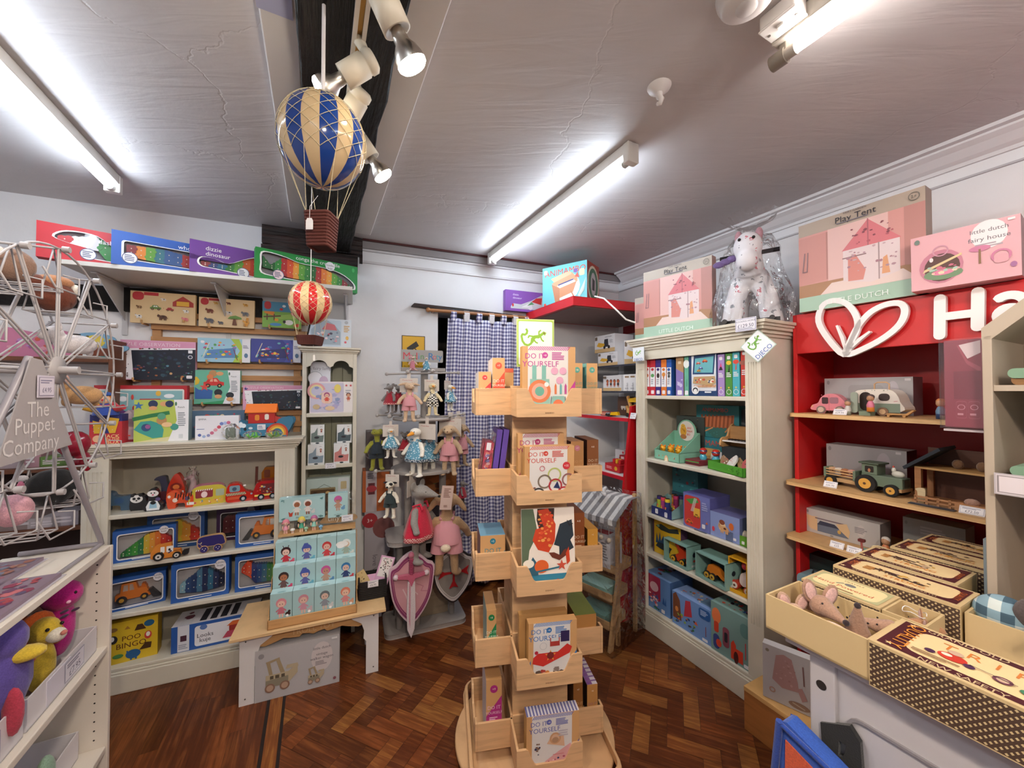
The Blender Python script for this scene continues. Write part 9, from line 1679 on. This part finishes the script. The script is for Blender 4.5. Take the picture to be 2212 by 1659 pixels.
for k in range(12):
    a=math.pi/6*k; x=RW*math.cos(a); z=zc+RW*math.sin(a)
    g=G(); g.cyl((x,.018,z),(x,YFAR-YN-.01,z),.0036,WK,n=6); g.cyl((x,.008,z),(x,.024,z),.0095,WK,n=10); g.obj('crossbar',t)
    if z-.14>.0:
        g=G()
        for y in (-.012,-.138): g.tube([(x-.05,y,z-.125),(x,y,z),(x+.05,y,z-.125),(x-.05,y,z-.125)],.0028,WK,n=5)
        g.tube([(x-.05,-.012,z-.07),(x-.065,.02,z-.075),(x-.065,.02,z-.128),(x+.05,.015,z-.128),(x+.05,-.012,z-.07)],.0028,WK,n=5); 
        for q in (-.05,-.02,.02,.05): g.cyl((x+q,-.012,z-.125),(x+q,-.138,z-.125),.0025,WK,n=5)
        g.obj('wire_basket',t)
# A frame with sign
YS=.035
def sp_(px,py,y=None): x,z=R.hit(px,py,YN+(YS if y is None else y)); return (x-CXW,YS if y is None else y,z-UT)
ap=sp_(62,772); fr_=(-.895-CXW,YS,.006); fl=(ap[0]*2-fr_[0],YS,.006)
g=G(); g.tube([(fr_[0]+.0,YS-.2,.006),(fr_[0],YS-.01,.006),fr_,(fr_[0]+.012,YS,.03),(fr_[0]*.3+ap[0]*.7,YS,fr_[2]*.3+ap[2]*.7),ap],.008,'9a9499t',n=8); g.tube([ap,(fl[0]-.012,YS,.03),fl,(fl[0],YS-.2,.006)],.008,'9a9499t',n=8); g.tube([fr_,fl],.006,'9a9499t',n=8); g.obj('frame',t)
g=G(); g.cyl((0,.05,zc),(0,YFAR-YN-.02,zc),.012,WK,n=14); g.obj('axle',t)
P=[sp_(68,772,.05),sp_(92,778,.05),sp_(156,960,.05),sp_(-8,1012,.05)]
tl=(P[0][0],P[0][2]); tr=(P[1][0],P[1][2]); br=(P[2][0],P[2][2]); bl=(P[3][0],P[3][2])
g=G(); g.ext([tl,tr,br,bl],.047,.05,'a9a2a2t'); wd_=bl[0]-br[0]; 
cxs=lambda px,py:(sp_(px,py,.051)[0],sp_(px,py,.051)[2])
for s,px,py,sz in (('The',84,886,.042),('Puppet',78,920,.042),('Company',72,962,.042)):
    c=cxs(px,py); vs,fs=textmesh(s); q=sz/.72; g.add([(c[0]-x*q,.0508,c[1]+y*q-sz*.4) for x,y in vs],fs,'dcd6d4')
g.obj('sign_plate',t)
g=G(); a=cxs(96,835); g.box(a[0]-.036,a[0]+.036,.053,.055,a[1]-.03,a[1]+.03,'d4ccd8'); g.art('r .05 .08 .95 .92 9a90a8;r .07 .11 .93 .89 dad2de;l .12 .62 .88 .82 2 8a84a0;t .5 .35 .22 5a5470 £4.95',.072,.06,(a[0]+.036,.0552,a[1]-.03),(-1,0,0),(0,0,1),(0,1,0)); g.obj('price_card',t)
def pup(label,ang,k,parts,name='animal_puppet'):
    a=math.radians(ang); x=CXW-RW*math.cos(a)*1; z=CZW+RW*math.sin(a)-.118
    q=thing(name,label,'animal puppet',R,x+.02,YN-.08,z,rz=math.pi/2+.6); q.scale=(.78,.9,.95); b=None
    for nm,kk,els in parts:
        g=G(); [g.ell(e[:3],e[3:],kk,12) for e in els]; o=g.obj(nm,q if b is None else b)
        if b is None: rem(o,.005); b=o
def quad(bk,hk=None): return [('body',bk,[(0,0,.04,.075,.04,.038),(-.07,0,.075,.035,.03,.03),(-.10,0,.065,.02,.018,.016),(-.05,.02,.015,.015,.015,.02),(.05,.02,.015,.015,.015,.02)]),('ears',hk or bk,[(-.06,.03,.10,.01,.008,.018),(-.06,-.03,.10,.01,.008,.018)]),('eyes','151214g',[(-.095,.02,.085,.004,.004,.004),(-.095,-.02,.085,.004,.004,.004)])]
pup('chestnut brown puppet with a tan back in the upper right basket of the wheel',60,0,[('body','6a3420f',[(0,0,.05,.07,.045,.055),(-.05,0,.09,.045,.035,.03)]),('tan_back','b8805af',[(0,0,.105,.06,.035,.022)]),('white_muzzle','e4dcd0f',[(.06,0,.085,.016,.022,.02)])])
pup('white puppet with black spots in the second basket from the upper right',30,0,quad('d8d0d0f')+[('black_spots','17151af',[(.03,.03,.06,.016,.008,.014),(-.01,.036,.04,.014,.006,.012),(.05,.02,.045,.012,.012,.014),(-.05,.02,.095,.012,.012,.008),(0,0,.079,.016,.016,.003)])])
pup('golden tan puppet with pink ears in the right hand basket of the wheel',0,0,quad('c89a68f','d8a898f'))
pup('shiny red wrapped puppet in the lower right basket of the wheel',-30,0,[('body','8a1c30g',[(0,0,.05,.06,.04,.05),(.03,.01,-.01,.03,.03,.03)]),('feet','c8203ag',[(.05,.02,-.035,.018,.02,.03),(.0,.02,-.04,.02,.018,.012)])])
pup('black puppet with white ears in the low basket of the wheel',-58,0,[('body','0e0d10f',[(0,0,.05,.085,.05,.065)]),('white_ears','c8c4c8f',[(.07,.03,.085,.022,.012,.012),(-.08,.02,.09,.02,.012,.012)])])
pup('pink and white pig puppet near the bottom of the wheel',-88,0,[('body','d8a0aaf',[(0,0,.08,.055,.045,.05)]),('white_face','e8e0e0f',[(-.03,.02,.11,.03,.025,.025)]),('ears','c06a84f',[(.02,.02,.14,.012,.01,.026)])])
pup('brown and cream shaggy puppet at the top of the wheel',92,0,[('body','8a6a58f',[(0,0,.05,.06,.04,.05)]),('cream_head','cfc0b4f',[(-.04,0,.07,.03,.03,.03)])])
pup('green and yellow puppet low on the near side of the wheel',-118,0,[('body','4a7a2cf',[(0,0,.02,.06,.04,.06)]),('yellow_belly','c8b04af',[(.0,.03,-.02,.04,.03,.05)])])
# ================= brown rack on the wall at the far left =================
t=thing('wooden_rack','dark brown wooden rack on the left wall behind the puppet wheel','rack',L,-2.66,-.20,0); bw='6a3c22w'
x1=L.hit(245,770,-.2)[0]+2.66
g=G(); g.box(x1-.02,x1,0,.198,1.24,1.77,bw); g.obj('end_post',t,bev=.002)
for z,xe in ((1.672,x1-.02),(1.117,.235),(.815,.235)): G().box(-.40,xe,0,.198,z-.022,z,bw).obj('shelf',t,bev=.002)
for x in (-.42,): G().box(x,x+.02,0,.198,0,1.77,bw).obj('end_post',t)
g=G(); g.box(-.4,.235,.19,.198,.0,1.1,'3a2a26m'); g.obj('back_board',t); g=G(); g.box(.235,.25,.0,.198,0,1.117,bw); g.obj('end_post',t)
g=G(); w=.21; o_=blob((-.5,0),(.4,0),(.5,.3),(.62,.45),(.6,.6),(.4,.62),(.35,.95),(.0,1.12),(-.35,1.0),(-.62,.6),(-.5,.4),n=4)
g.ext([(a*w,b*.125) for a,b in o_],0,.012,'7aa8c8'); g.art('e .5 .72 .3 .26 d8c24a;b .2 .6 .8 .98 8 .06 2 6a5a20,d8c24a,7aa8c8;p 7a3a20 .1 .12 .95 .12 .98 .4 .6 .45 .2 .6;b .1 .12 .95 .5 18 .08 4 8a4a2c,a83a2a,5a2a20;r .08 0 .9 .12 5a9a98;q .3 .04 .42 .18 .02 e0e4e4;s .7 .1 .12 e0e4e4',w*1.1,.13,(-w*.55,-.0002,0)); o=g.obj('shaped_puzzle_box'); tag(o,'noah ark shaped blue and yellow puzzle box on the top of the brown rack','puzzle'); place(o,L,L.hit(205,770,-.13)[0],-.13,1.6725,rz=.1)
g=G(); g.ext([(a*.24,b*.14) for a,b in blob((-.5,0),(.5,0),(.52,.5),(.45,1),(0,.9),(-.5,1),n=4)],0,.03,'c87a9a'); g.art('b .05 .05 .95 .95 26 .13 6 c86a8a,a85a9a,d89aa8,c85a4a,b88ac0',.24,.13,(-.12,-.0002,0)); o=g.obj('shaped_puzzle_box'); tag(o,'pink and purple fairy puzzle box at the left on the top of the brown rack','puzzle'); place(o,L,L.hit(75,770,-.15)[0],-.15,1.6725)
for i,(px,w,h,k,lb) in enumerate(((20,.07,.09,'a89aa0','pale grey'),(70,.06,.10,'a8808a','dusty pink'),(120,.12,.05,'5a7a3a','leaf green'),(165,.05,.07,'b8404a','red'))):
    BLc('small %s box on the middle shelf of the brown rack'%lb,L,L.hit(px,1005,-.16)[0],-.16,1.1175,w,.1,h,k,'l .1 .2 .8 .7 3 d8d0d0')
for i,(px,w,h,k,lb) in enumerate(((95,.12,.05,'b8b0b4','flat pale grey'),(140,.10,.07,'a8a0a8','lilac grey'),(40,.14,.09,'8a7a78','brown grey'))):
    BLc('%s pack on the lower shelf of the brown rack'%lb,L,L.hit(px,1150,-.18)[0],-.18,.8155,w,.12,h,k,'l .1 .2 .8 .7 2 d0c8cc')
BLc('pale book shaped box on the upper red framed part of the brown rack, behind the clown',L,L.hit(215,850,-.06)[0]-.10,-.06,1.3,.1,.03,.12,'b8bcc0','e .5 .5 .2 .2 c86a70') if False else None
